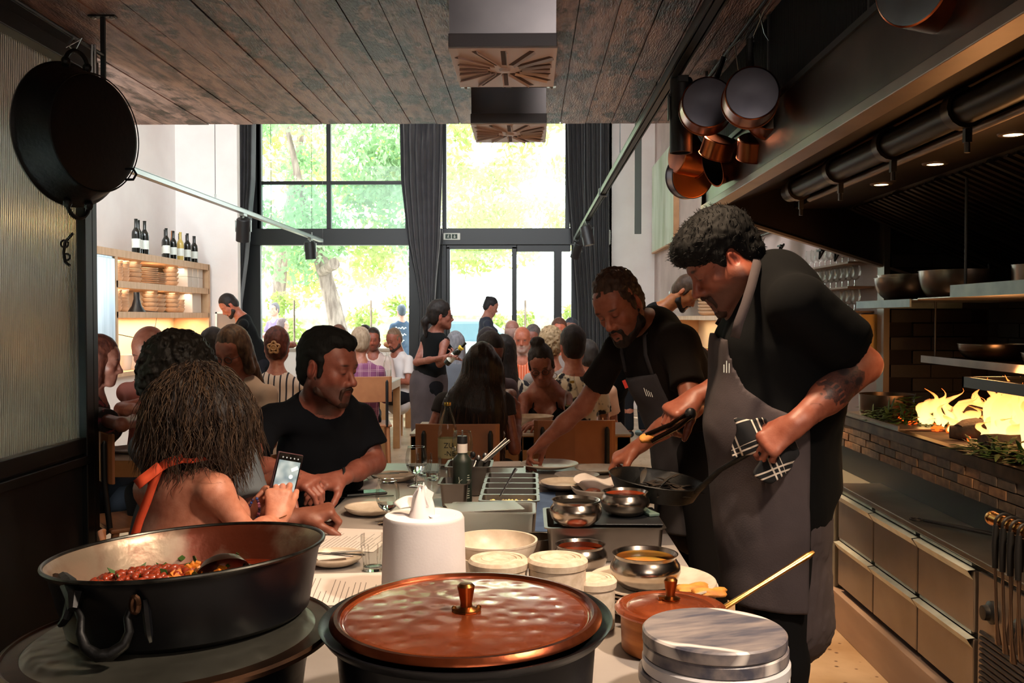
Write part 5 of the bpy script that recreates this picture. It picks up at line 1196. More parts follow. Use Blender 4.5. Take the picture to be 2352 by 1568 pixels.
class SDF:
    """list of primitives in world space, each with its bounds; evaluated on a grid only where it matters"""
    def __init__(s): s.p = []; s.M = np.eye(3); s.o = np.zeros(3); s.sc = 1.0
    def frame(s, M_, o, sc=1.0): s.M = np.array(M_); s.o = V(o); s.sc = sc
    def w(s, q): return s.o + s.M @ (V(q) * s.sc)
    def add(s, f, c, rad, k=.02, op=0): s.p.append((f, V(c), rad, k, op)); return s
    def cap(s, a, b, ra, rb, k=.02, op=0, end=None, flat=None):
        """tapered limb; end: cut flat beyond b; flat=(dir, factor) squashes the section along dir"""
        a, b = s.w(a), s.w(b); ra *= s.sc; rb *= s.sc; d = b - a; L2 = max(1e-9, d @ d); u = unit(d)
        fl = None if flat is None else (unit(s.M @ V(flat[0])), flat[1])
        def f(X, Y, Z):
            px, py, pz = X - a[0], Y - a[1], Z - a[2]
            t = np.clip((px * d[0] + py * d[1] + pz * d[2]) / L2, 0, 1)
            qx, qy, qz = px - t * d[0], py - t * d[1], pz - t * d[2]
            if fl is not None:
                n, fc = fl; h = (qx * n[0] + qy * n[1] + qz * n[2]) * (1 / fc - 1)
                qx = qx + h * n[0]; qy = qy + h * n[1]; qz = qz + h * n[2]
            r = np.sqrt(qx * qx + qy * qy + qz * qz) - (ra + (rb - ra) * t)
            if end is not None:
                e = (X - b[0]) * u[0] + (Y - b[1]) * u[1] + (Z - b[2]) * u[2] - end
                r = np.maximum(r, e)
            return r
        return s.add(f, (a + b) / 2, np.linalg.norm(d) / 2 + max(ra, rb), k, op)
    def ell(s, c, r, k=.02, op=0, R=None):
        c = s.w(c); r = V(r) * s.sc; A = s.M if R is None else s.M @ R
        At = A.T
        def f(X, Y, Z):
            x, y, z = X - c[0], Y - c[1], Z - c[2]
            a = (At[0, 0] * x + At[0, 1] * y + At[0, 2] * z) / r[0]; b = (At[1, 0] * x + At[1, 1] * y + At[1, 2] * z) / r[1]; e = (At[2, 0] * x + At[2, 1] * y + At[2, 2] * z) / r[2]
            k0 = np.sqrt(a * a + b * b + e * e); k1 = np.sqrt((a / r[0]) ** 2 + (b / r[1]) ** 2 + (e / r[2]) ** 2) + 1e-9
            return k0 * (k0 - 1) / k1
        return s.add(f, c, max(r), k, op)
    def field(s, lo, hi, vox, post=None):
        n = np.maximum(2, np.ceil((hi - lo) / vox).astype(int) + 1)
        ax = [(lo[i] + np.arange(n[i]) * vox).astype(np.float32) for i in range(3)]
        F = np.full(tuple(n), .5, np.float32)
        for f, c, rad, k, op in s.p:
            m = rad * 1.05 + k + 2.5 * vox
            i0 = np.maximum(0, np.floor((c - m - lo) / vox).astype(int)); i1 = np.minimum(n, np.ceil((c + m - lo) / vox).astype(int) + 1)
            if np.any(i1 <= i0): continue
            sl = tuple(slice(a, b) for a, b in zip(i0, i1))
            X = ax[0][sl[0]][:, None, None]; Y = ax[1][sl[1]][None, :, None]; Z = ax[2][sl[2]][None, None, :]
            d = f(X, Y, Z).astype(np.float32); G = F[sl]
            if op == 0:
                h = np.clip(k - np.abs(G - d), 0, None) / k; F[sl] = np.minimum(G, d) - h * h * k * .25
            elif op == 1:
                e = -d; h = np.clip(k - np.abs(G - e), 0, None) / k; F[sl] = np.maximum(G, e) + h * h * k * .25
            elif op == 2: F[sl] = np.maximum(G, -d)
        if post is not None:
            near = np.abs(F) < .05
            idx = np.nonzero(near)
            F[idx] = post(ax[0][idx[0]], ax[1][idx[1]], ax[2][idx[2]], F[idx])
        return F, lo
    def bounds(s):
        lo = np.min([c - r for f, c, r, k, op in s.p if op == 0], axis=0); hi = np.max([c + r for f, c, r, k, op in s.p if op == 0], axis=0); return lo - .03, hi + .03
def nets(F, lo, vox):
    S = F < 0
    n = F.shape
    a = S[:-1, :-1, :-1].astype(np.int8)
    cnt = sum(S[i:n[0] - 1 + i, j:n[1] - 1 + j, k:n[2] - 1 + k].astype(np.int8) for i in (0, 1) for j in (0, 1) for k in (0, 1))
    act = (cnt > 0) & (cnt < 8)
    idx = np.argwhere(act)
    if len(idx) == 0: return np.zeros((0, 3)), np.zeros((0, 4), int)
    vid = np.full(act.shape, -1, np.int32); vid[tuple(idx.T)] = np.arange(len(idx))
    acc = np.zeros((len(idx), 3)); num = np.zeros(len(idx))
    I, J, K = idx.T
    cor = {(i, j, k): F[I + i, J + j, K + k] for i in (0, 1) for j in (0, 1) for k in (0, 1)}
    for ax_ in range(3):
        for u in (0, 1):
            for v in (0, 1):
                p0 = [0, 0, 0]; p1 = [0, 0, 0]; o = [q for q in range(3) if q != ax_]
                p0[o[0]] = p1[o[0]] = u; p0[o[1]] = p1[o[1]] = v; p1[ax_] = 1
                f0, f1 = cor[tuple(p0)], cor[tuple(p1)]; m = (f0 < 0) != (f1 < 0)
                t = np.where(m, f0 / np.where(m, f0 - f1, 1), 0)
                pt = np.zeros((len(idx), 3)); pt[:, o[0]] = u; pt[:, o[1]] = v; pt[:, ax_] = t
                acc[m] += pt[m]; num[m] += 1
    verts = lo + (idx + acc / num[:, None]) * vox
    quads = []
    for ax_ in range(3):
        o = [q for q in range(3) if q != ax_]
        sl0 = [slice(None)] * 3; sl1 = [slice(None)] * 3; sl0[ax_] = slice(0, -1); sl1[ax_] = slice(1, None)
        A, B = S[tuple(sl0)], S[tuple(sl1)]
        e = np.argwhere(A != B)
        ok = (e[:, o[0]] > 0) & (e[:, o[1]] > 0) & (e[:, o[0]] < n[o[0]] - 1) & (e[:, o[1]] < n[o[1]] - 1); e = e[ok]
        sg = A[tuple(e.T)]
        def at(du, dv):
            q = e.copy(); q[:, o[0]] -= du; q[:, o[1]] -= dv; return vid[tuple(q.T)]
        q = np.stack([at(1, 1), at(0, 1), at(0, 0), at(1, 0)], 1)
        flip = sg if ax_ != 1 else ~sg
        q[~flip] = q[~flip][:, ::-1]
        quads.append(q)
    return verts, np.concatenate(quads)
def surf(sdf, vox, fine=(), post=None, clip=None):
    lo, hi = sdf.bounds()
    if clip is not None: lo = np.maximum(lo, clip[0]); hi = np.minimum(hi, clip[1])
    F, _ = sdf.field(lo, hi, vox, post); v, q = nets(F, lo, vox)
    for (c, rad, fv) in fine:
        c = V(c); rad = V(rad) if hasattr(rad, '__len__') else V(rad, rad, rad)
        if len(q):
            m = v[q].mean(1); ins = np.all(np.abs(m - c) < rad - fv * 1.5, axis=1); q = q[~ins]
        F, _ = sdf.field(c - rad, c + rad, fv, post); v2, q2 = nets(F, c - rad, fv)
        q = np.concatenate([q, q2 + len(v)]); v = np.concatenate([v, v2])
    return v, q
def meshobj(name, v, q, mat, par, off, paint=None):
    used = np.unique(q); mp = np.full(len(v), -1); mp[used] = np.arange(len(used)); v = v[used]; q = mp[q]
    me = bpy.data.meshes.new(name); me.vertices.add(len(v)); me.vertices.foreach_set('co', (v - off).astype(np.float32).ravel())
    me.loops.add(len(q) * 4); me.loops.foreach_set('vertex_index', q.astype(np.int32).ravel())
    me.polygons.add(len(q)); me.polygons.foreach_set('loop_start', np.arange(0, len(q) * 4, 4, dtype=np.int32))
    me.polygons.foreach_set('use_smooth', np.ones(len(q), bool)); me.update(calc_edges=True); me.validate()
    if paint is not None:
        col = paint(v); a = me.color_attributes.new('Col', 'FLOAT_COLOR', 'POINT')
        a.data.foreach_set('color', np.concatenate([col, np.ones((len(v), 1))], 1).astype(np.float32).ravel())
    me.materials.append(mat); o = bpy.data.objects.new(name, me); COL.objects.link(o); o.parent = par
    return o
m_skin = M('skin', '#c07a5e', .48, attr=True, col2='#dcc8be', vs=45, bump=.06, bs=220, fac=(.3, .75), sss=.06)
def smooth01(x): x = np.clip(x, 0, 1); return x * x * (3 - 2 * x)

def HR(yaw, pitch=0, roll=0):
    """head/torso frame: local y = facing, z = up, x = its right. yaw 0 looks toward +Y (away), 90 looks -X, 180 looks at the camera; pitch>0 looks down"""
    return np.array(Euler((0, 0, R_(yaw))).to_matrix() @ Euler((-R_(pitch), 0, 0)).to_matrix() @ Euler((0, R_(roll), 0)).to_matrix())

def head_prims(S, H, c, s=1.0, fem=False, fat=0.0, nose=1.0):
    S.frame(H, c, s)
    w = .0 if fem else .003
    S.ell((0, -.014, .045), (.074 + w, .094, .083), .02)
    S.ell((0, .022, -.02), (.060 + w + fat, .066, .082), .03)
    S.ell((0, .045, .05), (.055, .042, .045), .03)
    for x in (-1, 1):
        S.cap((x * (.050 + fat), -.005, -.045), (x * .018, .066, -.092), .026 + fat, .021, .03)
        S.ell((x * .040, .060, -.018), (.020 + fat * .6, .018, .018), .025)
        S.ell((x * .031, .094, .008), (.017, .013, .0125), .012, 1)
    S.ell((0, .070, -.096), (.020 if fem else .024, .018, .017), .02)
    S.cap((-.036, .078, .026), (.036, .078, .026), .010 if fem else .0125, .010 if fem else .0125, .02)
    for x in (-1, 1):
        S.ell((x * .031, .079, .006), (.0145, .0125, .012), .004)     # lids over the eyeball
    S.cap((0, .084, .016), (0, .108 * nose, -.026), .0075, .0105, .012)
    S.ell((0, .1085 * nose, -.031), (.0125, .012, .0105), .010)
    for x in (-1, 1): S.ell((x * .0125, .096, -.035), (.0085, .011, .0085), .006)
    S.ell((0, .078, -.060), (.028, .016, .022), .02)
    S.cap((-.019, .088, -.0575), (.019, .088, -.0575), .0058, .0058, .007, flat=((0, 0, 1), .8))
    S.cap((-.016, .088, -.0685), (.016, .088, -.0685), .0068, .0068, .006)
    S.cap((-.022, .0985, -.063), (.022, .0985, -.063), .0028, .0028, .004, 1)
    for x in (-1, 1):
        Re = np.array(Euler((R_(-12), 0, R_(-x * 22))).to_matrix())
        S.ell((x * .077, -.012, -.003), (.0085, .018, .031), .006, 0, Re)
        S.ell((x * .087, -.006, .004), (.006, .010, .018), .004, 1, Re)
    S.frame(np.eye(3), (0, 0, 0))
def head_paint(H, c, s, skin, stubble=None, stub_amt=.6, lips=None, brow='#1c1210', eyes='closed', lipamt=.6, blush=.25):
    sk = V(lin(skin)); st = V(lin(stubble)) if stubble else None
    lp = V(lin(lips)) if lips else sk * V(.85, .5, .5); br = V(lin(brow))
    def g(q, c0, r): return smooth01(1.35 - np.sqrt((((q - V(c0)) / V(r)) ** 2).sum(1)))
    def fn(v):
        q = ((v - c) @ H) / s
        col = np.tile(sk, (len(v), 1))
        inh = (np.abs(q) < .16).all(1)
        qq = q.copy(); qq[:, 0] = np.abs(qq[:, 0])
        def mixc(m, cc, a=1.0):
            m = (m * inh * a)[:, None]; nonlocal col; col = col * (1 - m) + V(cc) * m
        mixc(g(qq, (.045, .07, -.025), (.028, .03, .024)), sk * V(1.12, .78, .72), blush)
        mixc(g(qq, (0, .11, -.03), (.016, .02, .016)), sk * V(1.15, .75, .7), blush * 1.3)
        mixc(g(qq, (.079, -.01, 0), (.014, .03, .035)), sk * V(1.2, .62, .55), .5)
        mixc(g(qq, (.031, .085, .006), (.024, .02, .018)), sk * V(.62, .55, .58), .45)
        if st is not None:
            jaw = smooth01((-.028 - qq[:, 2] + .25 * (qq[:, 1] - .06) * 0) / .03) * smooth01((qq[:, 1] + .03) / .03) * smooth01((qq[:, 2] + .15) / .02)
            side = smooth01((.045 - qq[:, 1]) / .03) * smooth01((qq[:, 1] + .02) / .015) * smooth01((.0 - qq[:, 2]) / .04)
            ck = g(qq, (.0, .1, -.045), (.05, .05, .005)) * 0
            m = np.maximum(jaw * (1 - .0 * ck), side)
            mixc(m, st, stub_amt); mixc(g(qq, (.012, .095, -.0495), (.022, .02, .0065)), st, stub_amt * 1.1)
        mixc(g(qq, (.0, .090, -.0575), (.024, .02, .0052)), lp, lipamt); mixc(g(qq, (.0, .090, -.069), (.020, .02, .0068)), lp, lipamt)
        mixc(g(qq, (.0, .095, -.063), (.022, .02, .0022)), lp * .35, .8)
        mixc(g(qq, (.034, .088, .0285 + 0), (.019, .02, .0045)), br, .95)
        if eyes == 'closed':
            mixc(g(qq, (.031, .09, -.0005), (.0135, .02, .0026)), V(.012, .008, .007), .95)
        else:
            mixc(g(qq, (.031, .09, .005), (.0125, .02, .0048)), V(.35, .3, .28), .9); mixc(g(qq, (.031, .09, .005), (.0045, .02, .0046)), V(.012, .008, .007), 1)
            mixc(g(qq, (.031, .09, .0105), (.014, .02, .0018)), V(.015, .01, .01), .9)
        return col
    return fn

def hand(S, wrist, fdir, palm, s=1.0, side=1, curl=(.3, .35, .4, .5), thumb=None, spread=.06, fine=None):
    """fdir = direction of the hand, palm = the direction the palm faces, side = +1 thumb toward cross(fdir, palm)"""
    S.frame(np.eye(3), (0, 0, 0)); f = unit(fdir); n = unit(V(palm) - f * np.dot(palm, f)); t = np.cross(f, n) * side
    W = V(wrist); R_h = lambda a, b, c: W + s * (a * f + b * t + c * n)
    for b, r in ((-.026, .0125), (-.009, .0135), (.009, .0135), (.026, .013)):
        S.cap(R_h(.012, b * .55, 0), R_h(.082, b, -.001), .0145 * s, r * s, .014 * s, flat=(n, .9))
    S.cap(R_h(-.02, 0, 0), R_h(.02, 0, 0), .0235 * s, .0235 * s, .02 * s, flat=(n, .78))
    S.cap(R_h(.02, .018, .008), R_h(.06, .024, .009), .014 * s, .012 * s, .014 * s)
    Ls = ((.038, .024, .020), (.043, .027, .021), (.040, .025, .020), (.031, .019, .018))
    for i, (b, L3, cu) in enumerate(zip((.027, .009, -.009, -.027), Ls, curl)):
        p = R_h(.084 - (.006 if i == 3 else 0) - abs(b) * .15, b, 0); d = unit(f + t * (b * spread / .027)); r = (.0095, .0098, .0094, .0083)[i] * s
        S.ell(p - n * .001 * s, (r * 1.12,) * 3, .008 * s)
        a = 0
        for j, (L_, rr) in enumerate(zip(L3, (1, .92, .82))):
            a += cu * (1.0, 1.25, .8)[j]
            dd = math.cos(a) * d + math.sin(a) * n; q = p + dd * L_ * s
            S.cap(p, q, r * rr, r * rr * .93, .0035 * s); p = q
    th = thumb or (.7, .75, .35)          # forward, sideways, toward the palm
    p0 = R_h(.022, .024, .006); d0 = unit(f * th[0] + t * th[1] + n * th[2]); p1 = p0 + d0 * .042 * s; d1 = unit(d0 + f * .35 + n * .25); p2 = p1 + d1 * .033 * s; p3 = p2 + unit(d1 + n * .25 + f * .2) * .024 * s
    S.cap(p0, p1, .0155 * s, .0125 * s, .014 * s); S.cap(p1, p2, .0115 * s, .0105 * s, .004 * s); S.cap(p2, p3, .0105 * s, .008 * s, .004 * s)
    return R_h(.07, 0, .01)

m_eye = M('eye_white', '#b9aca6', .2); m_iris = M('dark_iris', '#1a0f0a', .15)
def hairnoise(kind, amp, H, c, s):
    Hm = np.array(H)
    def post(X, Y, Z, F):
        q = (np.stack([X - c[0], Y - c[1], Z - c[2]], 1) @ Hm) / s
        if kind == 'curly':
            n = vnoise(q[:, 0] * 75, q[:, 1] * 75, q[:, 2] * 75) + .6 * vnoise(q[:, 0] * 140, q[:, 1] * 140 + 9, q[:, 2] * 140)
        elif kind == 'straight':
            a = np.arctan2(q[:, 0], q[:, 1] + .02); r = np.hypot(q[:, 0], q[:, 1] + .02)
            n = vnoise(a * 22 + 7, q[:, 2] * 9, r * 30) + .6 * vnoise(a * 48 + 3, q[:, 2] * 16, r * 30)
        else:
            n = vnoise(q[:, 0] * 90, q[:, 1] * 32, q[:, 2] * 60) + .5 * vnoise(q[:, 0] * 160, q[:, 1] * 60, q[:, 2] * 90 + 5)
        return F + amp * n
    return post
def hairmat(key, a, b, rough=.55): return M(key, a, rough, col2=b, vs=60, bump=.25, bs=140, stretch=(1, 1, .25), spec=.25)
def hair(par, off, H, c, s, style, mat, vox=.006, amp=.003, kind='short', front=0.0, extra=None, sides=.0, vol=0.0, name='hair'):
    S = SDF(); S.frame(H, c, s); v_ = vol
    if style in ('short', 'bald', 'bun', 'pony', 'bob', 'long'):
        top = .012 + v_ if style != 'bald' else .004
        if style != 'bald':
            S.ell((0, -.016, .050 + v_ * .3), (.080 + v_ * .8, .099 + v_ * .8, .085 + top), .015)
        else:
            S.ell((0, -.03, .012), (.082, .086, .06), .01)
        S.ell((0, -.045, -.01), (.068 + v_ * .4, .066 + v_ * .5, .070), .02)
        for x in (-1, 1):
            if style in ('short',): S.cap((x * .070, .012, .02), (x * .071, .012, -.018), .012, .006, .012)
    if style == 'bob' or style == 'long':
        Lz = {'bob': -.16, 'long': -.42}[style]
        for x in (-1, 1):
            S.cap((x * .065, .0, .03), (x * .078, .01, -.10), .032, .03, .03)
        S.cap((0, -.04, .03), (0, -.075, Lz), .088, .10 if style == 'bob' else .085, .04, flat=((0, 1, 0), .62))
    if style == 'bun': S.ell((0, -.085, .10), (.032, .032, .030), .012)
    if style == 'lowbun': pass
    if style == 'pony':
        S.cap((0, -.10, .02), (0, -.135, -.04), .022, .03, .02); S.cap((0, -.135, -.04), (0, -.125, -.17), .03, .012, .02)
    if extra: extra(S)
    # face opening
    if style != 'bald':
        S.ell((0, .105 - front, -.038), (.068 + sides, .088, .098), .012, 1)
        S.ell((0, .10 - front, .0), (.05, .075, .060), .012, 1)
    else: S.ell((0, .06, .075), (.11, .125, .085), .012, 1)
    S.frame(np.eye(3), (0, 0, 0))
    v, q = surf(S, vox, post=hairnoise(kind, amp, H, V(c), s))
    return meshobj(name, v, q, mat, par, off)
def beard(par, off, H, c, s, mat, vox=.004, amp=.0022, full=1.0, name='beard'):
    S = SDF(); S.frame(H, c, s)
    for x in (-1, 1):
        S.cap((x * .064, .004, -.03), (x * .058, .012, -.07), .012, .020 * full, .02); S.cap((x * .056, .016, -.072), (x * .016, .072, -.104), .022 * full, .022 * full, .02)
        S.cap((x * .003, .099, -.048), (x * .026, .088, -.060), .006, .005, .006); S.cap((x * .026, .088, -.060), (x * .024, .080, -.085), .006, .010, .01)
    S.ell((0, .076, -.104), (.024, .020, .020 * full), .015)
    S.ell((0, .088, -.082), (.012, .007, .008), .008)
    S.ell((0, .10, -.066), (.019, .02, .0085), .004, 1)
    S.frame(np.eye(3), (0, 0, 0))
    v, q = surf(S, vox, post=hairnoise('curly', amp, H, V(c), s))
    return meshobj(name, v, q, mat, par, off)
def foldpost(amp, fr=9, seed=0.0, stripes=None):
    def post(X, Y, Z, F):
        n = vnoise(X * fr + seed, Y * fr, Z * fr * .8); n2 = vnoise(X * fr * 2.1 + seed + 5 + n, Y * fr * 2.1, Z * fr * 1.4 + n * 2)
        return F + amp * (1 - 2 * np.abs(n)) * .7 + amp * .6 * (1 - 2 * np.abs(n2)) * .5
    return post
def strand_mesh(paths, r=.0011):
    """hair strands: thin three-sided tapering tubes, all in one mesh"""
    vs = []; fs = []; o = 0
    for p in paths:
        p = np.asarray(p); k = len(p); T = np.gradient(p, axis=0); T /= np.linalg.norm(T, axis=1)[:, None] + 1e-9
        A = np.cross(T, V(.3, .5, .8)); A /= np.linalg.norm(A, axis=1)[:, None] + 1e-9; B = np.cross(T, A)
        rr = r * (1 - .8 * np.linspace(0, 1, k) ** 2)[:, None]
        ring = np.stack([p + rr * A, p + rr * (-.5 * A + .87 * B), p + rr * (-.5 * A - .87 * B)], 1).reshape(-1, 3)
        vs.append(ring); i = np.arange(k - 1)[:, None] * 3 + o
        fs.append(np.concatenate([np.concatenate([i + a, i + b, i + 3 + b, i + 3 + a], 1) for a, b in ((0, 1), (1, 2), (2, 0))])); o += 3 * k
    return np.concatenate(vs), np.concatenate(fs)

def person(label, hc, yaw, pitch=0, roll=0, hs=1.0, floor=0.0, skin='#a86a52', hairstyle='short', haircol=('#120e0d', '#1d1613'), haircurl='short', hairvol=0.0, hairamp=.003,
           top='#202020', top2=None, topmat=None, sleeve='short', body=None, yawb=None, stub=None, stubamt=.5, beardm=None, fem=False, seated=True, arms=None, hands=(), vox=.014, hvox=.006,
           eyes='closed', glasses=False, lean=(0, 0), extra_top=None, group=None, fat=0.0, neckline=True, hvis=True, sw=.175, pants='#14141a', bodydepth=.105, hairfn=None, brow='#1c1210', nohair=False):
    """a whole figure: head at hc (world), shoulders below it; arms = ((elbow, wrist), (elbow, wrist)) in world space or None for lap"""
    hc = V(hc); yawb = yaw if yawb is None else yawb
    H = HR(yaw, pitch, roll); Bm = HR(yawb, 0, 0); fwd, rt = Bm[:, 1], Bm[:, 0]
    ln = lean[0] * fwd + lean[1] * rt
    nb = hc + H @ V(0, -.02, -.06) * hs
    base = hc + V(0, 0, -.20 * hs) - ln * .20 - fwd * (.035 + .0012 * max(0, pitch)) * hs + V(0, 0, .0012 * max(0, pitch)) if body is None else V(body['neck'])
    shl = [base + rt * x * sw + V(0, 0, -.062) for x in (-1, 1)]
    if body and 'sh' in body: shl = [V(q) for q in body['sh']]
    pel = V(base[0], base[1], base[2] - .50) - ln * .8 if body is None or 'pelvis' not in body else V(body['pelvis'])
    if seated and (body is None or 'pelvis' not in body): pel[2] = max(floor + .50, base[2] - .52)
    root = empty('person', (float(pel[0]), float(pel[1]), floor), label=label, cat='person', group=group)
    off = V(root.location)
    S = SDF(); head_prims(S, H, hc, hs, fem, fat)
    S.cap(nb + H @ V(0, .0, -.01), base + V(0, 0, .0), (.045 if fem else .054) + fat, (.052 if fem else .062) + fat, .03)
    up = unit(base - pel); chest = base + (pel - base) * .33; waist = base + (pel - base) * .7
    fdir = fwd
    def torso(S, g=0.0, low=True):
        S.cap(base - up * .06, chest, .115 + g, .135 * (sw / .19) + g + fat, .06, flat=(fdir, .74))
        for q in shl: S.cap(base - up * .045, q * .94 + base * .06, .048 + g * .8, .043 + g * .6, .05)
        for x in (-1, 1): S.cap(chest + rt * x * .07 * sw / .19, waist + rt * x * .045, .085 * sw / .19 + g, .085 + g + fat * 2, .05, flat=(fdir, min(1.25, bodydepth / .105)))
        S.cap(waist, pel, .125 + g + fat * 2, .145 + g + fat, .06, flat=(fdir, .8))
        if fem and low:
            for x in (-1, 1): S.ell(chest + rt * x * .072 + fwd * .085 + up * -.0, (.058 + g * .5,) * 3, .05)
    torso(S)
    armj = []
    for i, x in enumerate((-1, 1)):
        if arms is None or arms[i] is None:
            el = shl[i] + V(0, 0, -.25) + fwd * .06 + rt * x * .05; wr = el + fwd * .20 - rt * x * .06 + V(0, 0, .02)
        else: el, wr = V(arms[i][0]), V(arms[i][1])
        armj.append((shl[i], el, wr)); a = .044 if not fem else .036
        a += fat * .6
        S.cap(shl[i], el, a, a * .82, .03); S.cap(el, el * .45 + wr * .55, a * .84, a * .78, .02); S.cap(el * .5 + wr * .5, wr, a * .78, a * .54, .02)
    fine = [(hc + H @ V(0, .01, -.01) * hs, .15 * hs, hvox)]
    drawn = set()
    for hd in hands:
        i = hd['i']; wr = armj[i][2]; hcx = hand(S, wr, hd['dir'], hd['palm'], hd.get('s', 1.0), hd.get('side', 1), hd.get('curl', (.3, .35, .4, .5)), hd.get('thumb'), hd.get('spread', .06)); drawn.add(i)
        fine.append((wr + unit(hd['dir']) * .085, .125, hd.get('vox', .0045)))
    for i in (0, 1):
        if i not in drawn:
            d = unit(armj[i][2] - armj[i][1]); hand(S, armj[i][2], d, V(0, 0, -1), .95, 1 if i == 0 else -1)
    # legs
    hip = [pel + rt * x * .09 + V(0, 0, -.02) for x in (-1, 1)]
    leg = []
    if body and 'legs' in body: leg = [tuple(V(q) for q in l) for l in body['legs']]
    else:
        for i, x in enumerate((-1, 1)):
            if seated: kn = hip[i] + fwd * .42 + rt * x * .05 + V(0, 0, .0); kn[2] = pel[2] - .0; an = V(kn[0], kn[1], floor + .09) - fwd * .04
            else: kn = V(hip[i][0], hip[i][1], floor + (pel[2] - floor) * .54) + fwd * .03; an = V(hip[i][0], hip[i][1], floor + .09)
            leg.append((hip[i], kn, an))
    for l in leg:
        S.cap(l[0], l[1], .082 if not fem else .076, .052, .04); S.cap(l[1], l[1] * .6 + l[2] * .4, .052, .054, .03); S.cap(l[1] * .6 + l[2] * .4, l[2], .054, .034, .03)
    bm = surf(S, vox, fine)
    paint = head_paint(H, hc, hs, skin, stub, stubamt, eyes=eyes, brow=brow)
    bo = meshobj('body', bm[0], bm[1], m_skin, root, off, paint)
    # trousers and shoes
    Pn = SDF()
    Pn.cap(waist * .45 + pel * .55, pel, .145 + fat * 2, .16 + fat, .05, flat=(fdir, .82))
    for l in leg:
        Pn.cap(l[0], l[1], .096, .066, .04); Pn.cap(l[1], l[2], .066, .052, .03, end=-.0)
    v, q = surf(Pn, max(vox, .012), post=foldpost(.004, 8)); meshobj('trousers', v, q, M('cloth_' + pants, pants, .95, col2=pants, vs=4, spec=.2), root, off)
    Sh = SDF()
    for l in leg:
        Sh.cap(l[2] + V(0, 0, -.04) - fwd * .04, l[2] + V(0, 0, -.05) + fwd * .14, .04, .036, .03)
    v, q = surf(Sh, .012); meshobj('shoes', v, q, m_black, root, off)
    # top
    T = SDF(); g = .013
    if top is not None:
        torso(T, g)
        T.cap(waist * .5 + pel * .5, pel - V(0, 0, .05), .155 + fat * 2, .178 + fat, .05, flat=(fdir, .86))
        for sh_, el, wr in armj:
            a = .044 if not fem else .036
            a += fat * .6
            if sleeve == 'short': T.cap(sh_, sh_ + (el - sh_) * .66, a + g * .6, a + g + .008, .03, end=.0)
            elif sleeve == 'long': T.cap(sh_, el, a + g, a * .85 + g, .03); T.cap(el, el * .12 + wr * .88, a * .85 + g, a * .6 + g * .7, .02, end=0)
            elif sleeve == 'cap': T.cap(sh_, sh_ + (el - sh_) * .3, a + g, a + g, .03, end=0)
        # neck opening
        T.cap(base + up * .02, nb + (nb - base) * .5, .062 + fat, .075 + fat, .012, 1)
        T.ell(base + fwd * .06 + V(0, 0, .005), (.055, .06, .05), .012, 1)
        if extra_top: extra_top(T, dict(base=base, shl=shl, pel=pel, chest=chest, waist=waist, fwd=fwd, rt=rt, armj=armj, up=up))
        v, q = surf(T, max(.008, vox * .75), post=foldpost(.0035, 10, hc[0] * 7))
        tm = topmat or M('top_' + top + (top2 or ''), top, .9, col2=top2 or top, vs=9, bump=.06, bs=300)
        meshobj('top', v, q, tm, root, off)
    J = dict(root=root, off=off, H=H, hc=hc, hs=hs, base=base, shl=shl, pel=pel, chest=chest, waist=waist, fwd=fwd, rt=rt, arm=armj, up=up, hip=hip, leg=leg, Bm=Bm)
    if not nohair:
        hm = hairmat('hair_' + haircol[0], haircol[0], haircol[1])
        if hairfn: hairfn(J, hm)
        else: hair(root, off, H, hc, hs, hairstyle, hm, max(.004, hvox), hairamp, haircurl, vol=hairvol)
    if beardm: beard(root, off, H, hc, hs, hairmat('beard_' + beardm[0], beardm[0], beardm[1]), max(.003, hvox * .8))
    if glasses:
        mb = MB()
        for x in (-1, 1):
            mb.tube([hc + H @ (V(x * .031 + .021 * math.cos(a), .100, .003 + .018 * math.sin(a)) * hs) for a in np.linspace(0, 2 * PI, 20)], .0021 * hs, 6, cap=False)
            mb.tube([hc + H @ (V(x * .052, .099, .008) * hs), hc + H @ (V(x * .074, .07, .008) * hs), hc + H @ (V(x * .078, -.01, .004) * hs)], .0013 * hs, 5)
        mb.tube([hc + H @ (V(-.010, .103, .006) * hs), hc + H @ (V(.010, .103, .006) * hs)], .0012 * hs, 5)
        mb.v = [tuple(V(q) - off) for q in mb.v]; ob('glasses', mb, m_black, root, smooth=True, auto=False)
    return J
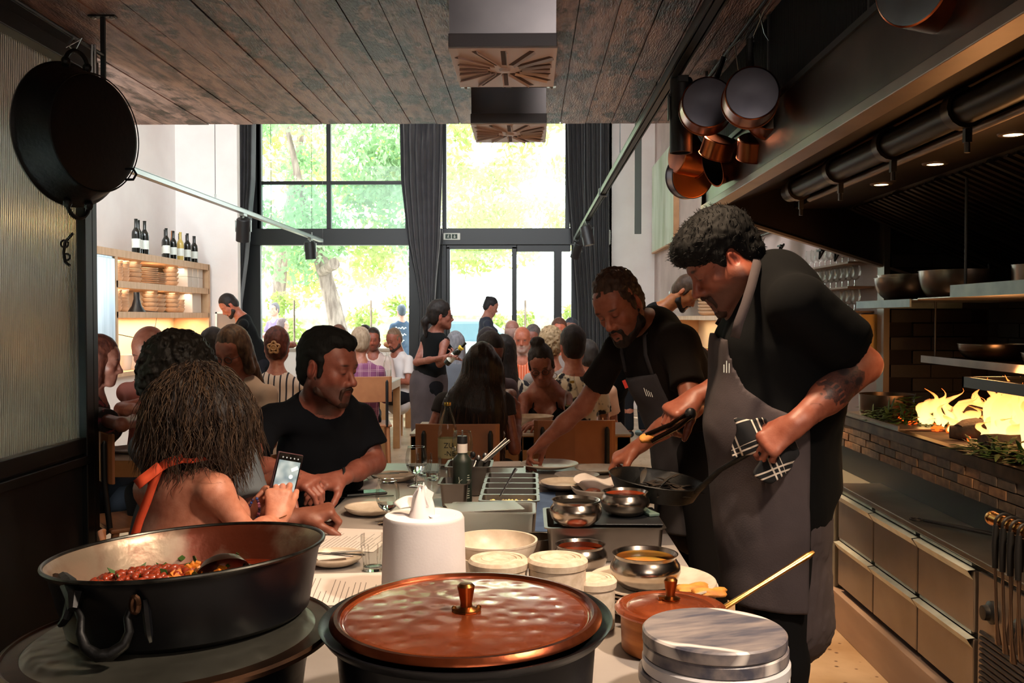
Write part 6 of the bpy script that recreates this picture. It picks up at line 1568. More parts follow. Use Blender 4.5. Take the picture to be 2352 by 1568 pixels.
# ------------------------------------------------------------------ cloth patterns
def patmat(key, base, kind, c1, c2, sc, rot=(0, 0, 0), thr=(.5, .55)):
    m = M(key, base, .9, bump=.05, bs=300); nt = m.node_tree; N = nt.nodes; L = nt.links; b = N['Principled BSDF']
    tc = N.new('ShaderNodeTexCoord'); mp = N.new('ShaderNodeMapping'); mp.inputs['Rotation'].default_value = rot; L.new(tc.outputs['Object'], mp.inputs[0])
    def stripe(ax, sc_, t):
        sp = N.new('ShaderNodeSeparateXYZ'); L.new(mp.outputs[0], sp.inputs[0]); a = N.new('ShaderNodeMath'); a.operation = 'MULTIPLY'; a.inputs[1].default_value = sc_; L.new(sp.outputs[ax], a.inputs[0])
        f = N.new('ShaderNodeMath'); f.operation = 'FRACT'; L.new(a.outputs[0], f.inputs[0]); g = N.new('ShaderNodeMath'); g.operation = 'LESS_THAN'; g.inputs[1].default_value = t; L.new(f.outputs[0], g.inputs[0]); return g.outputs[0]
    if kind == 'stripes': fac = stripe(0, sc, .25)
    elif kind == 'plaid':
        a, c = stripe(0, sc, .12), stripe(2, sc, .12); a2, c2_ = stripe(0, sc * 5.3, .3), stripe(2, sc * 5.3, .3)
        mx_ = N.new('ShaderNodeMath'); mx_.operation = 'MAXIMUM'; L.new(a, mx_.inputs[0]); L.new(c, mx_.inputs[1])
        big1, big2 = stripe(0, sc, .4), stripe(2, sc, .4)
        p1 = N.new('ShaderNodeMath'); p1.operation = 'MULTIPLY'; L.new(a2, p1.inputs[0]); L.new(big1, p1.inputs[1]); p2 = N.new('ShaderNodeMath'); p2.operation = 'MULTIPLY'; L.new(c2_, p2.inputs[0]); L.new(big2, p2.inputs[1])
        m2 = N.new('ShaderNodeMath'); m2.operation = 'MAXIMUM'; L.new(p1.outputs[0], m2.inputs[0]); L.new(p2.outputs[0], m2.inputs[1]); fac = m2.outputs[0]
    else:
        n = N.new('ShaderNodeTexNoise') if kind == 'noise' else N.new('ShaderNodeTexVoronoi'); n.inputs['Scale'].default_value = sc; L.new(mp.outputs[0], n.inputs[0])
        r = N.new('ShaderNodeMapRange'); r.inputs[1].default_value, r.inputs[2].default_value = thr; L.new(n.outputs[0], r.inputs[0]); fac = r.outputs[0]
    mx = N.new('ShaderNodeMix'); mx.data_type = 'RGBA'; mx.inputs[6].default_value = (*lin(c1), 1); mx.inputs[7].default_value = (*lin(c2), 1); L.new(fac, mx.inputs[0]); L.new(mx.outputs[2], b.inputs['Base Color'])
    return m
m_blk = M('black_cotton', '#08090b', .95, col2='#060708', vs=5, bump=.06, bs=400, spec=.2)
m_navy = M('dark_navy_cotton', '#0e1118', .95, col2='#0a0c12', vs=5, bump=.06, bs=400, spec=.2)
m_apr = M('grey_brown_apron_canvas', '#4b4143', .92, col2='#3d3537', vs=6, bump=.1, bs=260)
m_apr2 = M('dark_grey_apron_canvas', '#3c3a40', .92, col2='#302e34', vs=6, bump=.1, bs=260)
m_fl = patmat('dark_floral_cloth', '#1a1216', 'noise', '#140f13', '#6a2a38', 22, thr=(.6, .66))
m_str = patmat('cream_cloth_with_dark_stripes', '#cbb8a6', 'stripes', '#c9b6a4', '#22212a', 26)
m_tie = patmat('black_and_cream_spotted_cloth', '#d8cdb6', 'noise', '#d8cdb6', '#1a1a22', 16, thr=(.5, .56))
m_orst = patmat('orange_striped_cloth', '#d8693c', 'stripes', '#d0603a', '#e8a488', 40)
m_shawl = patmat('purple_woven_shawl', '#8a4a72', 'plaid', '#7c4468', '#b89098', 14)
m_plaid = patmat('black_and_white_plaid_towel', '#121214', 'plaid', '#0e0e11', '#c9bcae', 14, rot=(.3, .35, .2))
m_strap = M('orange_fabric', '#e2552e', .8, col2='#cc4622', vs=20, bump=.1)
SKB, SKC = '#9a5a46', '#8c5240'

# ================= the tattooed cook
Yc = 2.60
Bp = dict(neck=P(1752, 645, 2.62), sh=[P(1735, 712, 2.84), P(1835, 700, 2.42)], pelvis=P(1772, 1095, 2.62))
hipz = Bp['pelvis'][2]
Bp['legs'] = [(P(1762, 1110, 2.72), V(P(1762, 1110, 2.72)[0] - .02, 2.72, .52), V(P(1780, 1110, 2.72)[0], 2.74, .09)), (P(1790, 1110, 2.52), V(P(1795, 1110, 2.52)[0] + .0, 2.50, .52), V(P(1800, 1110, 2.52)[0] + .01, 2.50, .09))]
def ext1(T, j):
    a = j['shl'][1]; T.cap(a - j['up'] * .0, P(1942, 795, 2.46), .072, .078, .04, end=.02)
    T.cap(P(1800, 690, 2.55), P(1860, 900, 2.55), .10, .10, .06); T.cap(P(1790, 640, 2.6), P(1850, 780, 2.58), .075, .12, .06)
    T.cap(P(1870, 900, 2.58), P(1885, 1115, 2.58), .055, .055, .05, end=.02)          # shirt tail behind
A1 = [(P(1700, 880, 2.95), P(1597, 912, 2.90)), (P(1985, 838, 2.46), P(1826, 975, 2.345))]
t1c = P(1925, 886, 2.40)
J1 = person('tall cook with black hair, tattooed forearm and grey apron, bent over a skillet', P(1664, 604, Yc), 92, 33, 0, 1.0, skin=SKB, stub='#2a1712', stubamt=.62, nohair=True,
            topmat=m_blk, top='#15161a', body=Bp, yawb=92, arms=A1, sw=.2, fat=.012, seated=False, vox=.011, hvox=.003, extra_top=ext1, pants='#0a0a0c', bodydepth=.15,
            hands=[dict(i=0, dir=P(1555, 935, 2.88) - P(1600, 908, 2.90), palm=(-.2, .25, -1), side=1, curl=(.75, .8, .85, .9), vox=.003, thumb=(.8, .5, .5), s=1.08),
                   dict(i=1, dir=P(1762, 1022, 2.35) - P(1826, 975, 2.345), palm=(.3, .8, -.5), side=-1, curl=(.62, .68, .74, .8), spread=.12, vox=.003, thumb=(.8, .45, .25), s=1.0)])
# tattoo and finer forearm: repaint the skin of the near forearm
bo = [c for c in J1['root'].children if c.name.startswith('body')][0]
me = bo.data; n_ = len(me.vertices); co = np.empty(n_ * 3, np.float32); me.vertices.foreach_get('co', co); co = co.reshape(-1, 3) + J1['off']
el, wr = A1[1]
fa = SDF(); fa.cap(el, el * .45 + wr * .55, .0515 * .84, .0515 * .78, .02); fa.cap(el * .5 + wr * .5, wr, .0515 * .78, .0515 * .54, .02)
cc = t1c + V(0, .03, 0)
S_ = SDF(); a_ = .0512
S_.cap(J1['shl'][1], el, a_, a_ * .82, .03); S_.cap(el, el * .45 + wr * .55, a_ * .84, a_ * .78, .02); S_.cap(el * .5 + wr * .5, wr, a_ * .78, a_ * .54, .02)
F_, lo_ = S_.field(cc - .10, cc + .10, .002); tv, tq = nets(F_, lo_, .002)
keep = (tv[tq].mean(1)[:, 1] < cc[1] + .0) & (np.abs(tv[tq].mean(1) - cc) < .085).all(1)
tq = tq[keep]
def tattoo(v):
    ax_ = unit(el - wr); up_ = unit(np.cross(ax_, V(0, 1, 0))); up_ = up_ if up_[2] > 0 else -up_
    q = v - t1c; u = q @ ax_ / .064; w_ = q @ up_ / .044
    n1 = vnoise(v[:, 0] * 260, v[:, 1] * 260, v[:, 2] * 260); n2 = vnoise(v[:, 0] * 120, v[:, 1] * 120 + 4, v[:, 2] * 120)
    rad = np.sqrt(u ** 2 + w_ ** 2) + .22 * n2
    ink = (rad < 1) * (.68 + .3 * smooth01((np.abs(n1) * -3 + .8)))
    for (a, b_, r) in ((.62, -.38, .26), (.42, .50, .27), (.1, .02, .14)): ink = np.maximum(ink, .95 * smooth01(1.6 - np.hypot(u - a, w_ - b_) / r))
    ln_ = np.abs(u + .42 + .25 * w_ ** 2); ink = np.maximum(ink, (ln_ < .10) * (np.abs(w_) < .75) * .9 * (rad < 1)); ink = np.where((ln_ < .16) & (np.abs(w_) < .6) & (np.sin(w_ * 22) > .5), ink * .35, ink)
    sk = V(lin(SKB)); return sk * (1 - ink[:, None]) + V(.02, .02, .024) * ink[:, None]
nrm = tv - 0
to = meshobj('tattoo', tv, tq, m_skin, J1['root'], J1['off'], tattoo); md = to.modifiers.new('d', 'DISPLACE'); md.strength = .0006; md.mid_level = 0
# small tattoo marks: triangle above the elbow and rings on the far wrist
# black hair, thick and swept forward
def hair1():
    S = SDF(); S.frame(J1['H'], J1['hc'], 1.0)
    S.ell((0, -.012, .060), (.088, .110, .095), .02); S.ell((0, .055, .080), (.072, .06, .05), .03); S.ell((0, -.055, .0), (.072, .060, .075), .02)
    for x in (-1, 1): S.cap((x * .070, .022, .03), (x * .071, .020, -.012), .014, .006, .012)
    S.ell((0, .115, -.035), (.075, .088, .092), .012, 1); S.ell((0, -.06, -.10), (.1, .07, .05), .02, 1)
    for x in (-1, 1): S.ell((x * .088, -.012, -.004), (.026, .025, .038), .006, 1)
    S.frame(np.eye(3), (0, 0, 0)); v, q = surf(S, .004, post=hairnoise('curly', .003, J1['H'], J1['hc'], 1.0))
    h = meshobj('hair', v, q, hairmat('hair_black', '#060606', '#0b0a0a', .75), J1['root'], J1['off'])
    rs = np.random.RandomState(3); vi = rs.choice(len(v), 900); ps = []
    for i in vi:
        p = v[i]; lq = (p - J1['hc']) @ J1['H']
        if lq[2] < -.02: continue
        d = unit(p - J1['hc']) * .9 + J1['H'][:, 1] * .5 + rs.normal(0, .35, 3); d = unit(d); c_ = rs.normal(0, .5, 3)
        ps.append([p - d * .004, p + d * .003, p + (d + c_ * .25) * .006, p + (d + c_ * .6) * .009])
    v, q = strand_mesh(ps, .0011); meshobj('hair_tufts', v, q, hairmat('hair_black', '#060606', '#0b0a0a', .75), h, V(0, 0, 0) + J1['off'])
hair1()
beard(J1['root'], J1['off'], J1['H'], J1['hc'], 1.0, hairmat('beard_brown', '#2a1a15', '#3a241c'), .0035, .003, full=.72, name='short_beard')
# apron
def apron(J, mat, prims, region, vox=.008, name='apron', folds=.004, fr=7):
    S = SDF(); prims(S)
    fp = foldpost(folds, fr, 3.3)
    def post(X, Y, Z, F): return np.maximum(fp(X, Y, Z, F), region(X, Y, Z))
    v, q = surf(S, vox, post=post)
    # faces where the cut runs through the inside are dropped with the far side
    return meshobj(name, v, q, mat, J['root'], J['off'])
ez = [(P(1176, py, 2.42)[2], P(px, py, 2.42)[0]) for px, py in ((1686, 764), (1698, 840), (1722, 895), (1775, 935), (1842, 960), (1860, 972), (1862, 986), (1862, 1000), (1862, 1060), (1860, 1150), (1858, 1380))][::-1]
ezz, ezx = [a for a, b in ez], [b for a, b in ez]
zt_, zb_ = P(1176, 764, 2.45)[2], P(1176, 1386, 2.5)[2]
def reg1(X, Y, Z):
    e = X - np.interp(Z, ezz, ezx).astype(np.float32); return np.maximum(np.maximum(e * .8, Z - zt_ - .15 * (X - P(1690, 764, 2.45)[0])), zb_ - Z)
def pr1(S):
    g = .021; b_, c_, w_, p_ = J1['base'], J1['chest'], J1['waist'], J1['pel']; f = J1['fwd']; rt = J1['rt']; sw = .2; fat = .012
    S.cap(b_ - J1['up'] * .06, c_, .115 + g, .135 * (sw / .19) + g + fat, .06, flat=(f, .74))
    for x in (-1, 1): S.cap(c_ + rt * x * .07 * sw / .19, w_ + rt * x * .045, .085 * sw / .19 + g, .085 + g + fat * 2, .05, flat=(f, 1.25))
    S.cap(w_, p_, .125 + g + fat * 2, .152 + g + fat, .06, flat=(f, .86)); ext1(S, dict(shl=J1['shl'], up=J1['up'])) if False else None
    S.cap(P(1782, 980, 2.59), P(1796, 1200, 2.585), .168, .172, .06); S.cap(P(1796, 1200, 2.585), P(1806, 1420, 2.585), .172, .176, .04)
apron(J1, m_apr, pr1, reg1)
stp = [P(1688, 775, 2.43), P(1697, 740, 2.425), P(1712, 700, 2.43), P(1726, 655, 2.46), P(1737, 612, 2.505), P(1742, 588, 2.56), P(1744, 582, 2.63), P(1738, 592, 2.70), P(1715, 640, 2.76), P(1680, 700, 2.78), P(1650, 748, 2.76)]
mb = MB().tube([q - J1['off'] for q in stp], .0032, 8, flat=4.5, up=(0, 0, 1))
vsn = []
def ribbon(path, w, nrm_, th=.003):
    mb = MB(); path = [V(q) for q in path]; k = len(path); vs = []
    for i in range(k):
        T = unit(path[min(i + 1, k - 1)] - path[max(i - 1, 0)]); n = V(nrm_[i]) if hasattr(nrm_[0], '__len__') else V(nrm_); s = unit(np.cross(T, n)) * w / 2; n = unit(n) * th / 2
        vs += [path[i] - s - n, path[i] + s - n, path[i] + s + n, path[i] - s + n]
    fs = [(a * 4 + j, a * 4 + (j + 1) % 4, a * 4 + 4 + (j + 1) % 4, a * 4 + 4 + j) for a in range(k - 1) for j in range(4)] + [(3, 2, 1, 0), (4 * k - 4, 4 * k - 3, 4 * k - 2, 4 * k - 1)]
    return mb.add(vs, fs)
nn = [unit(q - P(1690 + 40 * min(1, max(0, (775 - 0) / 775)), 640, 2.62)) for q in stp]
nn = [unit((q - (J1['base'] + V(-.03, 0, .02))) * V(1, 1, .35)) for q in stp]
ob('apron_strap', ribbon([q - J1['off'] for q in stp], .024, nn), m_apr, J1['root'], smooth=True, auto=False)
ob('apron_logo', MB().box(P(1668, 842, 2.40) + V(0, -.004, 0) - J1['off'], (.002, .002, .03)).box(P(1674, 845, 2.40) + V(0, -.004, 0) - J1['off'], (.002, .002, .024)).box(P(1662, 846, 2.40) + V(0, -.004, 0) - J1['off'], (.002, .002, .02)), m_sw, J1['root'])
# pocket seam on the apron skirt
# plaid towel round the skillet handle
hcn = P(1772, 1005, 2.46)
def tw(u, v): return P(1758 - 72 * v + 6 * math.sin(u * 6), 962 + 70 * u + 22 * v * u - 2 * math.sin(v * 9), 2.375 + .012 * math.sin(u * 5 + v * 4) + .01 * v)
tk = empty('plaid_towel', tuple(P(1750, 1040, 2.45)), label='black and white plaid towel wrapped round the skillet handle', cat='towel')
to_ = np.array(tk.location)
ob('wrapped_part', MB().grid(lambda u, v: tw(u, v) - to_, 16, 14), m_plaid, tk, smooth=True, auto=False, solid=.006)
ob('hanging_part', MB().grid(lambda u, v: P(1740 + 88 * u + 8 * math.sin(v * 5), 1035 - 8 * u + (80 - 62 * abs(u - .42) ** 1.3 * 1.2) * v, 2.365 + .012 * math.sin(u * 8) - .01 * v) - to_, 18, 14), m_plaid, tk, smooth=True, auto=False, solid=.006)
ob('rolled_part', MB().tube([P(1700, 1036, 2.385) - to_, P(1735, 1026, 2.385) - to_, P(1775, 1012, 2.385) - to_, P(1812, 1014, 2.385) - to_, P(1822, 1034, 2.38) - to_], [.012, .02, .024, .022, .014], 12), m_plaid, tk, smooth=True, auto=False)
# dark fish-slice and bread in his far hand
fs = empty('serving_tongs', tuple(P(1560, 965, 2.86)), label='dark shiny tongs gripping a piece of food in the far hand of the tall cook', cat='tongs'); fo = V(fs.location)
ob('upper_arm_blade', MB().tube([P(1585, 945, 2.84) - fo, P(1540, 975, 2.84) - fo, P(1482, 1000, 2.84) - fo], [.014, .016, .018], 10, flat=.45), M('glossy_dark_steel', '#2b2019', .15, .9), fs, smooth=True)
ob('lower_arm_blade', MB().tube([P(1588, 956, 2.82) - fo, P(1550, 985, 2.82) - fo, P(1495, 1014, 2.82) - fo], [.014, .016, .018], 10, flat=.45), M('glossy_dark_steel', '#2b2019', .15, .9), fs, smooth=True)
ob('hinge', MB().ball(P(1586, 950, 2.83) - fo, (.018, .014, .018), 12), m_black, fs, smooth=True)
lump('food_piece', 'pale browned piece of food held in the dark tongs', 'food', P(1485, 1008, 2.83), (.026, .016, .014), m_fry, .4, 12)

# ================= the bearded cook
B2 = dict(neck=P(1492, 752, 3.60), sh=[P(1418, 800, 3.72), P(1562, 800, 3.42)], pelvis=P(1592, 1020, 3.62))
hz = B2['pelvis'][2]
B2['legs'] = [(P(1575, 1040, 3.7), V(.60, 3.70, .45), V(.62, 3.72, .09)), (P(1610, 1040, 3.5), V(.66, 3.48, .45), V(.66, 3.46, .09))]
def ext2(T, j): T.cap(P(1500, 770, 3.62), P(1590, 880, 3.66), .10, .13, .06); T.cap(P(1560, 790, 3.45), P(1592, 900, 3.50), .075, .08, .05)
A2 = [(P(1340, 932, 3.80), P(1255, 1008, 3.84)), (P(1590, 935, 3.28), P(1462, 1028, 3.36))]
J2 = person('bearded cook leaning across the counter to set down a plate', P(1424, 704, 3.50), 142, 30, 12, 1.0, skin='#a0604a', stub='#1c120f', stubamt=.4, haircol=('#33231b', '#4a3426'), haircurl='curly', hairamp=.005,
            topmat=M('warm_lit_black_cotton', '#1c1512', .95, col2='#15100e', vs=5, bump=.06, bs=400, spec=.2), top='#15161a', body=B2, yawb=118, arms=A2, sw=.19, seated=False, vox=.012, hvox=.0035, extra_top=ext2, pants='#0f0e12', bodydepth=.125, beardm=('#17100e', '#2a1d18'), eyes='closed',  # black shirt turned brownish: the warm light on it is put into the colour
            hands=[dict(i=0, dir=P(1212, 1046, 3.86) - P(1255, 1008, 3.84), palm=(.2, -.1, -1), side=-1, curl=(.25, .45, .6, .75), vox=.0035, thumb=(.9, .35, .5)),
                   dict(i=1, dir=P(1415, 1052, 3.38) - P(1462, 1028, 3.36), palm=(-.1, .3, -1), side=1, curl=(.5, .6, .65, .7), vox=.0035)])
Jt = J2
def pr2(S):
    g = .020; b_, c_, w_, p_ = Jt['base'], Jt['chest'], Jt['waist'], Jt['pel']; f = Jt['fwd']; rt = Jt['rt']
    S.cap(b_ - Jt['up'] * .06, c_, .115 + g, .135 + g, .06, flat=(f, .74))
    for x in (-1, 1): S.cap(c_ + rt * x * .07, w_ + rt * x * .045, .085 + g, .085 + g, .05, flat=(f, 1.19))
    S.cap(w_, p_, .125 + g, .150 + g, .06, flat=(f, .86)); S.cap(p_, V(p_[0], p_[1], .62), .155, .145, .05); S.ell(c_ + f * .07 - Jt['up'] * .04, (.09, .09, .11), .05)
bt2 = Jt['base'] - Jt['up'] * .15
def reg2(X, Y, Z):
    f, rt, up = Jt['fwd'], Jt['rt'], Jt['up']; c = Jt['base']
    lt = (X - c[0]) * rt[0] + (Y - c[1]) * rt[1] + (Z - c[2]) * rt[2]; al = (X - bt2[0]) * up[0] + (Y - bt2[1]) * up[1] + (Z - bt2[2]) * up[2]
    ctr = Jt['base']; ax = Jt['pel'] - ctr; t = ((X - ctr[0]) * ax[0] + (Y - ctr[1]) * ax[1] + (Z - ctr[2]) * ax[2]) / (ax @ ax)
    fr = (X - ctr[0] - t * ax[0]) * f[0] + (Y - ctr[1] - t * ax[1]) * f[1]
    w_ = .105 + .16 * smooth01((-al - .12) / .14)
    return np.maximum(np.maximum(np.maximum(np.abs(lt - t * (ax @ rt)) - w_, al), -fr - .04 * smooth01((-al - .2) / .1)), .62 - Z)
apron(J2, m_apr2, pr2, reg2)
f, rt, up = Jt['fwd'], Jt['rt'], Jt['up']
for x in (-1, 1):
    p0 = bt2 + rt * x * .085 + f * .125 - up * .03; p1 = Jt['base'] + rt * x * .07 + f * .085 + up * -.03; p2 = Jt['base'] + rt * x * .068 + f * .0 + up * .035; p3 = Jt['base'] + rt * x * .03 - f * .07 + up * .03
    ob('apron_strap', ribbon([q - Jt['off'] for q in (p0, p0 * .5 + p1 * .5 + f * .012, p1, p2, p3)], .02, [f, f + up * .2, f + up * .6, up + f * .1, up - f * .6]), m_apr2, Jt['root'], smooth=True, auto=False)
ob('red_tab', MB().box(P(1436, 882, 3.40) - Jt['off'], (.012, .004, .03), (0, -.4, 0)), M('red_label', '#b8281c', .7), Jt['root'])
mb = MB()
for k in range(4): mb.box(P(1482 + k * 5, 900 + k * 2, 3.37) - Jt['off'], (.0018, .002, .03 - .004 * k), (0, -.35, 0))
ob('apron_logo', mb, m_sw, Jt['root'])

# ================= woman with the phone
B3 = dict(neck=P(432, 1082, 2.44), sh=[P(345, 1125, 2.46), P(497, 1130, 2.33)], pelvis=P(395, 1400, 2.42))
A3 = [(P(505, 1250, 2.62), P(585, 1172, 2.62)), (P(572, 1232, 2.36), P(634, 1196, 2.46))]
def hairbob(J, hm):
    H, c, s = J['H'], J['hc'], 1.0
    S = SDF()
    cz = c + V(0, 0, .02)
    w = lambda px, py, dy=0: P(px, py, 2.42 + dy)
    S.ell(w(455, 925), (.098, .11, .105), .04); S.ell(w(470, 960, .0), (.112, .11, .085), .05)
    S.cap(w(400, 960), w(375, 1040), .07, .045, .04); S.cap(w(530, 950, .03), w(545, 1030, .05), .055, .03, .04); S.cap(w(450, 960), w(445, 1050), .11, .085, .05, flat=((0, 1, 0), .85)); S.cap(w(500, 980), w(515, 1050), .07, .04, .05)
    def post(X, Y, Z, F):
        a = np.arctan2(X - c[0], -(Y - c[1])); n = vnoise(a * 16 + vnoise(X * 9, Y * 9, Z * 9) * 2, Z * 7, Y * 0 + 2) + .6 * vnoise(a * 36, Z * 14, Y * 0 + 7) + .3 * vnoise(X * 130, Y * 130, Z * 40)
        return F + .008 * n
    v, q = surf(S, .0045, post=post)
    h = meshobj('hair', v, q, hairmat('hair_brown_wavy', '#1a1311', '#2a201b', .5), J['root'], J['off'])
    rs = np.random.RandomState(1); ps = []; F0, lo0 = S.field(*S.bounds(), .012)
    vi = rs.choice(len(v), 2600)
    for i in vi:
        p = v[i].copy()
        if p[2] < c[2] - .06 and rs.rand() < .4: continue
        out = unit((p - (c - V(0, 0, .03))) * V(1, 1, .4)); ln_ = rs.uniform(.05, .15) * (1 if p[2] > c[2] - .05 else .6); side = unit(np.cross(out, V(0, 0, 1)))
        k = 9; ph = rs.uniform(0, 6.28); am = rs.uniform(.003, .011); fr = rs.uniform(4, 9); path = []
        q_ = p + out * rs.uniform(-.002, .006)
        d = unit(V(0, 0, -1) + out * (.9 if p[2] > c[2] + .07 else .12) + side * rs.uniform(-.2, .2))
        for t in np.linspace(0, 1, k):
            path.append(q_ + side * am * math.sin(ph + fr * t) + out * .003 * math.sin(ph * 2 + t * 5)); q_ = q_ + d * ln_ / k
            if p[2] > c[2] + .03: d = unit(d + V(0, 0, -.25))
            out2 = unit((q_ - (c - V(0, 0, .03))) * V(1, 1, .2)); d = unit(d + out2 * .03)
        ps.append(path)
    v, q = strand_mesh(ps, .0012)
    meshobj('hair_strands', v, q, hairmat('hair_brown_strands', '#2a1f1a', '#56412f', .45), h, J['off'])
J3 = person('woman with wavy brown bob and bare back, photographing with a phone', P(452, 950, 2.42), -62, 12, 0, .97, skin='#c0826a', fem=True, top=None, body=B3, yawb=-42, arms=A3, sw=.15, vox=.010, hvox=.004, hairfn=hairbob, pants='#20222a', bodydepth=.09, fat=-.004,
            hands=[dict(i=0, dir=P(625, 1140, 2.60) - P(588, 1172, 2.62), palm=(.5, -.5, .4), side=1, curl=(.5, .6, .7, .8), vox=.003, s=.9, thumb=(.9, .4, .4)),
                   dict(i=1, dir=P(640, 1130, 2.50) - P(634, 1196, 2.46), palm=(-.2, .9, .2), side=-1, curl=(.5, .75, .8, .85), vox=.003, s=.92, thumb=(.9, .35, .35))])
o3 = J3['off']
ob('halter_strap', ribbon([q - o3 for q in (P(420, 1052, 2.33), P(385, 1062, 2.315), P(366, 1075, 2.315), P(352, 1110, 2.32), P(338, 1150, 2.325), P(322, 1190, 2.33), P(308, 1235, 2.335), P(300, 1300, 2.34))], .022, (-.2, -1, .1), .004), m_strap, J3['root'], smooth=True, auto=False)
ob('bow_end', ribbon([q - o3 for q in (P(368, 1070, 2.305), P(350, 1085, 2.30), P(330, 1100, 2.295), P(314, 1113, 2.29))], .026, (-.2, -1, .2), .004), m_strap, J3['root'], smooth=True, auto=False)
ob('neck_strap', ribbon([q - o3 for q in (P(400, 1056, 2.33), P(440, 1058, 2.33), P(480, 1050, 2.36), P(500, 1060, 2.42), P(505, 1080, 2.48))], .012, (0, -1, .3), .004), m_strap, J3['root'], smooth=True, auto=False)
ob('halter_front', MB().grid(lambda u, v: (J3['chest'] + J3['fwd'] * (.118 - .05 * abs(2 * u - 1) ** 2) + J3['rt'] * (.13 * (2 * u - 1)) * (.35 + .65 * v) + J3['up'] * (.10 - .28 * v)) - o3, 12, 12), m_strap, J3['root'], smooth=True, auto=False, solid=.005)
ob('bracelet', MB().tube([P(634, 1190, 2.46) - o3 + .027 * V(math.cos(a), .7 * math.sin(a), .3 * math.cos(a)) for a in np.linspace(0, 6.28, 20)], .0012, 6), m_brs, J3['root'], smooth=True)
# the phone she holds
pc_ = P(655, 1103, 2.55); lx = unit(P(708, 1062, 2.56) - P(655, 1053, 2.52)); ly = unit(P(684, 1056, 2.58) - P(628, 1148, 2.54)); lz = unit(np.cross(lx, ly)); ly = np.cross(lz, lx)
ph = empty('mobile_phone', tuple(pc_), label='phone in the hands of the bare-backed woman, its camera screen lit', cat='phone')
ph.rotation_euler = Matrix(np.column_stack([lx, ly, lz]).tolist()).to_euler()
ob('case', MB().box((0, 0, -.004), (.073, .148, .010)), M('dark_pink_case', '#4a2a30', .4), ph, bevel=.003)
ob('glass_front', MB().box((0, 0, .0015), (.069, .144, .001)), m_scr, ph, bevel=.0004)
m_scr2 = M('lit_phone_screen', '#5a707c', .3, col2='#a8bcc4', vs=30, emit='#7c939c', es=.35, detail=1)
ob('lit_screen', MB().box((0, .004, .0022), (.062, .098, .0006)), m_scr2, ph)
ob('pictured_dishes', MB().lathe([(0, .0), (.009, .0)], (-.012, -.02, .0028), 20).lathe([(0, .0), (.006, .0)], (.012, .012, .0028), 20).box((.006, -.036, .0028), (.03, .018, .0002), (0, 0, .3)).box((.018, .034, .0028), (.02, .01, .0002), (0, 0, .5)), M('screen_pale', '#b8c6ca', .4, emit='#c0d0d6', es=.5), ph)
for k in range(5): ob('screen_icon', MB().lathe([(0, 0), (.0022, 0)], (-.022 + k * .011, .061, .0022), 10), M('icon_grey', '#8c9498', .4, emit='#8c9498', es=.3), ph)
for k in range(3): ob('camera_button', MB().lathe([(0, 0), (.004 if k == 1 else .0028, 0)], (-.016 + k * .016, -.058, .0022), 14), M('icon_white', '#c8ccd0', .4, emit='#c8ccd0', es=.3), ph)
bd = empty('bead_strap', tuple(P(575, 1160, 2.52)), label='beaded wrist strap hanging from the held phone', cat='strap')
rg = random.Random(3)
bms = [M('bead_' + n, c, .3) for n, c in (('blue', '#2c3f7c'), ('pink', '#9c5a74'), ('dark', '#34203c'))]
for k in range(26):
    t = k / 25; q = P(582 - 14 * math.sin(t * 3), 1145 + 75 * t, 2.50) if k % 2 else P(590 + 6 * math.sin(t * 5), 1145 + 72 * t, 2.50)
    ob('bead', MB().ball(q - V(bd.location), .0042, 8), bms[rg.randrange(3)], bd, smooth=True)

# ================= seated man in navy
B4 = dict(neck=P(745, 925, 3.30), sh=[P(622, 965, 3.22), P(828, 960, 3.44)], pelvis=P(735, 1230, 3.55))
A4 = [(P(556, 1062, 3.02), P(668, 1092, 2.90)), (P(862, 1062, 3.42), P(782, 1098, 3.12))]
J4 = person('dark-haired bearded man in a navy t-shirt seated at the counter, looking right', P(752, 846, 3.22), -112, 10, 0, 1.0, skin='#92584a', stub='#241713', stubamt=.72, nohair=True, topmat=m_navy, top='#191c25',
            body=B4, yawb=-150, arms=A4, sw=.18, vox=.010, hvox=.003, pants='#1a1a20', bodydepth=.12,
            hands=[dict(i=0, dir=P(722, 1112, 2.86) - P(668, 1092, 2.90), palm=(-.1, .4, -1), side=-1, curl=(.5, .6, .7, .8), vox=.0035), dict(i=1, dir=P(715, 1112, 3.02) - P(782, 1098, 3.12), palm=(.1, .6, -.6), side=1, curl=(.4, .5, .6, .7), vox=.0035)])
def hair4():
    S = SDF(); S.frame(J4['H'], J4['hc'], 1.0)
    S.ell((0, -.018, .052), (.081, .101, .092), .015); S.ell((0, .03, .098), (.06, .062, .036), .02); S.ell((0, -.055, -.01), (.068, .055, .07), .02)
    for x in (-1, 1): S.cap((x * .069, .016, .03), (x * .071, .018, -.02), .014, .006, .012)
    S.ell((0, .118, -.02), (.066, .088, .092), .010, 1)
    for x in (-1, 1): S.ell((x * .055, .095, .058), (.03, .045, .035), .02, 1); S.ell((x * .088, -.012, -.004), (.026, .025, .038), .006, 1)
    S.frame(np.eye(3), (0, 0, 0)); v, q = surf(S, .004, post=hairnoise('short', .003, J4['H'], J4['hc'], 1.0))
    meshobj('hair', v, q, hairmat('hair_black', '#060606', '#0b0a0a', .75), J4['root'], J4['off'])
hair4()
beard(J4['root'], J4['off'], J4['H'], J4['hc'], 1.0, hairmat('beard_brown', '#2a1a15', '#3a241c'), .0035, .0022, full=.62, name='short_beard')
for k in range(4):
    ob('cord_bracelet', MB().tube([A4[1][1] * (1 - .03 - k * .012) + A4[1][0] * (.03 + k * .012) - J4['off'] + .031 * (math.cos(a) * V(.15, .1, 1) + math.sin(a) * V(.3, -1, 0)) for a in np.linspace(0, 6.28, 22)], .0022, 6), m_black, J4['root'], smooth=True)
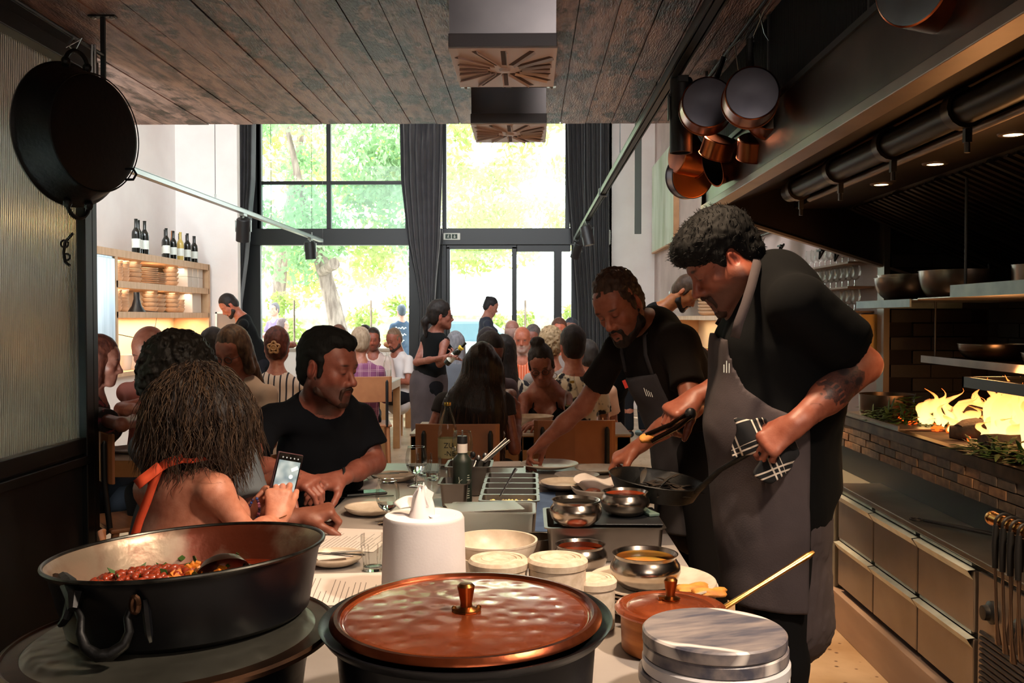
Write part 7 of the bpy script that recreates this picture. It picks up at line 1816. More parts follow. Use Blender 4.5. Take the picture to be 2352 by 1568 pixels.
# ================= curly man in grey between them
B5 = dict(neck=P(425, 975, 2.95), sh=[P(545, 1035, 2.82), P(345, 1030, 3.0)], pelvis=P(400, 1290, 3.0))
A5 = [(P(585, 1210, 2.72), P(692, 1186, 2.74)), (P(500, 1140, 2.98), P(592, 1118, 2.86))]
B5['sh'] = [P(545, 1035, 2.80), P(335, 1030, 3.02)]
J5 = person('curly dark-haired person in a grey shirt sitting behind the woman with the phone', P(408, 885, 2.98), -60, 15, 0, 1.0, skin='#84503f', haircol=('#0f0d0b', '#1c1814'), haircurl='curly', hairvol=.022, hairamp=.009, topmat=M('slate_grey_cotton', '#5d646b', .9, col2='#50575e', vs=6), top='#5d646b',
            body=B5, yawb=-55, arms=[A5[0], A5[1]], sw=.18, vox=.012, hvox=.005, pants='#23252c',
            hands=[dict(i=0, dir=P(752, 1172, 2.76) - P(692, 1186, 2.74), palm=(-.1, .2, -1), side=-1, curl=(1.0, 1.1, 1.15, 1.2), vox=.0035), dict(i=1, dir=P(648, 1088, 2.84) - P(592, 1118, 2.86), palm=(.2, .5, -1), side=1, curl=(.6, .7, .8, .8), vox=.004)])
o5 = J5['off']
ob('watch', MB().tube([P(598, 1114, 2.855) - o5 + .030 * (math.cos(a) * V(.3, .1, .95) + math.sin(a) * V(.2, -1, 0)) for a in np.linspace(0, 6.28, 20)], .0055, 8, flat=.5), m_black, J5['root'], smooth=True)
ob('watch_face', MB().lathe([(0, .004), (.015, .004), (.017, 0), (.017, -.004), (0, -.004)], P(600, 1112, 2.82) - o5, 20, Rm=frame_from((.2, -1, .3))), m_steel, J5['root'], smooth=True)

# ================= the other diners and staff
def pp_(label, px, py, Y, yaw, pitch=0, hands=(), arms=None, **k):
    vx = .016 if Y > 7 else .013; hv = .0075 if Y < 5.6 else (.009 if Y < 8 else .012)
    k.setdefault('vox', vx); k.setdefault('hvox', hv)
    if Y > 15: k['floor'] = 0
    if arms is not None: arms = [None if a is None else (P(*a[0]), P(*a[1])) for a in arms]
    return person(label, P(px, py, Y), yaw, pitch, arms=arms, hands=hands, **k)
DK = ('#14100f', '#221a17')
pp_('auburn-haired woman in dark floral blouse, partly behind the black post', 229, 832, 4.9, -75, 10, fem=True, hairstyle='bob', haircol=('#3a1a14', '#5c2e22'), top='#1a1216', topmat=m_fl, sw=.165, skin='#8a5648', arms=[None, ((280, 975, 4.2), (330, 960, 4.6))])
pp_('bald bearded man in a salmon shirt looking down at his plate', 344, 806, 5.0, 172, 28, hairstyle='bald', haircol=('#4a4440', '#5c5450'), top='#b0655a', skin='#8c5444', stub='#30221e', arms=[((280, 940, 4.9), (330, 945, 4.6)), ((430, 940, 4.9), (380, 950, 4.6))])
pp_('woman with glasses and beige t-shirt looking down, left of the navy man', 536, 808, 5.1, 162, 26, fem=True, hairstyle='long', haircol=('#2a1d18', '#5a4434'), top='#a89486', glasses=True, skin='#8c5546')
pp_('person with straight black hair seen from behind, left of the woman in beige', 490, 800, 6.3, 15, 0, fem=True, hairstyle='long', haircol=DK, top='#2a2a30')
pp_('person whose brown hair just shows above the curly head', 440, 824, 5.9, 20, 10, fem=True, hairstyle='bob', haircol=('#2e2018', '#4a3626'), top='#3a3036')
def flower(J, hm):
    hair(J['root'], J['off'], J['H'], J['hc'], 1.0, 'short', hm, .008, .004, 'short', vol=.008)
    ob('flower_clip', MB().ball((0, 0, 0), (.022, .012, .022), 10).tube([V(.034 * math.cos(a) * (1 + .2 * math.sin(5 * a)), -.004, .034 * math.sin(a) * (1 + .2 * math.sin(5 * a))) for a in np.linspace(0, 6.28, 40)], .008, 8).tube([V(.018 * math.cos(a), -.01, .018 * math.sin(a)) for a in np.linspace(0, 6.28, 20)], .006, 8), M('amber_clip', '#a07850', .4), J['root'], smooth=True, loc=tuple(J['hc'] + V(.01, -.115, .01) - J['off']))
pp_('woman with a flower hair clip and striped shirt, seen from behind', 636, 800, 6.5, 12, 0, fem=True, haircol=('#3a1c16', '#5a2c20'), top='#cbb8a6', topmat=m_str, hairfn=flower, sw=.17)
pp_('bearded waiter in black standing bent over by the white pillar', 527, 702, 10.8, 112, 42, seated=False, haircol=('#1d1715', '#2a2220'), top='#17181c', topmat=m_blk, beardm=('#1d1715', '#2a2220'), skin='#a8644c', lean=(.25, 0), arms=[((548, 780, 10.9), (535, 800, 10.6)), ((562, 785, 10.6), (545, 815, 10.4))])
pp_('grey-blonde person in a purple woven shawl, seen from behind', 828, 790, 8.8, 12, 5, fem=True, haircol=('#8c7660', '#a8927a'), haircurl='curly', hairvol=.012, hairamp=.006, top='#8a4a72', topmat=m_shawl, sleeve='long')
pp_('man in an open pale shirt facing us across the far left table', 857, 780, 11.0, 184, 8, haircol=('#241a16', '#32261f'), top='#c9b4ac', skin='#98543f', stub='#30201a', stubamt=.6, eyes='open', sleeve='long')
pp_('bearded man with cropped fair hair in a white t-shirt', 906, 780, 11.2, 142, 22, haircol=('#6a5240', '#7c6450'), top='#d6cfce', skin='#9c5c48', beardm=('#2a1c17', '#3c2a22'), hairvol=-.004)
pp_('dark-haired man half hidden behind the man in the pale shirt', 838, 772, 11.9, 170, 5, haircol=('#241c1a', '#342824'), top='#8a8088', skin='#8c5446')
pp_('person whose brown hair shows above the navy man\'s head', 778, 778, 9.4, 10, 0, fem=True, haircol=('#4a3028', '#6a4636'), top='#9a8f88')
# waitress with a wine bottle
def ponyh(J, hm):
    hair(J['root'], J['off'], J['H'], J['hc'], 1.0, 'pony', hm, .008, .003, 'short', vol=.004)
Bw = dict(neck=P(1000, 768, 8.25), sh=[P(1022, 785, 8.15), P(978, 783, 8.32)], pelvis=P(985, 880, 8.25))
Jw = person('waitress with glasses and ponytail holding a wine bottle, in grey apron', P(1012, 727, 8.2), -78, 0, 0, .95, skin='#8c5646', fem=True, haircol=DK, hairfn=ponyh, glasses=True, body=Bw, yawb=-60, seated=False, vox=.013, hvox=.008, top='#17181c', topmat=m_blk, sleeve='none', sw=.15,
       arms=[(P(1010, 835, 8.0), P(1030, 822, 7.85)), (P(957, 832, 8.15), P(1012, 822, 7.9))], pants='#101014', hands=[dict(i=1, dir=(1, .1, .2), palm=(0, .5, .8), side=-1, curl=(.6, .7, .7, .8), vox=.006)])
S = SDF(); S.cap(Jw['waist'], Jw['pel'] - V(0, 0, .08), .15, .17, .05, flat=(Jw['fwd'], .85)); S.cap(Jw['pel'], V(Jw['pel'][0], Jw['pel'][1], .48), .165, .155, .05)
v, q = surf(S, .012, post=foldpost(.006, 8)); meshobj('waist_apron', v, q, m_apr, Jw['root'], Jw['off'])
a, b_ = P(1025, 835, 7.82), P(1080, 776, 7.75); Rb = frame_from(b_ - a); Lb = np.linalg.norm(b_ - a)
wb = empty('wine_bottle', tuple(a), label='dark wine bottle with yellow capsule held by the waitress', cat='bottle')
def bottleprof(s=1.0): return [(x * s, z * s) for x, z in [(0, 0), (.034, 0), (.037, .004), (.037, .17), (.034, .195), (.018, .222), (.0145, .235), (.0145, .296), (.0155, .298), (.0155, .305), (0, .305)]]
m_bg = M('dark_bottle_glass', '#10150f', .12, coat=.5)
ob('glass', MB().lathe(bottleprof(.8), n=24, Rm=Rb), m_bg, wb, smooth=True)
ob('label', MB().lathe([(.0302, .04), (.0302, .11)], n=24, Rm=Rb), m_sw, wb, smooth=True)
ob('capsule', MB().lathe([(.019, .168), (.022, .18), (.026, .19), (.016, .2)], n=24, Rm=Rb), M('yellow_capsule', '#d0b030', .4), wb, smooth=True)
pp_('waitress in dark navy t-shirt with her hair in a bun, by the glass door', 1127, 705, 12.6, -82, 22, seated=False, fem=True, haircol=('#1c1a1e', '#2a282c'), hairstyle='bun', top='#2a3040', skin='#b07c6c', hs=.95)
# long-haired woman from behind
def hairlong(J, hm):
    c = J['hc']; S = SDF(); w = lambda px, py, dy=0: P(px, py, 4.98 + dy)
    S.ell(w(1108, 832, .0), (.088, .10, .105), .03); S.cap(w(1106, 850, -.03), w(1090, 940, -.07), .095, .155, .05, flat=((0, 1, 0), .55)); S.cap(w(1090, 940, -.07), w(1070, 1050, -.08), .155, .19, .05, flat=((0, 1, 0), .42))
    S.cap(w(1128, 850, .0), w(1145, 960, -.02), .06, .05, .04)
    def post(X, Y, Z, F):
        n = vnoise(X * 34 + 3, Z * 3, Y * 20) + .6 * vnoise(X * 80, Z * 6 + 4, Y * 40); return F + .006 * n
    v, q = surf(S, .007, post=post); h = meshobj('hair', v, q, hairmat('hair_darkest_brown', '#150f0d', '#241914', .42), J['root'], J['off'])
    rs = np.random.RandomState(4); ps = []
    for i in rs.choice(len(v), 900):
        p = v[i]; 
        if p[1] > c[1] + .0: continue
        d = unit(V((p[0] - c[0]) * .5, -.02, -1)); L_ = rs.uniform(.08, .22); ps.append([p + V(0, -.002, 0) + d * L_ * t + V(.003 * math.sin(t * 6 + i), 0, 0) for t in np.linspace(0, 1, 7)])
    v, q = strand_mesh(ps, .0014); meshobj('hair_strands', v, q, hairmat('hair_brown_sheen', '#33221b', '#4c362a', .45), h, J['off'])
B6 = dict(neck=P(1102, 898, 5.02), sh=[P(1018, 925, 5.05), P(1160, 925, 4.98)], pelvis=P(1078, 1110, 4.95))
person('woman with very long dark hair seen from behind on a wooden chair', P(1110, 840, 5.0), -12, 8, 0, .97, skin='#8a5241', fem=True, body=B6, yawb=-5, vox=.012, hvox=.008, top='#1a1619', hairfn=hairlong, sleeve='cap', sw=.16, fat=.002,
       arms=[(P(985, 1010, 5.0), P(1020, 1010, 5.3)), (P(1182, 1030, 4.95), P(1189, 962, 5.16))], hands=[dict(i=1, dir=(.02, .05, 1), palm=(-1, 0, 0), side=1, curl=(.5, .6, .6, .7), vox=.0045, s=.95)])
def bunh(J, hm):
    hair(J['root'], J['off'], J['H'], J['hc'], 1.0, 'short', hm, .007, .003, 'short', vol=-.002, extra=lambda S: S.ell((.01, -.03, .15), (.045, .04, .03), .02))
B7 = dict(neck=P(1252, 888, 6.0), sh=[P(1300, 915, 5.95), P(1205, 918, 5.95)], pelvis=P(1250, 1080, 6.1))
J7 = person('woman with glasses, hair up and a dark strappy top, facing us over the table', P(1244, 840, 5.85), 176, 24, 6, .97, skin='#8e5644', fem=True, body=B7, yawb=178, vox=.010, hvox=.006, top=None, haircol=DK, hairfn=bunh, glasses=True, sw=.15, eyes='closed', lean=(.1, 0),
       arms=[(P(1318, 975, 5.75), P(1262, 975, 5.45)), (P(1198, 975, 5.75), P(1245, 978, 5.45))], hands=[dict(i=0, dir=(-1, -.3, .1), palm=(0, .3, -1), side=-1, vox=.0055), dict(i=1, dir=(1, -.3, .1), palm=(0, .3, -1), side=1, vox=.0055)])
S = SDF(); b_, c_, w_ = J7['base'], J7['chest'], J7['waist']
for x in (-1, 1): S.cap(c_ + J7['rt'] * x * .06, w_ + J7['rt'] * x * .05, .092, .10, .05, flat=(J7['fwd'], 1.05)); S.ell(c_ + J7['rt'] * x * .072 + J7['fwd'] * .088, (.066,) * 3, .02)
def r7(X, Y, Z, F):
    l = np.abs((X - c_[0])); return np.maximum(F, Z - (c_[2] - .03 + 1.1 * np.minimum(l, .08) - .6 * np.maximum(l - .08, 0)))
v, q = surf(S, .008, post=r7); meshobj('strappy_top', v, q, m_blk, J7['root'], J7['off'])
for x in (-1, 1): ob('top_strap', MB().tube([c_ + V(x * .078, -.125, .04) - J7['off'], c_ + V(x * .066, -.09, .12) - J7['off'], b_ + V(x * .06, -.02, .0) - J7['off'], b_ + V(x * .05, .05, -.01) - J7['off']], .004, 6), m_blk, J7['root'])
ob('hoop_earring', MB().tube([J7['hc'] + V(.078, -.01, -.06) - J7['off'] + .016 * V(math.cos(a), .2, math.sin(a)) for a in np.linspace(0, 6.28, 16)], .0028, 6), m_sw, J7['root'], smooth=True)
pp_('dark-haired woman in a grey top behind the long-haired one', 1126, 812, 6.2, -155, 32, fem=True, hairstyle='long', haircol=DK, top='#5c4c4c', skin='#855040', arms=[None, ((1175, 905, 6.1), (1160, 905, 5.8))])
pp_('woman with long dark wavy hair beside the older man in orange', 1154, 812, 7.1, 40, 5, fem=True, hairstyle='long', haircol=DK, top='#6a5c40', topmat=m_tie, haircurl='curly')
pp_('older bald man with a white moustache in an orange striped shirt', 1199, 781, 9.1, 178, 6, hairstyle='bald', haircol=('#b0a8a0', '#c8c0b8'), top='#d8693c', topmat=m_orst, skin='#b0664c', stub='#b8aaa2', stubamt=.75, eyes='open', brow='#8c8078')
pp_('greying man looking down beside the older man in orange', 1224, 776, 10.0, 160, 15, haircol=('#4c4442', '#645a56'), top='#4a4448', skin='#8c5648')
pp_('bald pinkish head seen from behind near the door', 1176, 762, 10.4, 0, 0, hairstyle='bald', haircol=('#9c7c74', '#a8887e'), top='#b0a09c', skin='#a8786c')
pp_('grey-haired person seen from behind beyond the waitress\'s bottle', 1046, 792, 9.6, 5, 0, fem=True, hairstyle='long', haircol=('#6a6a70', '#84848a'), top='#5c6068')
pp_('man with dark hair and black-and-cream spotted shirt, seen from behind', 1315, 798, 6.3, 12, 0, haircol=DK, hairvol=.006, top='#d8cdb6', topmat=m_tie)
pp_('person with messy blond curls behind the spotted shirt', 1264, 796, 7.5, 15, 5, haircol=('#8a7458', '#ab9270'), haircurl='curly', hairamp=.010, hairvol=.016, top='#8c8078')
pp_('red-faced man with short brown hair near the door frame', 1284, 762, 9.6, 178, 8, haircol=('#4a2e24', '#5c3a2e'), top='#8a807c', skin='#b8664a')
pp_('dark-haired person farthest right by the door', 1312, 758, 10.8, 170, 5, haircol=('#2c3038', '#3a4048'), top='#4c5460', skin='#8c6458')
pp_('dark-haired woman looking down in front of the older man', 1120, 788, 8.6, -170, 25, fem=True, hairstyle='bob', haircol=('#1a1416', '#2a2024'), top='#5c5258', skin='#90584a')
pp_('fair-skinned person in a peach top right of the spotted shirt', 1348, 822, 7.2, 20, 5, haircol=('#2c2826', '#3c3632'), top='#d8a888', hairvol=-.002)
pp_('bartender in black bending over behind the tall cook', 1574, 672, 7.2, -112, 45, seated=False, haircol=('#3a2a1e', '#4c382a'), top='#17181c', topmat=m_blk, beardm=('#14100f', '#221a17'), skin='#a8683c', lean=(.5, 0))
pp_('waiter in dark trousers standing far off behind the bearded cook', 1458, 702, 11.4, 20, 10, seated=False, top='#17181c', topmat=m_blk, pants='#17181c')
pp_('man in a purple t-shirt standing outside the left window', 630, 712, 18.2, 150, 0, seated=False, top='#6a5a78', haircol=('#4a4448', '#5c565c'), skin='#c09080')
pp_('woman in profile just outside the left window', 652, 752, 17.0, -90, 0, seated=False, fem=True, hs=.9, top='#8a7c90', hairstyle='bob', haircol=('#4c3c40', '#604e50'), skin='#c89888', hair_=None) if False else pp_('woman in profile just outside the left window', 650, 748, 17.2, -90, 0, seated=False, fem=True, top='#8a7c90', hairstyle='bob', haircol=('#4c3c40', '#604e50'), skin='#c89888')
Jo = pp_('man in a dark blue t-shirt with white lettering standing outside', 922, 716, 17.6, 25, 0, seated=False, top='#2c4058', haircol=('#3c4450', '#4c5460'), skin='#b08878')
for k in range(3): ob('shirt_lettering', MB().tube([Jo['chest'] + V(-.10 + .2 * t, -.17, .07 - k * .12 + .022 * math.sin(t * 22 + k * 2) * (.6 + .4 * math.cos(t * 9))) - Jo['off'] for t in np.linspace(0, 1 - .2 * (k == 2), 40)], .007, 5), m_sw, Jo['root'], smooth=True, auto=False)
# ------------------------------------------------------------------ dining room furniture
m_wood = M('pale_beech', '#b98a5c', .5, col2='#a4764a', vs=6, stretch=(1, 8, 1), bump=.03)
m_wood2 = M('orange_beech', '#a8704a', .45, col2='#96603e', vs=5, stretch=(1, 6, 1), bump=.03)
m_top = M('pale_table_top', '#c0b4a8', .35, col2='#aca094', vs=3)
def make_chair(label):
    e = empty('dining_chair', (0, 0, 0), label=label, cat='chair', group='beech chairs with black posts')
    ob('backrest', MB().prism([(-.21, .0), (-.19, -.012), (0, -.03), (.19, -.012), (.21, .0), (.21, .013), (.19, .002), (0, -.016), (-.19, .002), (-.21, .013)], .665, .895), m_wood2, e, bevel=.004)
    for s in (-1, 1):
        ob('back_post', MB().tube([(s * .165, .0, .44), (s * .165, -.022, .66), (s * .165, -.024, .845), (s * .165, -.020, .862)], [.013, .013, .013, .006], 10, flat=1.0), m_black, e, smooth=True)
        ob('leg', MB().tube([(s * .175, .02, .44), (s * .19, -.03, 0)], [.018, .013], 10), m_wood2, e, smooth=True)
        ob('leg', MB().tube([(s * .175, .38, .44), (s * .19, .41, 0)], [.018, .013], 10), m_wood2, e, smooth=True)
    ob('seat', MB().box((0, .2, .45), (.42, .42, .022)), m_wood2, e, bevel=.008)
    return e
c0 = make_chair('beech chair with black posts under the long-haired woman, its back toward us'); c0.location = (P(1052, 900, 4.78)[0], 4.74, 0)
for px, Y, rz, lab in ((1320, 4.92, .02, 'empty-looking beech chair with black posts right of the long-haired woman, beyond the plates'), (262, 2.18, -1.0, 'beech chair under the bare-backed woman, only its top edge showing behind the bean pan'), (228, 4.45, -.9, 'beech chair at the foot of the black post, under the auburn-haired woman'), (846, 8.55, .2, 'beech chair under the person in the purple shawl'), (570, 3.5, -1.9, 'beech chair under the man in navy')):
    dup(c0, (P(px, 900, Y)[0], Y, 0), rz, lab)
def table(label, x0, x1, y0, y1, z=.77, leg=.075):
    e = empty('dining_table', ((x0 + x1) / 2, (y0 + y1) / 2, 0), label=label, cat='table', group='pale dining tables')
    part('tabletop', MB().bx(x0, x1, y0, y1, z - .012, z), m_top, e)
    for a, b_, c, d in ((x0 + .005, x1 - .005, y0 + .004, y0 + .03), (x0 + .005, x1 - .005, y1 - .03, y1 - .004), (x0 + .004, x0 + .03, y0 + .03, y1 - .03), (x1 - .03, x1 - .004, y0 + .03, y1 - .03)): part('apron_rail', MB().bx(a, b_, c, d, z - .09, z - .013), m_wood, e)
    for x in (x0 + .005, x1 - .005 - leg):
        for y in (y0 + .004, y1 - .004 - leg): part('leg', MB().bx(x, x + leg, y, y + leg, 0, z - .014), m_wood, e, bevel=.003)
table('beech table before the woman with glasses, left of the pair', P(953, 900, 5.6)[0], P(1194, 900, 5.6)[0], 5.35, 6.0 - .03)
table('beech table before the woman with glasses, right of the pair', P(1199, 900, 5.6)[0], P(1440, 900, 5.6)[0] + .0, 5.35, 6.0 - .03)
table('tall-looking narrow table beside the purple shawl', -2.5, -1.40, 9.45, 10.45); table('pale table behind the one beside the purple shawl', -2.6, -1.52, 11.5, 12.4)
table('table before the man in salmon at the left', -2.75, -1.55, 4.4, 4.82); table('table around which the older man in orange sits', -.55, .45, 8.25, 8.9)
struct('trim_4', MB().bx(-4.2, -2.05, 14.25, 14.8, 0, .93), m_wall)
sill = ob('bread_counter', MB().bx(-4.25, -2.0, 14.2, 14.85, .931, .965), m_top, None, 'pale counter under the left window covered with loaves', 'counter')
m_bread = [M('bread_crust_%d' % i, a, .75, col2=b_, vs=12, bump=.3, bs=40) for i, (a, b_) in enumerate([('#b87a4a', '#8a4e2a'), ('#c4905c', '#a0683c'), ('#8a4a34', '#6a3424')])]
proto = None
wh = ['first', 'second', 'third', 'fourth', 'fifth', 'sixth', 'seventh', 'eighth', 'ninth', 'tenth']
for k in range(10):
    o = lump('bread_loaf', '%s bread loaf from the left on the window counter' % wh[k], 'bread', (-4.05 + k * .215, 14.45 + .06 * (k % 2), 1.012), (.105, .08, .05), m_bread[k % 3], .3 * k, 3 + k, group='loaves on the window counter', amp=.12)
# things on the tables
zt0 = .771
q = P(1225, 965, 5.55); vessel('serving_bowl', 'beige bowl on the table between the long-haired woman and the woman with glasses', 'bowl', bowlprof(.05, .118, .07, .004, p=1.6), m_cer, (q[0], 5.62, zt0), 48)
q = P(1312, 930, 5.85); water_bottle('clear water bottle on the table beside the woman with glasses', (q[0], 5.75, zt0), 1.15)
tumbler('faceted tumbler on the right-hand beech table', (P(1386, 930, 5.65)[0], 5.7, zt0)); tumbler('faceted tumbler on the narrow table beside the purple shawl', (-1.62, 9.6, zt0))
wineglass('wine glass on the narrow table beside the purple shawl', (-1.72, 9.75, zt0), 1.15, .06, group='glasses in the dining room'); water_bottle('water bottle on the narrow table beside the purple shawl', (P(893, 840, 9.9)[0], 9.8, zt0), 1.1, small=True); water_bottle('water bottle behind the other one at the far left tables', (P(906, 830, 11.7)[0], 11.7, zt0), 1.1, small=True)
q = P(312, 938, 4.6); plate('plate before the man in salmon', (q[0], 4.6, zt0), .13, m_cer2); q = P(345, 938, 4.6)
fork('fork lying on the left bowl table beside the beige bowl', (P(1275, 960, 5.5)[0], 5.5, zt0 + .004), (P(1262, 950, 5.7)[0], 5.75, zt0 + .02))
# ---- left cabinetry
SX = -3.9
m_fr = M('bluish_steel_fridge', '#b9c4d2', .3, .7, col2='#9aa8ba', vs=1.5, stretch=(1, 8, .6))
fg = empty('fridge', (SX, 8.6, 0), label='tall bluish steel fridge left of the shelves', cat='fridge')
part('body', MB().bx(SX - .4, SX - .02, 8.2, 8.98, 0, 2.02), m_fr, fg); part('door', MB().bx(SX - .02, SX, 8.21, 8.97, .1, 1.98), m_fr, fg, bevel=.006); part('handle', MB().tube([(SX + .03, 8.3, 1.0), (SX + .03, 8.3, 1.6)], .012, 8), m_steel, fg)
su = empty('shelf_unit', (SX, 10.3, 0), label='pale wooden wall shelves full of bowls on the left', cat='shelves')
m_shf = M('pale_shelf_wood', '#d4b08c', .6, col2='#c49e78', vs=4, stretch=(1, 5, 1))
part('top_shelf', MB().bx(-4.34, SX, 7.6, 11.62, 2.0, 2.07), m_shf, su); part('middle_shelf', MB().bx(-4.34, SX, 9.0, 11.62, 1.71, 1.775), m_shf, su); part('lower_shelf', MB().bx(-4.34, SX, 9.0, 11.62, 1.42, 1.48), m_shf, su)
part('side_panel', MB().bx(-4.34, SX, 11.60, 11.66, 0, 2.07), m_shf, su); part('side_panel', MB().bx(-4.34, SX, 8.99, 9.03, 0, 2.0), m_shf, su); part('back_panel', MB().bx(-4.345, -4.33, 9.0, 11.6, .9, 2.0), M('cream_splashback', '#dccdb4', .5), su)
part('worktop', MB().bx(-4.34, SX + .1, 7.5, 11.7, .87, .91), m_shf, su); part('base_cabinet', MB().bx(-4.34, SX + .05, 7.6, 11.7, 0, .87), m_wall, su)
for z_, e_ in ((1.70, 5), (1.99, 5)): light('shelf_strip_and_fill', 'AREA', (-4.02, 10.3, z_), (-4.02, 10.3, 0), e_, (1, .85, .66), size=.06, size_y=2.4)  # fill strips added under the two upper shelves to brighten the bowls
light('shelf_strip_and_fill', 'AREA', (-4.1, 10.3, 1.41), (-4.1, 10.3, 0), 22, (1, .72, .4), size=.15, size_y=2.4)
m_pot = M('shelf_stoneware', '#e0c0a0', .6, col2='#cba684', vs=10)
def bottle(label, c, s, glass, band=None, group='wine bottles on the top shelf'):
    e = empty('wine_bottle', tuple(c), label=label, cat='bottle', group=group)
    ob('glass', MB().lathe(bottleprof(s), n=16), glass, e, smooth=True); ob('label', MB().lathe([(.0376 * s, .05 * s), (.0376 * s, .13 * s)], n=16), band or m_sw, e, smooth=True)
m_am = M('amber_wine', '#b8703c', .15, coat=.4); m_yel = M('pale_gold_wine', '#c8b060', .15, coat=.4)
for k, px in enumerate((308, 320, 328)): Y = 3.98 * 2200 / (1215 - px); bottle('%s of the three wine bottles standing apart at the left of the top shelf' % ['leftmost', 'middle one', 'rightmost'][k], (-3.98 - .03 * (k % 2), Y, 2.071), 1.15, m_bg)
for k in range(10):
    px = 376 + k * 8.2; Y = 3.98 * 2200 / (1215 - px); bottle('%s bottle from the left in the row at the right of the top shelf' % wh[k], (-3.97 - .05 * (k % 2), Y, 2.071), 1.08 - .02 * (k % 3), (m_bg, m_bg, m_bg, m_am, m_yel, m_bg, m_bg, m_bg, m_bg, m_bg)[k])
nstk = 0
stk = [(275, 1.776, 'b', 7), (290, 1.776, 'b', 7), (312, 1.776, 'w', 5), (345, 1.776, 'p', 8), (365, 1.776, 'p', 6), (398, 1.776, 'w', 5), (272, 1.481, 'b', 6), (288, 1.481, 'b', 6), (350, 1.481, 'w', 5), (368, 1.481, 'w', 4), (400, 1.481, 'w', 5), (418, 1.481, 'b', 4)]
pb = {'b': bowlprof(.03, .055, .045, .004, p=1.6), 'w': bowlprof(.045, .085, .05, .004, p=1.4), 'p': bowlprof(.06, .105, .02, .004, p=1.3)}
pmesh = {}
for n_, (px, z, kd, cnt) in enumerate(stk):
    Y = 4.0 * 2200 / (1215 - px)
    for k in range(cnt):
        if kd not in pmesh: pmesh[kd] = MB().lathe(pb[kd], n=20).mesh('bowl', True); pmesh[kd].materials.append(m_pot)
        o = bpy.data.objects.new('shelf_bowl', pmesh[kd]); COL.objects.link(o); o.location = (-4.05, Y, z + k * {'b': .034, 'w': .046, 'p': .021}[kd])
        tag(o, '%s %s up in the %s stack from the left, %s shelf' % (wh[k], {'b': 'small bowl', 'w': 'wide bowl', 'p': 'plate'}[kd], wh[n_ % 6], 'middle' if z > 1.6 else 'lower'), 'bowl' if kd != 'p' else 'plate', 'stacked stoneware on the shelves')
m_box = M('cream_box', '#d8cdc0', .8)
for k in range(6): ob('storage_box', MB().box((0, 0, .06), (.16, .15, .12)), m_box, None, 'cream box, %s row, %s from the left, at the right end of the middle shelf' % (('lower', 'upper')[k // 3], ('first', 'second', 'third')[k % 3]), 'box', 'cream boxes on the shelves', loc=(-4.02, 11.08 + .18 * (k % 3), 1.776 + .122 * (k // 3)), bevel=.004)
ob('storage_box', MB().box((0, 0, .12), (.24, .3, .24)), m_box, None, 'large cream box at the right end of the lower shelf', 'box', 'cream boxes on the shelves', loc=(-4.08, 11.36, 1.481), bevel=.004)
Y = 4.0 * 2200 / (1215 - 308)
lp = empty('desk_lamp', (-4.0, Y, 1.481), label='small black lamp on the lower shelf', cat='lamp'); ob('shade', MB().lathe([(.09, 0), (.05, .06), (.03, .13), (.03, .2), (0, .2)], n=24), m_black, lp, smooth=True); ob('cable', MB().tube([(.0, 0, .02), (.08, .35, .0), (.06, .3, -.2), (0, .1, -.28), (-.2, -.25, -.2)], .005, 6), m_black, lp, smooth=True)
for k, (px, z, lab) in enumerate(((275, .911, 'white tub on the worktop below the shelves'), (297, .911, 'second pale tub on the worktop, right of the first'))):
    Y = 4.0 * 2200 / (1215 - px); vessel('storage_tub', lab, 'tub', bowlprof(.07, .09, .14, .003, p=1.2), m_box, (-4.0, Y, z), 24)
for k in range(4): ob('steel_tray', MB().box((0, 0, .006), (.3, .42, .008)), m_gn, None, 'flat steel tray stacked on the near worktop end, %s from the top' % wh[3 - k], 'tray', 'stacked trays on the worktop', loc=(-3.98, 8.0, .911 + k * .03), bevel=.002)
Y = 4.0 * 2200 / (1215 - 432); ob('bread_board', MB().bx(-4.25, -3.95, Y - .25, Y + .2, .911, .935), m_wood2, None, 'wooden board on the worktop under the shelves', 'board')
fbx = empty('display_board', (P(528, 740, 11.3)[0], 11.3, 1.2), label='grey board with a pale frame beside the pillar, in front of the bent waiter', cat='board')
x0, x1 = P(499, 740, 11.3)[0], P(560, 740, 11.3)[0]; part('panel', MB().bx(x0, x1, 11.3, 11.33, .9, 1.47), M('grey_board', '#8c8078', .7), fbx); part('frame_side', MB().bx(x0 - .02, x0, 11.29, 11.34, .9, 1.49), m_sw, fbx); part('frame_top', MB().bx(x0 - .02, x1, 11.29, 11.34, 1.47, 1.49), m_sw, fbx); part('stand', MB().bx(x0, x1, 11.3, 11.33, 0, .9), m_wall, fbx)
# ---- right wall: canvas, hanging bar, shelves, glasses
cv = empty('canvas_painting', (XR, 13.5, 3.0), label='large pale green canvas on the right wall near the window', cat='painting')
m_cv = M('pale_green_canvas', '#c3cfbc', .5, col2='#a3b596', vs=2.2, stretch=(1, 2, .5), detail=8)
part('canvas', MB().bx(XR - .07, XR - .004, 12.55, 14.75, 2.42, 3.72), m_cv, cv); part('wooden_edge', MB().bx(XR - .072, XR, 12.53, 12.55, 2.42, 3.72), m_wood, cv); part('wooden_edge', MB().bx(XR - .072, XR, 12.53, 14.75, 2.40, 2.42), m_wood, cv)
ob('hanging_bar_lamp', MB().box(P(1466, 300, 13.6) + V(0, 0, .0), (.09, .06, 2.9)), M('dark_green_metal', '#40463f', .5), None, 'dark vertical bar hanging before the right wall near the window', 'lamp')
bs = empty('bar_shelf', (XR - .2, 9.5, 1.5), label='lit wooden bar shelf on the right wall behind the tall cook', cat='shelf')
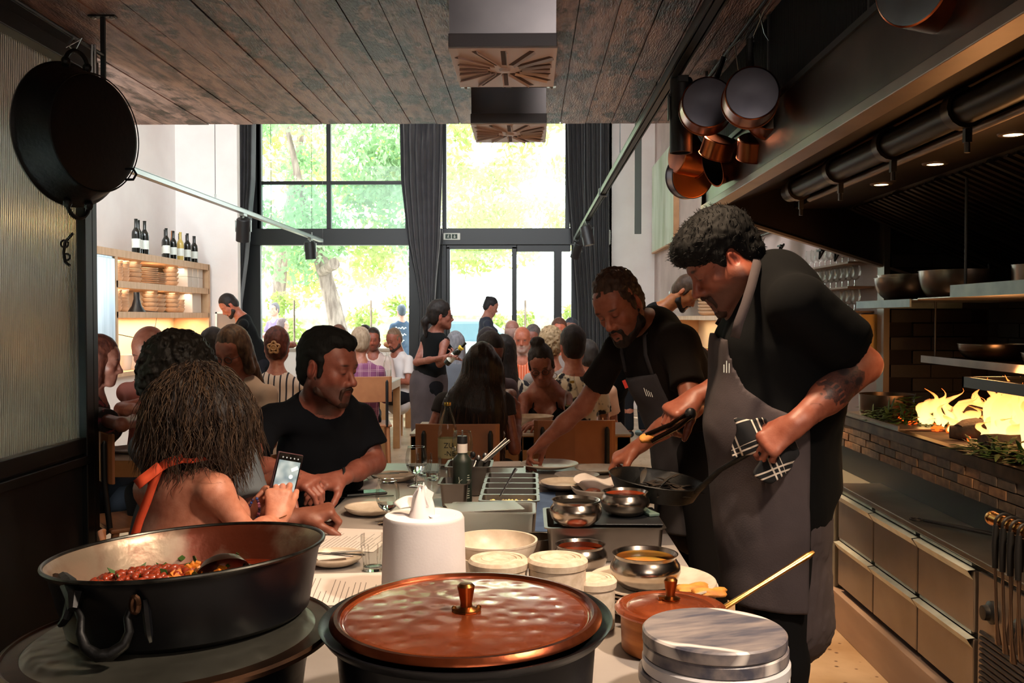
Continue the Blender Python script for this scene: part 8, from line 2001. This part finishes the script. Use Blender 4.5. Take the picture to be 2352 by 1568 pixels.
part('upper_board', MB().bx(1.6, XR, 9.0, 11.8, 1.62, 1.65), m_shf, bs); part('lower_board', MB().bx(1.6, XR, 7.6, 11.0, 1.40, 1.44), m_shf, bs); part('counter', MB().bx(1.55, XR, 7.4, 11.5, .95, 1.0), m_shf, bs); part('side_board', MB().bx(1.6, XR, 11.0, 11.04, 1.0, 1.44), m_shf, bs); part('lit_splashback', MB().bx(XR - .012, XR - .002, 7.5, 11.5, 1.0, 1.40), M('cream_splashback', '#dccdb4', .5), bs)
light('bar_shelf_light', 'AREA', (1.76, 9.3, 1.39), (1.76, 9.3, 0), 6, (1, .7, .38), size=.1, size_y=2.6)
for k in range(5): vessel('wooden_bowl', 'pale wooden bowl %s from the bottom in the stack on the lit bar shelf' % wh[k], 'bowl', bowlprof(.075, .12, .035, .004, p=1.5), m_shf, (1.72, 9.1, 1.441 + k * .03), 24, group='stacked wooden bowls')
for k in range(5): vessel('glass_tumbler', 'clear glass %s from the left on the upper bar shelf' % wh[k], 'glass', bowlprof(.03, .035, .09, .002), m_thin, (1.72, 11.6 - k * .2, 1.651), 16, group='clear glasses on the bar shelf')
greens('bar_herbs', 'bright green herbs and lemons standing on the lit bar counter', (1.7, 8.8, 1.001), .1, .3, .22, 120, 8).data.materials[0] = M('bright_herb', '#8aa43a', .6, col2='#c8b43c', vs=12)
gr = empty('glass_rack', (XR - .1, 5.8, 1.7), label='wooden wall rack of stemmed glasses between the woks and the hearth', cat='rack')
for z in (1.74, 1.60, 1.46): part('rack_board', MB().bx(1.80, XR, 5.45, 6.5, z - .012, z), M('rack_board', '#a08878', .6), gr)
part('lit_panel', MB().bx(1.86, XR, 5.40, 5.62, 1.22, 1.44), M('lit_cream_panel', '#e8c070', .6), gr)
g0 = None
for r, z in enumerate((1.741, 1.601, 1.461)):
    for k in range(9):
        lab = 'stemmed glass, %s from the left on the %s board of the wall rack' % (wh[k], ('top', 'middle', 'bottom')[r])
        if g0 is None: g0 = wineglass(lab, (1.87, 6.42 - k * .11, z), .92, group='stemmed glasses in the wall rack', n=16)
        else: dup(g0, (1.87, 6.42 - k * .11, z), None, lab)
pk_ = empty('wall_poster', (XR - .01, 7.9, 2.35), label='dark red framed picture and yellow tin on the right wall above the bar', cat='picture')
part('frame', MB().bx(XR - .03, XR, 7.55, 8.3, 2.1, 2.55), m_black, pk_); part('picture', MB().bx(XR - .032, XR - .03, 7.6, 8.25, 2.14, 2.5), M('dark_red_print', '#7a2218', .6, col2='#3a3a1e', vs=6), pk_); part('yellow_tin', MB().bx(XR - .1, XR, 7.42, 7.6, 2.12, 2.3), M('yellow_tin', '#d89a2a', .5), pk_)
ob('wall_sensor', MB().box((0, 0, 0), (.05, .08, .22)), m_sw, None, 'small white sensor box on the pier beside the dark curtain', 'sensor', bevel=.01, loc=tuple(P(1398, 545, 14.85)))

# ------------------------------------------------------------------ outside
struct('ground', MB().bx(-30, 25, 15.25, 60, -.12, -.02), M('pale_pavement', '#b9b4a6', .8, col2='#a09c8e', vs=1.5))
struct('wall_garden', MB().bx(-26, 22, 29, 29.4, 0, 1.5), M('pale_stone_wall', '#c4bfae', .85, col2='#948f7c', vs=5, bump=.6, bs=9))
mleaf = []
for i, (a, b_) in enumerate((('#8aa05a', '#b4c27c'), ('#6f9468', '#9db98c'), ('#9fae68', '#c6cc90'))):
    m = bpy.data.materials.new('sunlit_leaf_%d' % i); m.use_nodes = True; nt = m.node_tree; N = nt.nodes; L = nt.links; N.clear(); o_ = N.new('ShaderNodeOutputMaterial'); d = N.new('ShaderNodeBsdfDiffuse'); t = N.new('ShaderNodeBsdfTranslucent'); mx = N.new('ShaderNodeMixShader'); mx.inputs[0].default_value = .5
    tc = N.new('ShaderNodeTexCoord'); n = N.new('ShaderNodeTexNoise'); n.inputs['Scale'].default_value = 2.5; L.new(tc.outputs['Object'], n.inputs[0]); c = N.new('ShaderNodeMix'); c.data_type = 'RGBA'; c.inputs[6].default_value = (*lin(a), 1); c.inputs[7].default_value = (*lin(b_), 1); L.new(n.outputs['Fac'], c.inputs[0])
    L.new(c.outputs[2], d.inputs[0]); L.new(c.outputs[2], t.inputs[0]); L.new(d.outputs[0], mx.inputs[1]); L.new(t.outputs[0], mx.inputs[2]); L.new(mx.outputs[0], o_.inputs[0]); mleaf.append(m)
m_bark = M('pale_bark', '#85766c', .9, col2='#5c4e46', vs=5, stretch=(3, 3, .6), bump=.6, bs=12)
def foliage(par, clumps, mat, n, seed, ls=.16):
    rs = np.random.RandomState(seed); vs = []; 
    w_ = np.array([c[3] ** 2 for c in clumps]); w_ /= w_.sum(); ci = rs.choice(len(clumps), n, p=w_); C = np.array([c[:3] for c in clumps])[ci]; Rr = np.array([c[3] for c in clumps])[ci]
    d = rs.normal(size=(n, 3)); d /= np.linalg.norm(d, axis=1)[:, None]; r = Rr * rs.rand(n) ** .45; p = C + d * r[:, None] * np.array([1, .8, .75])
    a = rs.normal(size=(n, 3)) + np.array([0, 0, -.6]); a /= np.linalg.norm(a, axis=1)[:, None]; b = np.cross(a, rs.normal(size=(n, 3))); b /= np.linalg.norm(b, axis=1)[:, None]; s = (ls * rs.uniform(.6, 1.3, n))[:, None]
    q = np.stack([p - a * s * .5, p + b * s * .22, p + a * s * .5, p - b * s * .22], 1).reshape(-1, 3)
    off = V(par.location); me = bpy.data.meshes.new('foliage'); me.from_pydata((q - off).tolist(), [], np.arange(4 * n).reshape(-1, 4).tolist()); me.materials.append(mat)
    o = bpy.data.objects.new('foliage', me); COL.objects.link(o); o.parent = par; o['kind'] = 'stuff'
def tree(label, trunk, rad, clumps, mi, n, seed, ls=.16, cut=None, group='trees outside the window'):
    e = empty('tree', (trunk[0][0], trunk[0][1], 0), label=label, cat='tree', group=group)
    part('trunk', MB().tube(trunk, rad, 14), m_bark, e, smooth=True)
    if cut: part('cut_branch', MB().tube(cut, [.11, .12, .13], 12), m_bark, e, smooth=True)
    foliage(e, clumps, mleaf[mi], n, seed, ls)
rg = random.Random(6)
def cl(n, x0, x1, y0, y1, z0, z1, r0, r1): return [(rg.uniform(x0, x1), rg.uniform(y0, y1), rg.uniform(z0, z1), rg.uniform(r0, r1)) for _ in range(n)]
t0 = [P(800, 900, 21) * [1, 1, 0], P(785, 790, 21), P(765, 700, 21), P(738, 600, 21), P(722, 560, 21), P(690, 430, 21), P(650, 250, 21)]
tree('tree with a thick pale leaning trunk and cut branch outside the left window', t0, [.22, .20, .18, .16, .13, .09, .04], cl(30, -7, -2.2, 20, 23, 2.3, 6.8, .5, 1.0), 1, 9000, 1, .19, [P(738, 625, 20.9), P(758, 612, 20.6), P(768, 605, 20.4)])
tree('slimmer tree partly behind the middle curtain', [P(968, 900, 23) * [1, 1, 0], P(965, 760, 23), P(958, 660, 23), P(950, 500, 23), P(940, 300, 23)], [.22, .2, .17, .12, .05], cl(22, -4.2, .2, 22, 26, 2.6, 7.6, .5, 1.0), 0, 7000, 2, .2)
tree('tree beyond the glass door and the right upper window', [V(2.2, 27, 0), V(2.1, 27, 2.5), V(1.6, 27, 5), V(.8, 27, 8)], [.2, .18, .14, .06], cl(26, -2.4, 2.8, 25, 29, 3.2, 8.2, .5, 1.1), 2, 6500, 3, .22)
tree('leafy tree farther back on the left', [V(-8, 30, 0), V(-7.8, 30, 3), V(-7, 30, 8)], [.25, .2, .08], cl(34, -11, -3, 30, 34, 2.4, 9.5, .8, 1.5), 2, 8000, 4, .28)
tree('bushy shrubs along the stone wall', [V(-4, 28.4, 0), V(-4, 28.4, 1.2)], [.08, .04], cl(26, -11, 3.5, 26.6, 27.8, .6, 1.9, .35, .7), 0, 5000, 5, .2, group='shrubs')
cr_ = empty('car', (P(1045, 780, 20)[0], 20, 0), label='pale car parked outside, its roof showing left of the door', cat='car')
cx = cr_.location[0]
m_car = M('pale_car_paint', '#b8ccd4', .25, coat=.5)
part('body', MB().prism([(-2.1, .3), (-2.1, .75), (-1.5, .86), (-1.0, .95), (1.2, .95), (2.0, .85), (2.15, .6), (2.1, .3)], 19.1, 20.8, f=lambda x, z, y: (cx + x, y, z)), m_car, cr_, bevel=.06)
part('cabin', MB().prism([(-1.1, .94), (-.5, 1.34), (.7, 1.36), (1.3, .94)], 19.2, 20.7, f=lambda x, z, y: (cx + x, y, z)), M('car_glass', '#6c8894', .08, coat=.5), cr_, bevel=.05)
part('roof', MB().bx(cx - .55, cx + .75, 19.22, 20.68, 1.34, 1.38), m_car, cr_, bevel=.015)
for x in (-1.3, 1.3):
    for y in (19.15, 20.6): part('wheel', MB().tube([(cx + x, y, .32), (cx + x, y + .2, .32)], .32, 24), m_black, cr_, smooth=True)
for k in range(5): ob('fence_post', MB().tube([(-8.5 + k * 2.1, 26, 0), (-8.5 + k * 2.1, 26, 1.9)], .03, 8), m_dst, None, '%s thin metal fence post from the left outside the window' % wh[k], 'post', 'thin fence posts outside')
# lettering as plain meshes
bpy.context.view_layer.update()
dg_ = bpy.context.evaluated_depsgraph_get()
for o in [o for o in COL.objects if o.type == 'FONT']:
    me = bpy.data.meshes.new_from_object(o.evaluated_get(dg_)); n = bpy.data.objects.new('x', me); COL.objects.link(n); n.parent = o.parent; n.location = o.location; n.rotation_euler = o.rotation_euler; nm = o.name.split('.')[0]; bpy.data.objects.remove(o); n.name = nm
